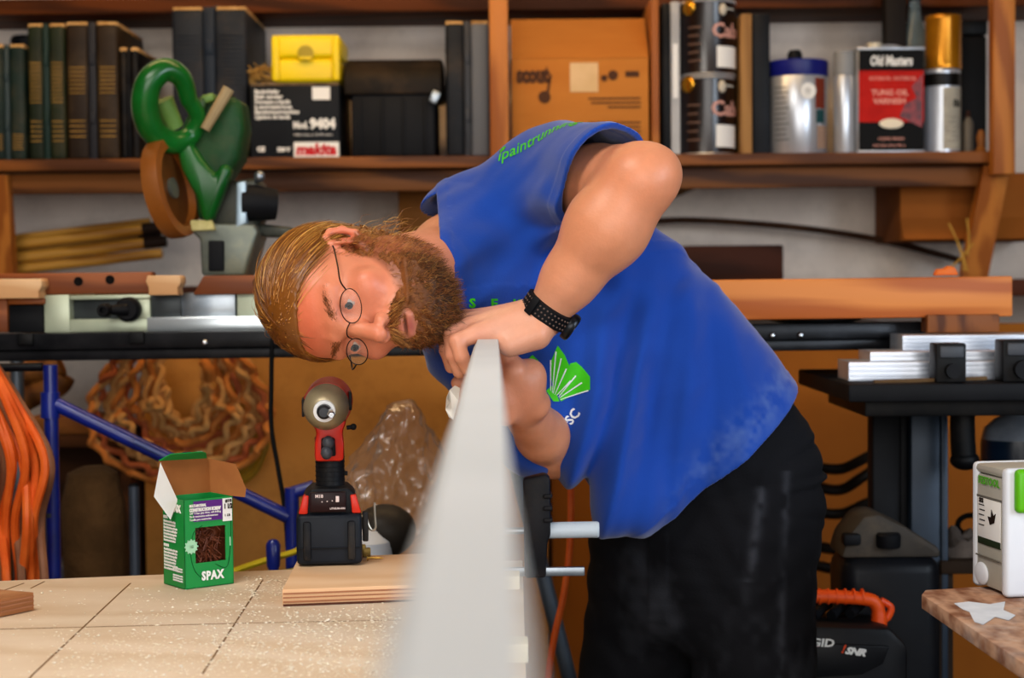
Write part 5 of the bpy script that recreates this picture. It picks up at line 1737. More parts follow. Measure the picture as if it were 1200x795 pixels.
def s_ell(c, R, rad, k=.01, op='+'):
    """ellipsoid; R rows = its axes"""
    c, R, rad = A_(c), np.array(R, dtype=np.float64), np.array(rad, dtype=np.float64)

    def f(p):
        q = (p - c) @ R.T
        k0 = np.linalg.norm(q / rad, axis=1)
        k1 = np.linalg.norm(q / (rad * rad), axis=1)
        return np.where(k1 > 1e-9, k0 * (k0 - 1) / np.maximum(k1, 1e-9), -rad.min())
    return (op, f, k)


def _cross(a, b):
    return np.stack([a[:, 1] * b[:, 2] - a[:, 2] * b[:, 1], a[:, 2] * b[:, 0] - a[:, 0] * b[:, 2], a[:, 0] * b[:, 1] - a[:, 1] * b[:, 0]], 1)


def vnoise(p, f, seed=0):
    """smooth value noise in -1..1"""
    q = p * f + seed * 17.3
    i = np.floor(q).astype(np.int64)
    t = q - i
    t = t * t * (3 - 2 * t)
    out = 0
    for dx in (0, 1):
        for dy in (0, 1):
            for dz in (0, 1):
                n = (i[:, 0] + dx) * 374761393 + (i[:, 1] + dy) * 668265263 + (i[:, 2] + dz) * 2147483647 + seed * 144665
                n = (n ^ (n >> 13)) * 1274126177
                n = ((n ^ (n >> 16)) & 0xffff) / 32767.5 - 1
                out = out + n * (t[:, 0] if dx else 1 - t[:, 0]) * (t[:, 1] if dy else 1 - t[:, 1]) * (t[:, 2] if dz else 1 - t[:, 2])
    return out


def s_loft(pts, lx, rx, ry, k=.02, n=15, expo=2.0):
    """tube with elliptic sections: pts = spine, lx = wide axis at each station"""
    P_ = np.array([A_(p) for p in pts])
    LX = np.array([A_(p) for p in lx])
    u = np.linspace(0, len(pts) - 1, n)

    def ip(a):
        a = np.array(a, dtype=np.float64)
        i = np.clip(u.astype(int), 0, len(a) - 2)
        t = (u - i)
        p0, p1, p2, p3 = a[np.maximum(i - 1, 0)], a[i], a[i + 1], a[np.minimum(i + 2, len(a) - 1)]
        if a.ndim > 1:
            t = t[:, None]
        return .5 * (2 * p1 + (p2 - p0) * t + (2 * p0 - 5 * p1 + 4 * p2 - p3) * t ** 2 + (3 * p1 - p0 - 3 * p2 + p3) * t ** 3)
    C, LXi, RX, RY = ip(P_), ip(LX), ip(rx), ip(ry)
    T_ = np.gradient(C, axis=0)
    T_ /= np.linalg.norm(T_, axis=1)[:, None]
    LXi = LXi - T_ * np.sum(LXi * T_, 1)[:, None]
    LXi /= np.linalg.norm(LXi, axis=1)[:, None]
    FY = np.cross(T_, LXi)

    def f(p):
        best = np.full(len(p), 1e9)
        out = np.full(len(p), 1e9)
        pc = p.mean(0)
        sp_ = np.abs(p - pc).max()
        dm = np.linalg.norm((C[1:] + C[:-1]) * .5 - pc, axis=1)
        for i in (range(len(C) - 1) if sp_ > .1 else np.where(dm < dm.min() + .10 + sp_)[0]):
            ab = C[i + 1] - C[i]
            t = np.clip(((p - C[i]) @ ab) / (ab @ ab), 0, 1)
            q = p - C[i] - t[:, None] * ab
            lx_ = LXi[i] + (LXi[i + 1] - LXi[i]) * t[:, None]
            fy_ = FY[i] + (FY[i + 1] - FY[i]) * t[:, None]
            tt = _cross(lx_, fy_)
            x, y, z = np.sum(q * lx_, 1), np.sum(q * fy_, 1), np.sum(q * tt, 1)
            a_, b_ = RX[i] + (RX[i + 1] - RX[i]) * t, RY[i] + (RY[i + 1] - RY[i]) * t
            c_ = np.minimum(a_, b_) * .6
            k0 = np.sqrt((x / a_) ** 2 + (y / b_) ** 2 + (z / c_) ** 2)
            k1 = np.sqrt((x / a_ ** 2) ** 2 + (y / b_ ** 2) ** 2 + (z / c_ ** 2) ** 2)
            d = np.where(k1 > 1e-9, k0 * (k0 - 1) / np.maximum(k1, 1e-9), -c_)
            out = np.minimum(out, d)
        return out
    f.C = C
    return ('+', f, k)


def combine(prims, p):
    d = np.full(len(p), .5)
    for op, f, k in prims:
        e = f(p)
        if op == '+':
            h = np.clip(.5 + .5 * (d - e) / k, 0, 1)
            d = d * (1 - h) + e * h - k * h * (1 - h)
        else:
            e = -e
            h = np.clip(.5 + .5 * (e - d) / k, 0, 1)
            d = d * (1 - h) + e * h + k * h * (1 - h)
    return d


_E = [((0, 0, 0), (1, 0, 0)), ((0, 1, 0), (1, 1, 0)), ((0, 0, 1), (1, 0, 1)), ((0, 1, 1), (1, 1, 1)),
      ((0, 0, 0), (0, 1, 0)), ((1, 0, 0), (1, 1, 0)), ((0, 0, 1), (0, 1, 1)), ((1, 0, 1), (1, 1, 1)),
      ((0, 0, 0), (0, 0, 1)), ((1, 0, 0), (1, 0, 1)), ((0, 1, 0), (0, 1, 1)), ((1, 1, 0), (1, 1, 1))]


def surface(prims, lo, hi, h, post=None, NB=14):
    """naive surface nets over the blocks that the surface passes through; returns verts, quads"""
    lo, hi = np.array(lo), np.array(hi)
    nb = np.ceil((hi - lo) / (h * NB)).astype(int)
    gx = [np.arange(n) for n in nb]
    B = np.stack(np.meshgrid(*gx, indexing='ij'), -1).reshape(-1, 3)
    cen = lo + (B + .5) * NB * h
    rad = (NB / 2 + 1) * h * 1.7321
    D = np.stack([f(cen) for _, f, _ in prims], 1)
    act = np.array([o == '+' for o, _, _ in prims])
    ks = np.array([k for _, _, k in prims])
    near = D < rad * 1.25 + ks * 1.5 + .012
    keep = np.where((near & act).any(1))[0]
    big = int(1 << 20)
    VS, KS, QS = [], [], []
    ar = np.arange(-1, NB + 1)
    loc = np.stack(np.meshgrid(ar, ar, ar, indexing='ij'), -1).reshape(-1, 3)
    S = NB + 2
    for bi in keep:
        pr = [prims[j] for j in np.where(near[bi])[0]]
        gi = B[bi] * NB + loc
        p = lo + gi * h
        d = combine(pr, p)
        if post:
            d = post(p, d)
        if d.min() > 0 or d.max() < 0:
            continue
        d = d.reshape(S, S, S)
        # cells
        acc = np.zeros((S - 1, S - 1, S - 1, 3))
        cnt = np.zeros((S - 1, S - 1, S - 1))
        sl = lambda o: tuple(slice(c, S - 1 + c) for c in o)
        for a, b in _E:
            da, db = d[sl(a)], d[sl(b)]
            cr = (da < 0) != (db < 0)
            t = np.where(cr, da / np.where(cr, da - db, 1), 0)
            for ax in range(3):
                acc[..., ax] += np.where(cr, a[ax] + (b[ax] - a[ax]) * t, 0)
            cnt += cr
        ci = np.argwhere(cnt > 0)
        if not len(ci):
            continue
        pos = acc[tuple(ci.T)] / cnt[tuple(ci.T)][:, None]
        g = B[bi] * NB + ci - 1
        VS.append(lo + (g + pos) * h)
        gk = (g + 4).astype(np.int64)
        KS.append((gk[:, 0] * 4096 + gk[:, 1]) * 4096 + gk[:, 2])
        # quads for edges whose base lies in [0, NB)
        for ax in range(3):
            sh = [0, 0, 0]
            sh[ax] = 1
            r = slice(1, NB + 1)
            d0 = d[r, r, r]
            if ax == 0:
                d1 = d[2:NB + 2, r, r]
            elif ax == 1:
                d1 = d[r, 2:NB + 2, r]
            else:
                d1 = d[r, r, 2:NB + 2]
            e = np.argwhere((d0 < 0) != (d1 < 0))
            if not len(e):
                continue
            flip = d0[tuple(e.T)] > 0
            G_ = B[bi] * NB + e
            u, v = (ax + 1) % 3, (ax + 2) % 3
            q = []
            for du, dv in ((-1, -1), (0, -1), (0, 0), (-1, 0)):
                c = G_.copy()
                c[:, u] += du
                c[:, v] += dv
                c = (c + 4).astype(np.int64)
                q.append((c[:, 0] * 4096 + c[:, 1]) * 4096 + c[:, 2])
            q = np.stack(q, 1)
            q[flip] = q[flip][:, ::-1]
            QS.append(q)
    K = np.concatenate(KS)
    Vv = np.concatenate(VS)
    uk, idx = np.unique(K, return_index=True)
    Vv = Vv[idx]
    Q = np.concatenate(QS)
    Q2 = np.searchsorted(uk, Q)
    Q2 = np.minimum(Q2, len(uk) - 1)
    ok = (uk[Q2] == Q).all(1)
    return Vv, Q2[ok]


def relax(Vv, Q, it=2, lam=.5):
    """light smoothing of the net"""
    n = len(Vv)
    e = np.concatenate([Q[:, [0, 1]], Q[:, [1, 2]], Q[:, [2, 3]], Q[:, [3, 0]]])
    e = np.concatenate([e, e[:, ::-1]])
    deg = np.bincount(e[:, 0], minlength=n).astype(float)
    for _ in range(it):
        s = np.stack([np.bincount(e[:, 0], weights=Vv[e[:, 1], k], minlength=n) for k in range(3)], 1)
        Vv = Vv + lam * (s / np.maximum(deg, 1)[:, None] - Vv) * (deg > 0)[:, None]
    return Vv


def np_mesh(name, Vv, Q, mats, parent=None, colors=None, smooth=True):
    me = bpy.data.meshes.new(name)
    me.vertices.add(len(Vv))
    me.vertices.foreach_set('co', np.asarray(Vv, dtype=np.float32).ravel())
    k = Q.shape[1]
    me.loops.add(Q.size)
    me.loops.foreach_set('vertex_index', Q.astype(np.int32).ravel())
    me.polygons.add(len(Q))
    me.polygons.foreach_set('loop_start', np.arange(0, Q.size, k, dtype=np.int32))
    me.polygons.foreach_set('use_smooth', np.full(len(Q), smooth))
    me.update(calc_edges=True)
    me.validate()
    for m in (mats if isinstance(mats, (list, tuple)) else [mats]):
        me.materials.append(m)
    if colors is not None:
        at = me.color_attributes.new('pigment', 'FLOAT_COLOR', 'POINT')
        c = np.ones((len(Vv), 4), dtype=np.float32)
        c[:, :3] = colors
        at.data.foreach_set('color', c.ravel())
    o = bpy.data.objects.new(name, me)
    COL.objects.link(o)
    if parent:
        o.parent = parent
    return o


def pigment_mat(name, rough=.5, sss=0.0, bump=.0, bscale=200, sheen=0.0, spec=.4, var=.0, vscale=30):
    m = bpy.data.materials.new(name)
    m.use_nodes = True
    N, L = m.node_tree.nodes, m.node_tree.links
    b = N['Principled BSDF']
    at = N.new('ShaderNodeAttribute')
    at.attribute_name = 'pigment'
    src = at.outputs['Color']
    tc = N.new('ShaderNodeTexCoord')
    if var:
        nz = N.new('ShaderNodeTexNoise')
        nz.inputs['Scale'].default_value = vscale
        nz.inputs['Detail'].default_value = 6
        L.new(tc.outputs['Object'], nz.inputs['Vector'])
        mr = N.new('ShaderNodeMapRange')
        mr.inputs['To Min'].default_value = 1 - var
        mr.inputs['To Max'].default_value = 1 + var
        L.new(nz.outputs[0], mr.inputs['Value'])
        mx = N.new('ShaderNodeMix')
        mx.data_type = 'RGBA'
        mx.blend_type = 'MULTIPLY'
        mx.inputs[0].default_value = 1
        L.new(src, mx.inputs[6])
        L.new(mr.outputs[0], mx.inputs[7])
        src = mx.outputs[2]
    L.new(src, b.inputs['Base Color'])
    b.inputs['Roughness'].default_value = rough
    b.inputs['Specular IOR Level'].default_value = spec
    if sss:
        b.inputs['Subsurface Weight'].default_value = sss
        b.inputs['Subsurface Radius'].default_value = (.012, .005, .003)
        b.inputs['Subsurface Scale'].default_value = .6
    if sheen:
        b.inputs['Sheen Weight'].default_value = sheen
    if bump:
        n3 = N.new('ShaderNodeTexNoise')
        n3.inputs['Scale'].default_value = bscale
        n3.inputs['Detail'].default_value = 4
        L.new(tc.outputs['Object'], n3.inputs['Vector'])
        bp = N.new('ShaderNodeBump')
        bp.inputs['Strength'].default_value = bump
        bp.inputs['Distance'].default_value = .004
        L.new(n3.outputs[0], bp.inputs['Height'])
        L.new(bp.outputs[0], b.inputs['Normal'])
    return m


def strands_mesh(curves, radii, cols, name, m, parent):
    """curves: (n, k, 3) array -> one mesh of thin three-sided strands"""
    n, k, _ = curves.shape
    T_ = np.gradient(curves, axis=1)
    T_ /= np.maximum(np.linalg.norm(T_, axis=2, keepdims=True), 1e-9)
    up = np.array([.3, -.5, .81])
    X = np.cross(T_, up)
    X /= np.maximum(np.linalg.norm(X, axis=2, keepdims=True), 1e-9)
    Y = np.cross(T_, X)
    r = radii[:, None, None] * np.linspace(1, .25, k)[None, :, None]
    ring = [curves + r * (math.cos(a) * X + math.sin(a) * Y) for a in (0, 2 * PI / 3, 4 * PI / 3)]
    Vv = np.stack(ring, 2).reshape(-1, 3)
    base = (np.arange(n) * k * 3)[:, None, None, None]
    i = (np.arange(k - 1) * 3)[None, :, None, None]
    j = np.arange(3)[None, None, :, None]
    j2 = (np.arange(3) + 1)[None, None, :, None] % 3
    q = np.concatenate([base + i + j, base + i + j2, base + i + 3 + j2, base + i + 3 + j], 3).reshape(-1, 4)
    c = np.repeat(cols, k * 3, axis=0)
    return np_mesh(name, Vv, q, m, parent, c)
# ------------------------------------------------------------------ the man
PA = lambda x, y, d: A_(P(x, y, d))
nrm = lambda v: np.asarray(v) / np.linalg.norm(v)
mix = lambda a, b, t: a + (b - a) * t
_lin3 = lambda c: np.array(lin(c)[:3])

foot_z = 0.0
man = thing('person', 'bearded long-haired man in blue T-shirt bending over to sight along the white board', 'person', (.30, 2.62, 0))
MO = A_(man.location)

# ---- head frame
YAW = math.radians(28)
h_u = nrm([-.995, -.02, -.085])
h_f = np.array([0, -math.cos(YAW), -math.sin(YAW)])
h_f = nrm(h_f - h_u * (h_f @ h_u))
h_l = np.cross(h_u, h_f)
HO = PA(413, 344, 2.285)
HR = [h_l, h_f, h_u]


def Hd(x, y, z):
    return HO + h_l * x + h_f * y + h_u * z


def h_local(p):
    q = p - HO
    return np.stack([q @ h_l, q @ h_f, q @ h_u], -1)


HP = []
HP.append(s_ell(Hd(0, -.014, .040), HR, (.074, .094, .080), .02))
HP.append(s_ell(Hd(0, .030, .030), HR, (.066, .062, .062), .03))           # forehead
HP.append(s_ell(Hd(0, .030, -.040), HR, (.060, .060, .072), .03))          # mid face
HP.append(s_ell(Hd(0, .040, -.082), HR, (.046, .046, .034), .025))         # jaw
HP.append(s_ell(Hd(0, .074, -.108), HR, (.022, .018, .016), .02))          # chin
for s in (-1, 1):
    HP.append(s_cap(Hd(s * .056, -.002, -.05), Hd(s * .030, .062, -.098), .014, .014, .03))   # jaw line
    HP.append(s_ell(Hd(s * .043, .066, -.026), HR, (.022, .018, .018), .02))                 # cheek
    HP.append(s_cap(Hd(s * .012, .090, .020), Hd(s * .048, .072, .022), .0095, .0085, .014))  # brow
HP.append(s_cap(Hd(0, .086, .018), Hd(0, .100, -.012), .0085, .009, .012))  # nose bridge
HP.append(s_cap(Hd(0, .098, -.008), Hd(0, .1165, -.036), .009, .0115, .008))
for s in (-1, 1):
    HP.append(s_ell(Hd(s * .0125, .103, -.040), HR, (.0085, .012, .0085), .006))
    HP.append(('-',) + s_ell(Hd(s * .0065, .1115, -.0475), HR, (.0036, .006, .0045), .003)[1:])
    HP.append(('-',) + s_ell(Hd(s * .0315, .098, .001), HR, (.0165, .014, .0105), .010)[1:])  # sockets
    HP.append(s_ell(Hd(s * .0315, .0795, .0015), HR, (.0150, .0130, .0125), .003))           # lids
    HP.append(('-',) + s_ell(Hd(s * .0315, .0925, -.002), HR, (.0102, .0065, .0021), .0012)[1:])
HP.append(s_ell(Hd(0, .088, -.066), HR, (.028, .016, .022), .014))           # muzzle
HP.append(s_cap(Hd(-.017, .0965, -.0655), Hd(.017, .0965, -.0655), .0042, .0042, .006))
HP.append(s_cap(Hd(-.008, .1015, -.0645), Hd(.008, .1015, -.0645), .0048, .0048, .006))
HP.append(s_cap(Hd(-.013, .0985, -.0775), Hd(.013, .0985, -.0775), .0054, .0054, .005))
HP.append(('-',) + s_ell(Hd(0, .108, -.0705), HR, (.020, .012, .0022), .002)[1:])
# ears
for s in (-1, 1):
    ear = [Hd(s * x, y, z) for x, y, z in ((.069, .012, .004), (.077, .008, .020), (.083, -.004, .026), (.086, -.016, .020), (.085, -.022, .004), (.080, -.018, -.014), (.073, -.004, -.028), (.070, .008, -.026))]
    for a, b in zip(ear[:-1], ear[1:]):
        HP.append(s_cap(a, b, .0048, .0048, .004))
    HP.append(s_ell(Hd(s * .076, -.004, .0), [nrm(h_l * s + -.45 * h_f), nrm(h_f + .45 * s * h_l), h_u], (.005, .020, .026), .004))
    HP.append(s_ell(Hd(s * .073, .002, -.022), HR, (.006, .009, .010), .005))
    HP.append(('-',) + s_ell(Hd(s * .083, .002, .000), HR, (.007, .008, .011), .004)[1:])
# neck
NB0 = PA(548, 312, 2.47)
HP.append(s_cap(Hd(0, -.022, -.045), NB0, .060, .066, .03))
HP.append(s_cap(Hd(0.03, .0, -.07), NB0 + h_f * .03, .034, .045, .03))

# ---- torso
SHL, SHR = PA(648, 218, 2.47), PA(552, 395, 2.60)
l_top = nrm(SHL - SHR)
HIPL, HIPR = PA(876, 625, 2.58), PA(772, 650, 2.66)
l_hip = nrm(HIPL - HIPR)
sp = [PA(535, 305, 2.47), PA(590, 312, 2.54), PA(655, 350, 2.57), PA(725, 408, 2.59), PA(787, 478, 2.60), PA(840, 560, 2.61), PA(868, 620, 2.62)]
lx = [l_top, l_top, nrm(mix(l_top, l_hip, .15)), nrm(mix(l_top, l_hip, .35)), nrm(mix(l_top, l_hip, .55)), nrm(mix(l_top, l_hip, .7)), nrm(mix(l_top, l_hip, .85))]
body_rx = [.075, .155, .165, .158, .155, .160, .155]
body_ry = [.070, .100, .118, .122, .125, .122, .115]
BP = list(HP)
for a_, b_, ra_, rb_ in ((0, 1, .07, .09), (1, 2, .095, .105), (2, 3, .105, .11), (3, 4, .11, .105), (4, 5, .105, .10)):
    BP.append(s_cap(sp[a_], sp[b_], ra_, rb_, .03))
BP.append(s_cap(mix(SHL, SHR, .12), mix(SHL, SHR, .88), .06, .06, .03))
# arms
ELL, WRL = PA(750, 211, 2.215), PA(638, 370, 2.255)
BP.append(s_cap(SHL, mix(SHL, ELL, .55), .056, .052, .012))
BP.append(s_cap(mix(SHL, ELL, .54), ELL, .052, .047, .010))
fd = WRL - ELL
BP.append(s_cap(ELL, ELL + fd * .32 + np.array([-.004, 0, -.006]), .045, .050, .018))
BP.append(s_cap(ELL + fd * .30 + np.array([-.004, 0, -.006]), ELL + fd * .72, .050, .036, .03))
BP.append(s_cap(ELL + fd * .70, WRL, .036, .0275, .02))
BP.append(s_ell(ELL + np.array([.023, .0, .011]), np.eye(3), (.026, .030, .026), .022))       # elbow point
# left hand, palm down over the board end
lk = dict(little=(558, 391, 2.222), ring=(549, 383, 2.245), middle=(545, 378, 2.268), index=(547, 374, 2.292))
for k_, q in lk.items():
    BP.append(s_cap(WRL + np.array([-.004, 0, -.002]), PA(*q), .022, .0128, .012))
BP.append(s_ell(PA(596, 386, 2.26), [nrm([1, 0, .1]), nrm([0, 1, .35]), nrm([-.1, -.35, 1])], (.046, .042, .017), .012))
BP.append(s_cap(PA(628, 392, 2.235), PA(598, 404, 2.225), .021, .0165, .012))                # heel of the hand
fl = [
    [(558, 391, 2.222, .0125), (536, 400, 2.212, .0108), (541, 419, 2.206, .0098), (547, 433, 2.212, .0085)],
    [(549, 383, 2.245, .0125), (529, 391, 2.232, .0112), (531, 416, 2.226, .0102), (538, 436, 2.232, .0088)],
    [(545, 378, 2.268, .0125), (527, 384, 2.262, .0114), (524, 410, 2.258, .0104), (529, 430, 2.264, .0090)],
    [(547, 374, 2.292, .0125), (531, 380, 2.296, .0110), (528, 404, 2.296, .0100), (532, 422, 2.298, .0088)]]
for ch in fl:
    for a, b in zip(ch[:-1], ch[1:]):
        BP.append(s_cap(PA(*a[:3]), PA(*b[:3]), a[3], b[3], .0035))
th = [(612, 392, 2.30, .018), (586, 408, 2.315, .014), (566, 420, 2.315, .0125), (552, 426, 2.31, .010)]
for a, b in zip(th[:-1], th[1:]):
    BP.append(s_cap(PA(*a[:3]), PA(*b[:3]), a[3], b[3], .006))

# right arm
ELR, WRR = PA(649, 529, 2.49), PA(613, 480, 2.36)
BP.append(s_cap(SHR, ELR, .052, .040, .02))
fd = WRR - ELR
BP.append(s_cap(ELR, ELR + fd * .4, .036, .037, .012))
BP.append(s_cap(ELR + fd * .4, WRR, .037, .030, .012))
# right hand, gripping the board from below behind its end
rk = [(594, 437, 2.312), (592, 455, 2.305), (592, 472, 2.305), (594, 488, 2.31)]
for q in rk:
    BP.append(s_cap(WRR + np.array([-.004, -.005, .006]), PA(*q), .024, .0135, .014))
BP.append(s_ell(PA(612, 452, 2.318), [nrm([1, 0, -.7]), nrm([0, 1, 0]), nrm([.7, 0, 1])], (.030, .021, .040), .014))
BP.append(s_cap(PA(626, 474, 2.335), PA(604, 436, 2.30), .023, .0165, .012))                 # ball of the thumb
fr = [
    [(594, 437, 2.312, .0128), (564, 436, 2.318, .0112), (545, 441, 2.300, .0102), (536, 449, 2.278, .0088)],
    [(592, 455, 2.305, .0128), (562, 456, 2.315, .0112), (545, 460, 2.297, .0102), (541, 465, 2.278, .0088)],
    [(592, 472, 2.305, .0128), (563, 474, 2.315, .0110), (547, 478, 2.297, .0100), (545, 482, 2.280, .0086)],
    [(594, 488, 2.310, .0120), (568, 490, 2.315, .0100), (554, 494, 2.300, .0090), (551, 497, 2.284, .0078)]]
for ch in fr:
    for a, b in zip(ch[:-1], ch[1:]):
        BP.append(s_cap(PA(*a[:3]), PA(*b[:3]), a[3], b[3], .0035))
tr = [(616, 456, 2.312, .0145), (604, 432, 2.306, .0125), (594, 416, 2.306, .0108), (585, 408, 2.306, .009)]
for a, b in zip(tr[:-1], tr[1:]):
    BP.append(s_cap(PA(*a[:3]), PA(*b[:3]), a[3], b[3], .005))
# legs under the trousers
KNL, KNR = np.array([.365, 2.52, .50]), np.array([.165, 2.70, .50])
ANL, ANR = np.array([.375, 2.60, .10]), np.array([.155, 2.78, .10])
for hip, kn, an in ((HIPL, KNL, ANL), (HIPR, KNR, ANR)):
    BP.append(s_cap(hip, kn, .072, .054, .03))
    BP.append(s_cap(kn, an, .054, .036, .02))
    BP.append(s_cap(an, an + np.array([0, -.12, -.055]), .036, .03, .02))
BP.append(s_cap(HIPL, HIPR, .075, .075, .03))

lo_ = np.array([-.40, 2.02, -.02])
hi_ = np.array([.56, 2.95, 1.75])
Vb, Qb = surface(BP, lo_, hi_, .0022)
Vb = relax(Vb, Qb, 1, .4)

# pigments of the skin
skin = np.tile(_lin3('da9874'), (len(Vb), 1))
hl = h_local(Vb)
x, y, z = hl.T


def blob(c, r):
    return np.exp(-(((hl - np.array(c)) / np.array(r)) ** 2).sum(1))


def paint(w, c):
    global skin
    w = np.clip(w, 0, 1)[:, None]
    skin = skin * (1 - w) + _lin3(c) * w


head = np.exp(-np.maximum(0, np.linalg.norm(hl, axis=1) - .12) / .03)
paint(.55 * head, 'd98a6c')
paint(.65 * blob((0, .08, .055), (.07, .05, .03)), 'd86440')
for s in (-1, 1):
    paint(.45 * blob((s * .045, .07, -.03), (.03, .03, .025)), 'd4755c')
    paint(.6 * blob((s * .0315, .085, .010), (.018, .02, .008)), 'b06a52')
    paint(.7 * blob((s * .08, -.005, .0), (.02, .025, .03)), 'd9785c')
    paint(.9 * blob((s * .0065, .1115, -.0475), (.004, .006, .0045)), '5a241c')
paint(.6 * blob((0, .115, -.035), (.014, .02, .014)), 'd97a5e')
paint(1.1 * blob((0, .100, -.0775), (.018, .016, .0065)), 'a8524f')
paint(.7 * blob((0, .100, -.0650), (.016, .014, .004)), 'a8524f')
paint(.9 * blob((0, .098, -.0708), (.020, .012, .0020)), '4a1c1e')


def zcheek(yy):
    return np.interp(yy, [-.03, 0.0, .012, .03, .055, .075, .088, .097, .12], [-.02, .0, -.002, -.030, -.050, -.060, -.056, -.050, -.048])


beardw = np.clip((zcheek(y) - z) / .010, 0, 1) * (y > -.035) * np.clip((z + .135) / .02, 0, 1) * (np.abs(x) < .085) * head
mouth = blob((0, .104, -.0720), (.022, .02, .010))
paint(.85 * beardw * np.clip(1 - 1.6 * mouth, 0, 1), '8a4a20')
# hands a little pinker, knuckles red; forearm tan
dl = np.linalg.norm(Vb - PA(575, 390, 2.25), axis=1)
paint(.7 * np.exp(-(dl / .09) ** 2), 'dfae98')
for q in (lk['little'], lk['ring'], lk['middle'], lk['index']):
    paint(.35 * np.exp(-(np.linalg.norm(Vb - PA(*q), axis=1) / .013) ** 2), 'c9654c')
for ch in fl + fr:
    for q in ch[1:3]:
        paint(.4 * np.exp(-(np.linalg.norm(Vb - PA(*q[:3]), axis=1) / .010) ** 2), 'c2684f')
dr_ = np.linalg.norm(Vb - PA(612, 460, 2.31), axis=1)
paint(.5 * np.exp(-(dr_ / .07) ** 2), 'c88468')
paint(.35 * np.exp(-(np.linalg.norm(Vb - ELL, axis=1) / .05) ** 2), 'dd7d58')
M_SKIN = pigment_mat('skin', rough=.42, sss=.12, bump=.12, bscale=260, var=.10, vscale=60)
body = np_mesh('body', Vb - MO, Qb, M_SKIN, man, skin)

# nails
# ---- eyes
for s in (-1, 1):
    e = MB()
    M_ = Matrix.Translation(V(Hd(s * .0315, .0795, .001) - MO)) @ Matrix((tuple(h_l) + (0,), tuple(h_f) + (0,), tuple(h_u) + (0,), (0, 0, 0, 1))).transposed()
    e.ball((0, 0, 0), .0124, M_, 24)
    eye = e.build('eye', mat('eye_white', 'b9aca3', rough=.25), man)
    g = M_ @ Euler((math.radians(-90 - 8), 0, math.radians(6)), 'XYZ').to_matrix().to_4x4()
    MB().lathe([(.0058, .0112), (.0050, .0121), (.0022, .0126)], g, seg=20).build('iris', mat('iris_blue_grey', '39444c', rough=.15), eye)
    MB().lathe([(.0023, .01262), (.0001, .0128)], g, seg=16).build('pupil', M_RUBBER, eye)

# ---- hair
HC_ = [s_ell(Hd(0, -.014, .040), HR, (.083, .102, .0885), .01), s_ell(Hd(0, .024, .034), HR, (.0725, .066, .066), .03), s_ell(Hd(0, -.062, -.02), HR, (.062, .045, .06), .03)]


def zhair(yy, xx):
    return np.interp(yy, [-.12, -.045, -.026, .010, .020, .035, .055, .075, .10], [-.10, -.085, .026, .028, .026, .036, .052, .065, .072])


def hair_post(p, d):
    q = h_local(p)
    return np.maximum(d, (zhair(q[:, 1], q[:, 0]) - q[:, 2]) * .8 + .0015 * np.sin(q[:, 0] * 400) * np.sin(q[:, 1] * 330))


Vh, Qh = surface(HC_, HO - .2, HO + .2, .003, hair_post)
Vh = relax(Vh, Qh, 1)
hq = h_local(Vh)
M_HAIR = pigment_mat('hair', rough=.38, spec=.5, var=.35, vscale=90)
hcol = np.tile(_lin3('87551f'), (len(Vh), 1))
hair = np_mesh('hair', Vh - MO, Qh, M_HAIR, man, hcol)
# strands combed from the hairline back towards the nape
r2 = np.random.default_rng(21)
n_s, k_s = 5200, 11
earw = ((np.abs(hq[:, 0]) - .080) / .030) ** 2 + ((hq[:, 1] + .004) / .034) ** 2 + ((hq[:, 2] - .0) / .034) ** 2
sel = r2.choice(np.where((hq[:, 2] > zhair(hq[:, 1], hq[:, 0]) + .005) & (earw > 1))[0], n_s)
p = hq[sel] + r2.normal(0, .001, (n_s, 3))
tgt = np.array([0, -.13, -.055])
axes = np.array([.0845, .1035, .090])
cen = np.array([0, -.014, .040])
lift = r2.gamma(1.2, .0012, n_s)
cur = np.zeros((n_s, k_s, 3))
wv = r2.normal(0, .07, (n_s, 3))
for i in range(k_s):
    cur[:, i] = p
    d = tgt - p
    d /= np.linalg.norm(d, axis=1)[:, None]
    nn = (p - cen) / axes ** 2
    nn /= np.linalg.norm(nn, axis=1)[:, None]
    d = d - nn * np.sum(d * nn, 1)[:, None] * .9 + wv * .5
    d /= np.maximum(np.linalg.norm(d, axis=1), 1e-6)[:, None]
    p = p + d * .0095
    q = (p - cen) / axes
    rr = np.linalg.norm(q, axis=1)
    out = np.maximum(rr, 1.0) if False else rr
    want = 1.0 + (lift * (.4 + i / k_s)) / .09
    inside = rr < want
    de = (np.abs(p[:, 0]) > .05) & ((p[:, 1] + .004) ** 2 / .032 ** 2 + (p[:, 2]) ** 2 / .032 ** 2 < 1)
    p[:, 2] = np.where(de, np.sqrt(np.maximum(0, 1 - (p[:, 1] + .004) ** 2 / .032 ** 2)) * .032, p[:, 2])
    p = np.where((inside & (p[:, 2] > -.03))[:, None], cen + q / rr[:, None] * want[:, None] * axes, p)
W_ = lambda c: HO + c[..., :1] * h_l + c[..., 1:2] * h_f + c[..., 2:3] * h_u
pal = np.array([_lin3(c) for c in ('865222', 'ad7632', 'c68e44', 'dcab5e', '925c28', '6c421c')])
cols = pal[r2.choice(6, n_s, p=[.2, .25, .2, .1, .15, .1])] * r2.uniform(.85, 1.15, (n_s, 1))
strands_mesh(W_(cur) - MO, r2.uniform(.00045, .0009, n_s), cols, 'hair_strands', M_HAIR, hair)
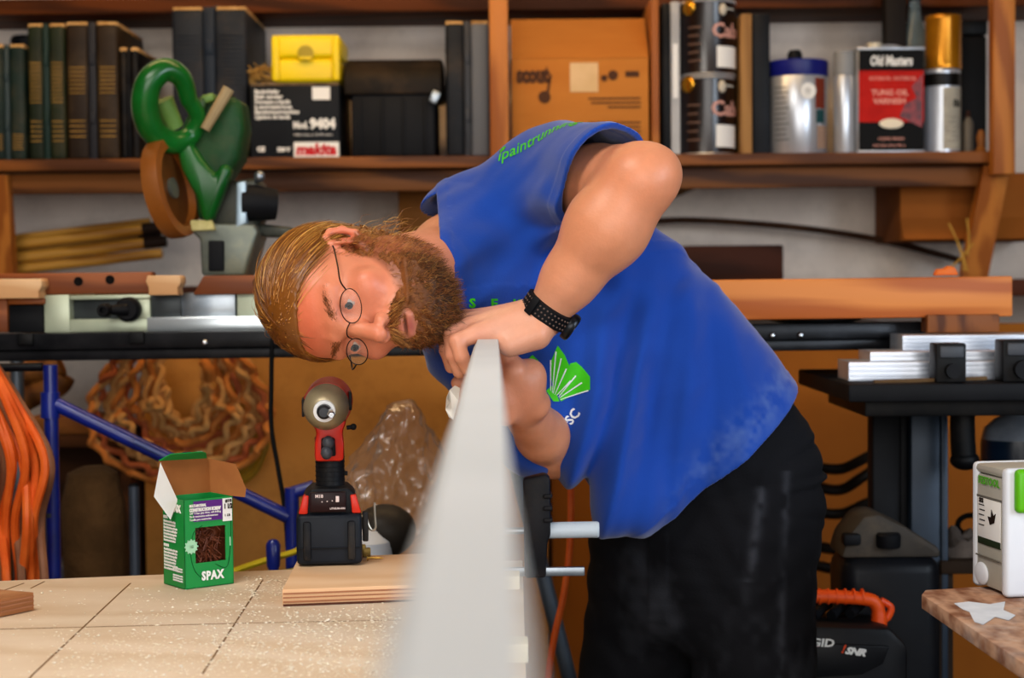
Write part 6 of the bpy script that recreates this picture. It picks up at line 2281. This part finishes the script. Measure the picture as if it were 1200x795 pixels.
# loose wisps behind the ear and at the nape
n_w = 110
cur = np.zeros((n_w, 9, 3))
st = np.stack([r2.uniform(.035, .075, n_w), r2.uniform(-.07, -.02, n_w), r2.uniform(-.07, .0, n_w)], 1)
dr0 = np.stack([r2.normal(.25, .25, n_w), r2.normal(-.35, .25, n_w), r2.normal(-1.0, .25, n_w)], 1)
ph = r2.uniform(0, 6, (n_w, 1))
for i in range(9):
    cur[:, i] = st
    st = st + dr0 * .0032 + .0024 * np.concatenate([np.sin(i * .9 + ph), np.cos(i * .8 + ph), np.sin(i + 2 * ph)], 1)
strands_mesh(W_(cur) - MO, r2.uniform(.0004, .0007, n_w), pal[r2.choice(6, n_w)], 'loose_strands', M_HAIR, hair)

# ---- beard
BE = [s_ell(Hd(0, .034, -.078), HR, (.061, .060, .052), .02), s_ell(Hd(0, .058, -.106), HR, (.040, .034, .024), .03), s_ell(Hd(0, .084, -.062), HR, (.036, .024, .020), .02)]
for s in (-1, 1):
    BE.append(s_cap(Hd(s * .060, .010, -.012), Hd(s * .050, .036, -.080), .010, .017, .02))


def beard_post(p, d):
    q = h_local(p)
    c = (q[:, 2] - zcheek(q[:, 1])) * .9
    m_ = np.linalg.norm((q - np.array([0, .106, -.0725])) / np.array([.024, .032, .0105]), axis=1)
    m2 = (1 - m_) * .008
    nz = .0022 * np.sin(q[:, 0] * 210 + 2 * np.sin(q[:, 2] * 160)) * np.sin(q[:, 2] * 190 + q[:, 1] * 150) + .0016 * np.sin(q[:, 0] * 420 + q[:, 1] * 300) * np.sin(q[:, 2] * 390)
    back = (-.012 - q[:, 1])
    d = d + .0045 * np.clip(1 + c / .020, 0, 1)
    return np.maximum(np.maximum(np.maximum(d + nz, c), m2), back)


Vr, Qr = surface(BE, HO - .2, HO + .2, .0026, beard_post)
Vr = relax(Vr, Qr, 1)
M_BEARD = pigment_mat('beard_hair', rough=.6, spec=.3, var=.45, vscale=140)
br_ = h_local(Vr)
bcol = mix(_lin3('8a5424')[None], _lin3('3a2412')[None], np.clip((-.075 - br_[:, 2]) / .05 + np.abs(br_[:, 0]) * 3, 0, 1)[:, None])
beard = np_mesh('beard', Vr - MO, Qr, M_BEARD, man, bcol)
n_b, k_b = 7500, 7
sel = r2.choice(np.where(np.linalg.norm((br_ - np.array([0, .106, -.0725])) / np.array([.027, .034, .014]), axis=1) > 1)[0], n_b)
p = br_[sel]
cb = np.array([0, .02, -.06])
nn = p - cb
nn /= np.linalg.norm(nn, axis=1)[:, None]
chin = np.clip((-.06 - p[:, 2]) / .06, 0, 1)
d0 = nn * r2.uniform(.25, .8, (n_b, 1)) + np.array([0, 0, -1.0]) * (0.5 + .5 * chin[:, None]) + r2.normal(0, .33, (n_b, 3))
d0 /= np.linalg.norm(d0, axis=1)[:, None]
ln = (.006 + .009 * chin) * r2.uniform(.6, 1.3, n_b)
ph = r2.uniform(0, 6.28, (n_b, 3))
cur = np.zeros((n_b, k_b, 3))
for i in range(k_b):
    t_ = i / (k_b - 1)
    cur[:, i] = p - nn * .002 + d0 * (ln * t_)[:, None] + .0022 * np.sin(5 * t_ + ph) * t_
pal2 = np.array([_lin3(c) for c in ('a66430', 'c08444', '86522a', '64401f', 'd09c5c', '46301a')])
cols = pal2[r2.choice(6, n_b, p=[.25, .2, .2, .15, .1, .1])]
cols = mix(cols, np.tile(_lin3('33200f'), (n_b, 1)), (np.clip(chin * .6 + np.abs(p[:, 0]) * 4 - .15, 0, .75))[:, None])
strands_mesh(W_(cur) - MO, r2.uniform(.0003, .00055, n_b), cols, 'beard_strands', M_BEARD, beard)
# shorter growth straight off the skin: sideburns, cheeks, under the jaw
sk = np.where((beardw > .35) & (np.linalg.norm((hl - np.array([0, .106, -.0725])) / np.array([.022, .034, .010]), axis=1) > 1))[0]
sk = np.concatenate([sk, np.where((np.abs(x) > .052) & (y > -.004) & (y < .024) & (z < .022) & (z > -.05))[0]])
n_k = 5200
sel = r2.choice(sk, n_k)
p = hl[sel]
nn = p - cb
nn /= np.linalg.norm(nn, axis=1)[:, None]
d0 = nn * r2.uniform(.15, .6, (n_k, 1)) + np.array([0, .1, -1.0]) + r2.normal(0, .3, (n_k, 3))
d0 /= np.linalg.norm(d0, axis=1)[:, None]
cur = np.stack([p - nn * .001 + d0 * (r2.uniform(.005, .011, (n_k, 1)) * t_) for t_ in np.linspace(0, 1, 5)], 1)
strands_mesh(W_(cur) - MO, r2.uniform(.00025, .00042, n_k), pal2[r2.choice(5, n_k, p=[.3, .25, .2, .15, .1])] * r2.uniform(.8, 1.1, (n_k, 1)), 'sideburns', M_BEARD, beard)
# moustache and eyebrows
n_m = 1300
xx = r2.uniform(-.030, .030, n_m)
p = np.stack([xx, .104 - 14 * xx ** 2 + r2.normal(0, .0015, n_m), -.053 - 7 * xx ** 2 + r2.normal(0, .0028, n_m)], 1)
d0 = np.stack([np.sign(xx) * r2.uniform(.3, 1.0, n_m), r2.normal(.1, .2, n_m), r2.normal(-1, .2, n_m)], 1)
cur = np.stack([p + d0 * .0115 * t_ for t_ in np.linspace(0, 1, 5)], 1)
strands_mesh(W_(cur) - MO, r2.uniform(.0003, .0005, n_m), pal2[r2.choice(5, n_m)], 'moustache', M_BEARD, beard)
for s in (-1, 1):
    n_e = 330
    u_ = r2.uniform(0, 1, n_e)
    p = np.stack([s * (.012 + .040 * u_), .0985 - .022 * u_ ** 1.6 + r2.normal(0, .0006, n_e), .0185 + .007 * np.sin(u_ * 2.2) + r2.normal(0, .0022, n_e)], 1)
    d0 = np.stack([s * r2.uniform(.6, 1, n_e), r2.normal(.05, .1, n_e) - .35 * u_, r2.normal(.15, .3, n_e)], 1)
    cur = np.stack([p + d0 * .007 * t_ for t_ in np.linspace(0, 1, 4)], 1)
    strands_mesh(W_(cur) - MO, r2.uniform(.0003, .00045, n_e), pal2[r2.choice([0, 2, 3], n_e)], 'eyebrow', M_BEARD, man)

# ---- spectacles
gl = thing('x', 'x', 'x')
for k_ in ('label', 'category'):
    del gl[k_]
gl.name = 'spectacles'
gl.parent = man
M_WIRE = mat('dark_wire', '2a211c', '3a2f28', scale=30, rough=.3, metal=.7)
lm = bpy.data.materials.new('lens_glass')
lm.use_nodes = True
q_ = lm.node_tree.nodes['Principled BSDF']
q_.inputs['Base Color'].default_value = lin('e8e4e0')
q_.inputs['Roughness'].default_value = .05
q_.inputs['Alpha'].default_value = .07
for s in (-1, 1):
    cx, cz = s * .034, -.004
    ring = []
    for i in range(40):
        a = 2 * PI * i / 40
        px_, pz_ = cx + .0225 * math.cos(a), cz + .0135 * math.sin(a)
        ring.append(V(Hd(px_, .1035 - 3.2 * px_ * px_, pz_) - MO))
    rim = MB().tube(ring, .0007, 6, closed=True).build('rim', M_WIRE, gl)
    c = sum(ring, V()) / 40
    off = V(h_f * .0006)
    fs = [(40, i, (i + 1) % 40) for i in range(40)]
    vs = ring + [c + V(h_f * .001)]
    MB().raw(vs, fs).build('lens', lm, gl)
    tp = [Hd(s * .0562, .0940, .000), Hd(s * .066, .0880, .006), Hd(s * .0725, .060, .009), Hd(s * .078, .022, .014), Hd(s * .080, .004, .018), Hd(s * .081, -.012, .020)]
    MB().tube(smooth_path([V(p_ - MO) for p_ in tp], 5), .0011, 6).build('temple', M_WIRE, gl)
MB().tube(smooth_path([V(Hd(x_, .1035 - 3.2 * .0115 ** 2 + f_, z_) - MO) for x_, f_, z_ in ((-.0118, 0, .000), (-.006, .004, .004), (0, .0055, .005), (.006, .004, .004), (.0118, 0, .000))], 5), .0009, 6).build('bridge', M_WIRE, gl)

# ---- T-shirt
sh_rx = [.098, .172, .182, .178, .178, .186, .190]
sh_ry = [.084, .114, .132, .140, .146, .150, .150]
SP = [s_loft(sp, lx, sh_rx, sh_ry, .03)]
SP.append(s_cap(mix(NB0, HO, .32) + h_f * .024, NB0 + nrm(NB0 - HO) * .03 + h_f * .024, .082, .098, .05))
SP.append(s_cap(PA(548, 262, 2.50), SHL, .055, .076, .05))
ax_l = nrm(ELL - SHL)
SP.append(s_cap(SHL, SHL + ax_l * .32, .080, .070, .035))
SP.append(s_cap(PA(532, 360, 2.52), SHR, .055, .070, .05))
ax_r = nrm(ELR - SHR)
SP.append(s_cap(SHR, SHR + ax_r * .20, .072, .070, .03))
# cloth hanging off the chest towards the hem
SP.append(s_cap(PA(690, 440, 2.49), PA(735, 585, 2.47), .050, .060, .06))
CUFL, CUFR = PA(719, 196, 2.30), SHR + ax_r * .13
CUFN = nrm([.45, -.55, -.55])
CA0 = SHL + ax_l * .15
hem_p = PA(838, 566, 2.46)
hem_n = nrm(np.array([.65, .16, -.76]))
col_p = PA(519, 300, 2.42)
col_n = nrm([-.985, -.02, -.10])
TH_S = .0080


def hump(x_, c, w):
    return np.exp(-((x_ - c) / w) ** 2)


def shirt_post(p, d):
    # folds: hanging drapes, pulls from the armpit, soft wrinkles
    x_, z_ = p[:, 0], p[:, 2]
    low = 1 / (1 + np.exp((z_ - 1.26) / .035))
    wig = .010 * vnoise(p, 9, 3)
    hang = 0
    for x0, sl, w, a in ((.095, -.20, .012, .0024), (.120, -.22, .012, -.0034), (.148, -.22, .012, .0070), (.176, -.20, .012, -.0050), (.205, -.16, .014, .0035), (.250, -.08, .014, -.0030), (.285, -.02, .016, .0034), (.330, .06, .016, -.0026)):
        hang = hang + a * hump(x_ + wig, x0 + sl * (1.15 - z_), w)
    front_ = 1 / (1 + np.exp((p[:, 1] - 2.56) / .02))
    d = d + 2.1 * hang * low * front_
    up = 1 - low
    # pulls radiating from the armpit over the chest and shoulder
    q = p - PA(668, 268, 2.42)
    rr = np.linalg.norm(q, axis=1)
    an = np.arctan2(q[:, 2], q[:, 0])
    d = d + .0060 * np.sin(an * 8 + 3 * rr / .1 + 1.5 * vnoise(p, 14, 5)) * np.exp(-rr / .11) * np.clip(rr / .05, 0, 1)
    # diagonal creases in the cloth, larger over the back
    st_ = np.stack([x_ * .8 + z_ * .6, p[:, 1], (z_ * .8 - x_ * .6) * 2.6], 1)
    d = d + .0100 * vnoise(st_, 11, 1) * (.35 + .65 * up) + .0015 * vnoise(st_, 26, 2)
    # ribbed collar, hem and cuffs stand out a little
    ch = (p - hem_p) @ hem_n
    cc = (p - col_p) @ col_n
    d = d - .0014 * (np.abs(ch + .011) < .011) - .0016 * ((cc > -.017) & (cc < .0))
    cl = (p - CUFL) @ CUFN
    cr_ = (p - CUFR) @ ax_r
    d = d - .0012 * ((np.abs(cl + .010) < .010) & (rr < .25))
    # cloth thickness, then cut the openings
    s_ = np.maximum(d, -(d + TH_S))
    s_ = np.maximum(s_, ch)
    nq = p - NB0
    na = nrm(HO - NB0)
    dn_ = np.linalg.norm(nq - np.outer(nq @ na, na), axis=1)
    s_ = np.maximum(s_, np.minimum(cc, .112 - dn_))
    ab_ = ELL - CA0
    tl_ = np.clip(((p - CA0) @ ab_) / (ab_ @ ab_), 0, 1.3)
    dl_ = np.linalg.norm(p - CA0 - np.outer(tl_, ab_), axis=1)
    s_ = np.maximum(s_, np.minimum(cl, .112 - dl_))
    return s_


Vs, Qs = surface(SP, [-.30, 2.15, .80], [.62, 2.95, 1.62], .0026, shirt_post)
Vs = relax(Vs, Qs, 1, .5)
ch = (Vs - hem_p) @ hem_n
scol = np.tile(_lin3('184ea8'), (len(Vs), 1))
pz = np.sin(Vs[:, 0] * 37) * np.sin(Vs[:, 2] * 29) * .5 + .5
dust = np.exp(-((ch + .03) / .026) ** 2) * np.clip((Vs[:, 0] - .20) / .1, 0, 1) * (Vs[:, 1] < 2.62) * np.clip(.45 + .8 * vnoise(Vs, 60, 8) + .5 * vnoise(Vs, 150, 9), 0, 1)
scol = mix(scol, np.tile(_lin3('6d86b8'), (len(Vs), 1)), (np.clip(dust, 0, 1) * .42)[:, None])
M_SHIRT = pigment_mat('blue_jersey', rough=.85, bump=.10, bscale=420, sheen=.25, spec=.2, var=.10, vscale=14)
shirt = np_mesh('shirt', Vs - MO, Qs, M_SHIRT, man, scol)

# ---- prints on the shirt, laid on the cloth
bvh = BVHTree.FromPolygons([tuple(v) for v in Vs], [tuple(q) for q in Qs.tolist()])


def decal(name, mb, anchor, right, up, m, flip=False):
    """flat art (x right, y up, metres) pressed onto the cloth from its own plane"""
    a, r, u = V(anchor), V(right).normalized(), V(up)
    u = (u - r * u.dot(r)).normalized()
    n = r.cross(u)
    b = bmesh.new()
    vs = [b.verts.new((x_, y_, 0)) for x_, y_, _ in mb.v]
    for f in mb.f:
        try:
            b.faces.new([vs[i] for i in f])
        except ValueError:
            pass
    bmesh.ops.remove_doubles(b, verts=b.verts[:], dist=1e-6)
    bmesh.ops.triangulate(b, faces=b.faces[:])
    for _ in range(3):
        lg = [e for e in b.edges if e.calc_length() > .006]
        if not lg:
            break
        bmesh.ops.subdivide_edges(b, edges=lg, cuts=1)
        bmesh.ops.triangulate(b, faces=b.faces[:])
    kill = []
    for v in b.verts:
        o_ = a + r * v.co.x + u * v.co.y + n * .12
        hit = bvh.ray_cast(o_, -n, .3)
        if hit[0] is None:
            kill.append(v)
        else:
            v.co = hit[0] + n * .0011 - V(MO)
    bmesh.ops.delete(b, geom=kill, context='VERTS')
    return MB().bm(b).build(name, m, shirt, smooth=0)


M_LIME = mat('lime_print', '46c21a', '52d020', scale=20, rough=.6)
M_WPR = mat('white_print', 'dfe4ea', rough=.6)
e_x = A_(CR)
e_u = A_(CU)


def px2m(d):
    return d / FPX


ct = MB()
for s_, x0 in (('S', 0), ('E', 24), ('K', 49), ('O', 74)):
    ct.text(s_, .0150 * 1.15, Matrix.Translation((x0 * px2m(2.43), 0, 0)), ext=0, bold=.0007, sx=1.1)
decal('chest_lettering', ct, PA(552, 362, 2.43), e_x, e_u * 1.0 + e_x * .04, M_LIME)
ct = MB().text('ipaintrunning.com', .0300, Matrix(), ext=0, bold=.0003, sx=.92)
ct.lathe([(.0001, 0), (.0058, 0)], Matrix.Translation((.0035, .0235, 0)), seg=16)
dirt = PA(712, 155, 2.38) - PA(588, 192, 2.44)
decal('sleeve_lettering', ct, PA(588, 193, 2.44), nrm(dirt), nrm(np.array([0, .3, 1.0])), M_LIME)


def pxs(pts, c, d):
    return [((x_ - c[0]) * px2m(d), (c[1] - y_) * px2m(d)) for x_, y_ in pts]


LC, LD = (655, 440), 2.47
lf = MB()
for pl_ in ([(653, 405), (661, 416), (667, 430), (666, 446), (658, 462), (650, 462), (646, 444), (645, 424)],
            [(667, 426), (674, 424), (681, 430), (690, 441), (690, 456), (676, 461), (664, 466), (657, 470), (655, 467), (662, 452)],
            [(646, 452), (650, 456), (655, 470), (648, 470), (640, 458)],
            [(616, 424), (624, 416), (632, 424), (634, 436), (628, 434), (622, 444), (616, 438)]):
    a_ = pxs(pl_, LC, LD)
    lf.raw([(x_, y_, 0) for x_, y_ in a_], [tuple(range(len(a_) - 1, -1, -1))])
decal('leaf_print', lf, PA(LC[0], LC[1], LD), e_x, e_u, M_LIME)
ws = MB()
for a_, b_ in (((647, 460), (651, 412)), ((648, 461), (657, 420)), ((650, 462), (663, 432)), ((652, 463), (668, 446)), ((654, 465), (674, 440)), ((655, 466), (681, 448)), ((656, 468), (688, 457)), ((645, 458), (645, 422))):
    q0, q1 = pxs([a_, b_], LC, LD)
    dx, dy = q1[0] - q0[0], q1[1] - q0[1]
    l_ = math.hypot(dx, dy)
    nx_, ny_ = -dy / l_ * .0010, dx / l_ * .0010
    ws.raw([(q0[0] - nx_ * .4, q0[1] - ny_ * .4, 0), (q0[0] + nx_ * .4, q0[1] + ny_ * .4, 0), (q1[0] + nx_, q1[1] + ny_, 0), (q1[0] - nx_, q1[1] - ny_, 0)], [(0, 3, 2, 1)])
lv = decal('leaf_veins', ws, PA(LC[0], LC[1], LD) + np.array([0, 0, 0]), e_x, e_u, M_WPR)
lv.location = -A_(_F) * .0008
wt = MB().text('SC', .0190, Matrix(), ext=0, bold=.0005)
t_r = nrm(e_x * .62 + e_u * .78)
decal('state_lettering', wt, PA(668, 497, 2.48), t_r, nrm(-e_x * .78 + e_u * .62), M_WPR)
wt = MB().text('DARLINGTON', .0075, Matrix(), ext=0, bold=.0002)
decal('town_lettering', wt, PA(631, 473, 2.48), nrm(e_x * .8 - e_u * .6), nrm(e_x * .6 + e_u * .8), M_WPR)

# ---- trousers
hipc = (HIPL + HIPR) / 2
TP = [s_loft([PA(815, 520, 2.62), PA(842, 570, 2.62), A_((hipc[0] - .005, hipc[1], hipc[2])), A_((hipc[0] - .01, hipc[1] - .01, hipc[2] - .10))], [l_hip] * 4, [.165, .168, .172, .150], [.128, .130, .130, .110], .03)]
for hip, kn, an, s_ in ((HIPL, KNL, ANL, 1), (HIPR, KNR, ANR, -1)):
    TP.append(s_cap(hip + np.array([0, 0, .01]), kn, .101, .086, .035))
    TP.append(s_cap(kn, an + np.array([0, 0, -.02]), .084, .078, .02))


def trouser_post(p, d):
    x_, z_ = p[:, 0], p[:, 2]
    d = d + .0022 * np.sin(z_ * 95 + 26 * x_ + 2 * np.sin(x_ * 40)) * np.sin(x_ * 48 - z_ * 12)
    d = d + .0035 * hump((x_ - .235) + .55 * (z_ - .82), 0, .016) * (z_ < .90) - .003 * hump((x_ - .27) + .5 * (z_ - .84), 0, .02)
    # slanted pocket edge
    d = d - .0020 * ((np.abs((x_ - .352) - .16 * (z_ - .93)) < .004) & (z_ > .87) & (z_ < 1.03) & (p[:, 1] < 2.60))
    # fly
    d = d - .0020 * ((x_ > .198) & (x_ < .226) & (z_ > .79) & (z_ < .93) & (p[:, 1] < 2.60))
    return np.maximum(d, .058 - z_)


Vt, Qt = surface(TP, [-.02, 2.30, .0], [.62, 2.95, 1.25], .0034, trouser_post)
Vt = relax(Vt, Qt, 1)
tcol = np.tile(_lin3('14151b'), (len(Vt), 1))
st = hump((Vt[:, 0] - .352) - .16 * (Vt[:, 2] - .93), 0, .008) * (Vt[:, 2] > .86) * (Vt[:, 2] < 1.0) * .8 + hump((Vt[:, 0] - .395) - .05 * (Vt[:, 2] - .93), 0, .006) * (Vt[:, 2] < 1.02) * .5
st = st * np.clip(.5 + .9 * vnoise(Vt, 90, 2) + .4 * vnoise(Vt, 40, 3), 0, 1) * (Vt[:, 1] < 2.62)
st = np.clip(st + .55 * np.clip(vnoise(Vt * np.array([1, 1, .6]), 14, 4) + .4 * vnoise(Vt, 70, 5), 0, 1) * np.clip((.95 - Vt[:, 2]) / .1, 0, 1), 0, 1)
tcol = mix(tcol, np.tile(_lin3('62656e'), (len(Vt), 1)), (st * .42)[:, None])
M_TR = pigment_mat('black_denim', rough=.9, bump=.2, bscale=300, spec=.2, var=.25, vscale=26)
trousers = np_mesh('trousers', Vt - MO, Qt, M_TR, man, tcol)
# shoes
for an in (ANL, ANR):
    m = MB()
    b = bmesh.new()
    bmesh.ops.create_uvsphere(b, u_segments=24, v_segments=16, radius=1)
    for v in b.verts:
        f_ = .5 - .5 * v.co.y
        v.co = V((v.co.x * (.044 + .006 * math.sin(f_ * 3)), v.co.y * .140 - .045, max(v.co.z, -.55) * (.055 + .03 * (1 - f_))))
    mn = min(v.co.z for v in b.verts)
    m.bm(b, Matrix.Translation(V((an[0], an[1], .0005 - mn)) - V(MO)))
    m.build('shoe', mat('dark_boot', '2b2019', '3a2c22', scale=10, rough=.6), man)

# ---- wrist watch
wa = nrm(PA(606, 385, 2.25) - WRL)
wa = nrm(WRL - ELL)
wt_ = thing('x', 'x', 'x')
for k_ in ('label', 'category'):
    del wt_[k_]
wt_.name = 'wrist_watch'
wt_.parent = man
wc = mix(ELL, WRL, .965) - MO
z3 = V(wa)
x3 = V(A_(_F)).cross(z3).normalized()
y3 = z3.cross(x3)
WM = Matrix.Translation(V(wc)) @ Matrix((x3.to_tuple() + (0,), y3.to_tuple() + (0,), z3.to_tuple() + (0,), (0, 0, 0, 1))).transposed()
rw = .0325
MB().lathe([(rw, -.0115), (rw + .003, -.010), (rw + .003, .010), (rw, .0115), (rw - .002, .010), (rw - .002, -.010), (rw, -.0115)], WM, seg=48).build('strap', mat('watch_rubber', '121316', '1a1b1f', scale=20, rough=.55), wt_)
m = MB()
for k_ in range(-8, 9):
    a = math.radians(-90 + k_ * 9.5)
    for zz in (-.006, 0, .006):
        c = V(((rw + .0032) * math.cos(a), (rw + .0032) * math.sin(a), zz))
        m.ball(c, .0013, WM, seg=8)
m.build('strap_holes', mat('strap_hole', '6d5a52', rough=.7), wt_)
MB().box((0, -(rw + .004), .0), (.012, .004, .026), .0015).build('buckle', mat('watch_rubber', '121316'), wt_).matrix_local = WM @ Matrix.Rotation(math.radians(35), 4, 'Z')
cs = MB().lathe([(.0001, 0), (.018, 0), (.019, .003), (.019, .008), (.017, .011), (.0001, .011)], seg=32).build('watch_case', mat('watch_steel', '2a2c30', '3a3c40', scale=20, rough=.3, metal=.7), wt_)
cs.matrix_local = WM @ Matrix.Rotation(math.radians(-178), 4, 'Z') @ Matrix.Translation((rw - .001, 0, 0)) @ Matrix.Rotation(math.radians(90), 4, 'Y')
gf = MB().lathe([(.0001, .0112), (.0145, .0112), (.0145, .0118), (.0001, .0118)], seg=28).build('watch_glass', mat('watch_glass_dark', '1c2226', rough=.1), cs)
# ------------------------------------------------------------------ light and camera
w_ = bpy.data.worlds.new('sky')
SC.world = w_
w_.use_nodes = True
nt = w_.node_tree
bg = nt.nodes['Background']
sky = nt.nodes.new('ShaderNodeTexSky')
sky.sky_type = 'HOSEK_WILKIE'
sky.turbidity = 4
sky.sun_direction = V((.5, -.6, .6)).normalized()
nt.links.new(sky.outputs[0], bg.inputs[0])
bg.inputs[1].default_value = .25


def area(name, loc, target, size, power, color, shape='RECTANGLE', spread=180):
    l = bpy.data.lights.new(name, 'AREA')
    l.shape = shape
    l.size, l.size_y = size
    l.energy = power
    l.color = color
    l.spread = math.radians(spread)
    o = bpy.data.objects.new(name, l)
    COL.objects.link(o)
    o.location = loc
    o.rotation_euler = (V(target) - V(loc)).to_track_quat('-Z', 'Y').to_euler()
    return o


area('doorway_daylight', (.2, -2.3, 1.7), (0, 3, 1.3), (3.6, 2.2), 110, (1.0, .96, .92))
area('roof_light', (-.8, 1.2, 2.85), (-.5, 1.9, .9), (1.3, .9), 50, (1.0, .94, .86))
area('added_side_daylight', (2.5, .9, 1.75), (.4, 2.4, 1.0), (1.5, 1.2), 66, (.74, .86, 1.0))  # added area light, bluish daylight from the right; a window there is only assumed
area('warm_shop_lamp', (-.3, 3.3, 2.75), (-.2, 3.9, 1.2), (2.2, .25), 18, (1.0, .64, .30))

cam = bpy.data.cameras.new('camera')
cam.sensor_width = 36
cam.lens = FPX / 1200 * 36
cam.clip_start = .03
cam.clip_end = 60
cam.dof.use_dof = True
cam.dof.focus_distance = 2.24
cam.dof.aperture_fstop = 4.9
co = bpy.data.objects.new('camera', cam)
COL.objects.link(co)
bz = -_F
co.matrix_world = Matrix(((CR.x, CU.x, bz.x, 0), (CR.y, CU.y, bz.y, 0), (CR.z, CU.z, bz.z, CAMZ), (0, 0, 0, 1)))
SC.camera = co

SC.view_settings.view_transform = 'Standard'
SC.view_settings.look = 'None'
SC.view_settings.gamma = 1
SC.view_settings.use_curve_mapping = False
SC.view_settings.exposure = 0.2
SC.cycles.use_denoising = True
SC.cycles.max_bounces = 8
SC.cycles.transparent_max_bounces = 12
SC.cycles.sample_clamp_indirect = 6
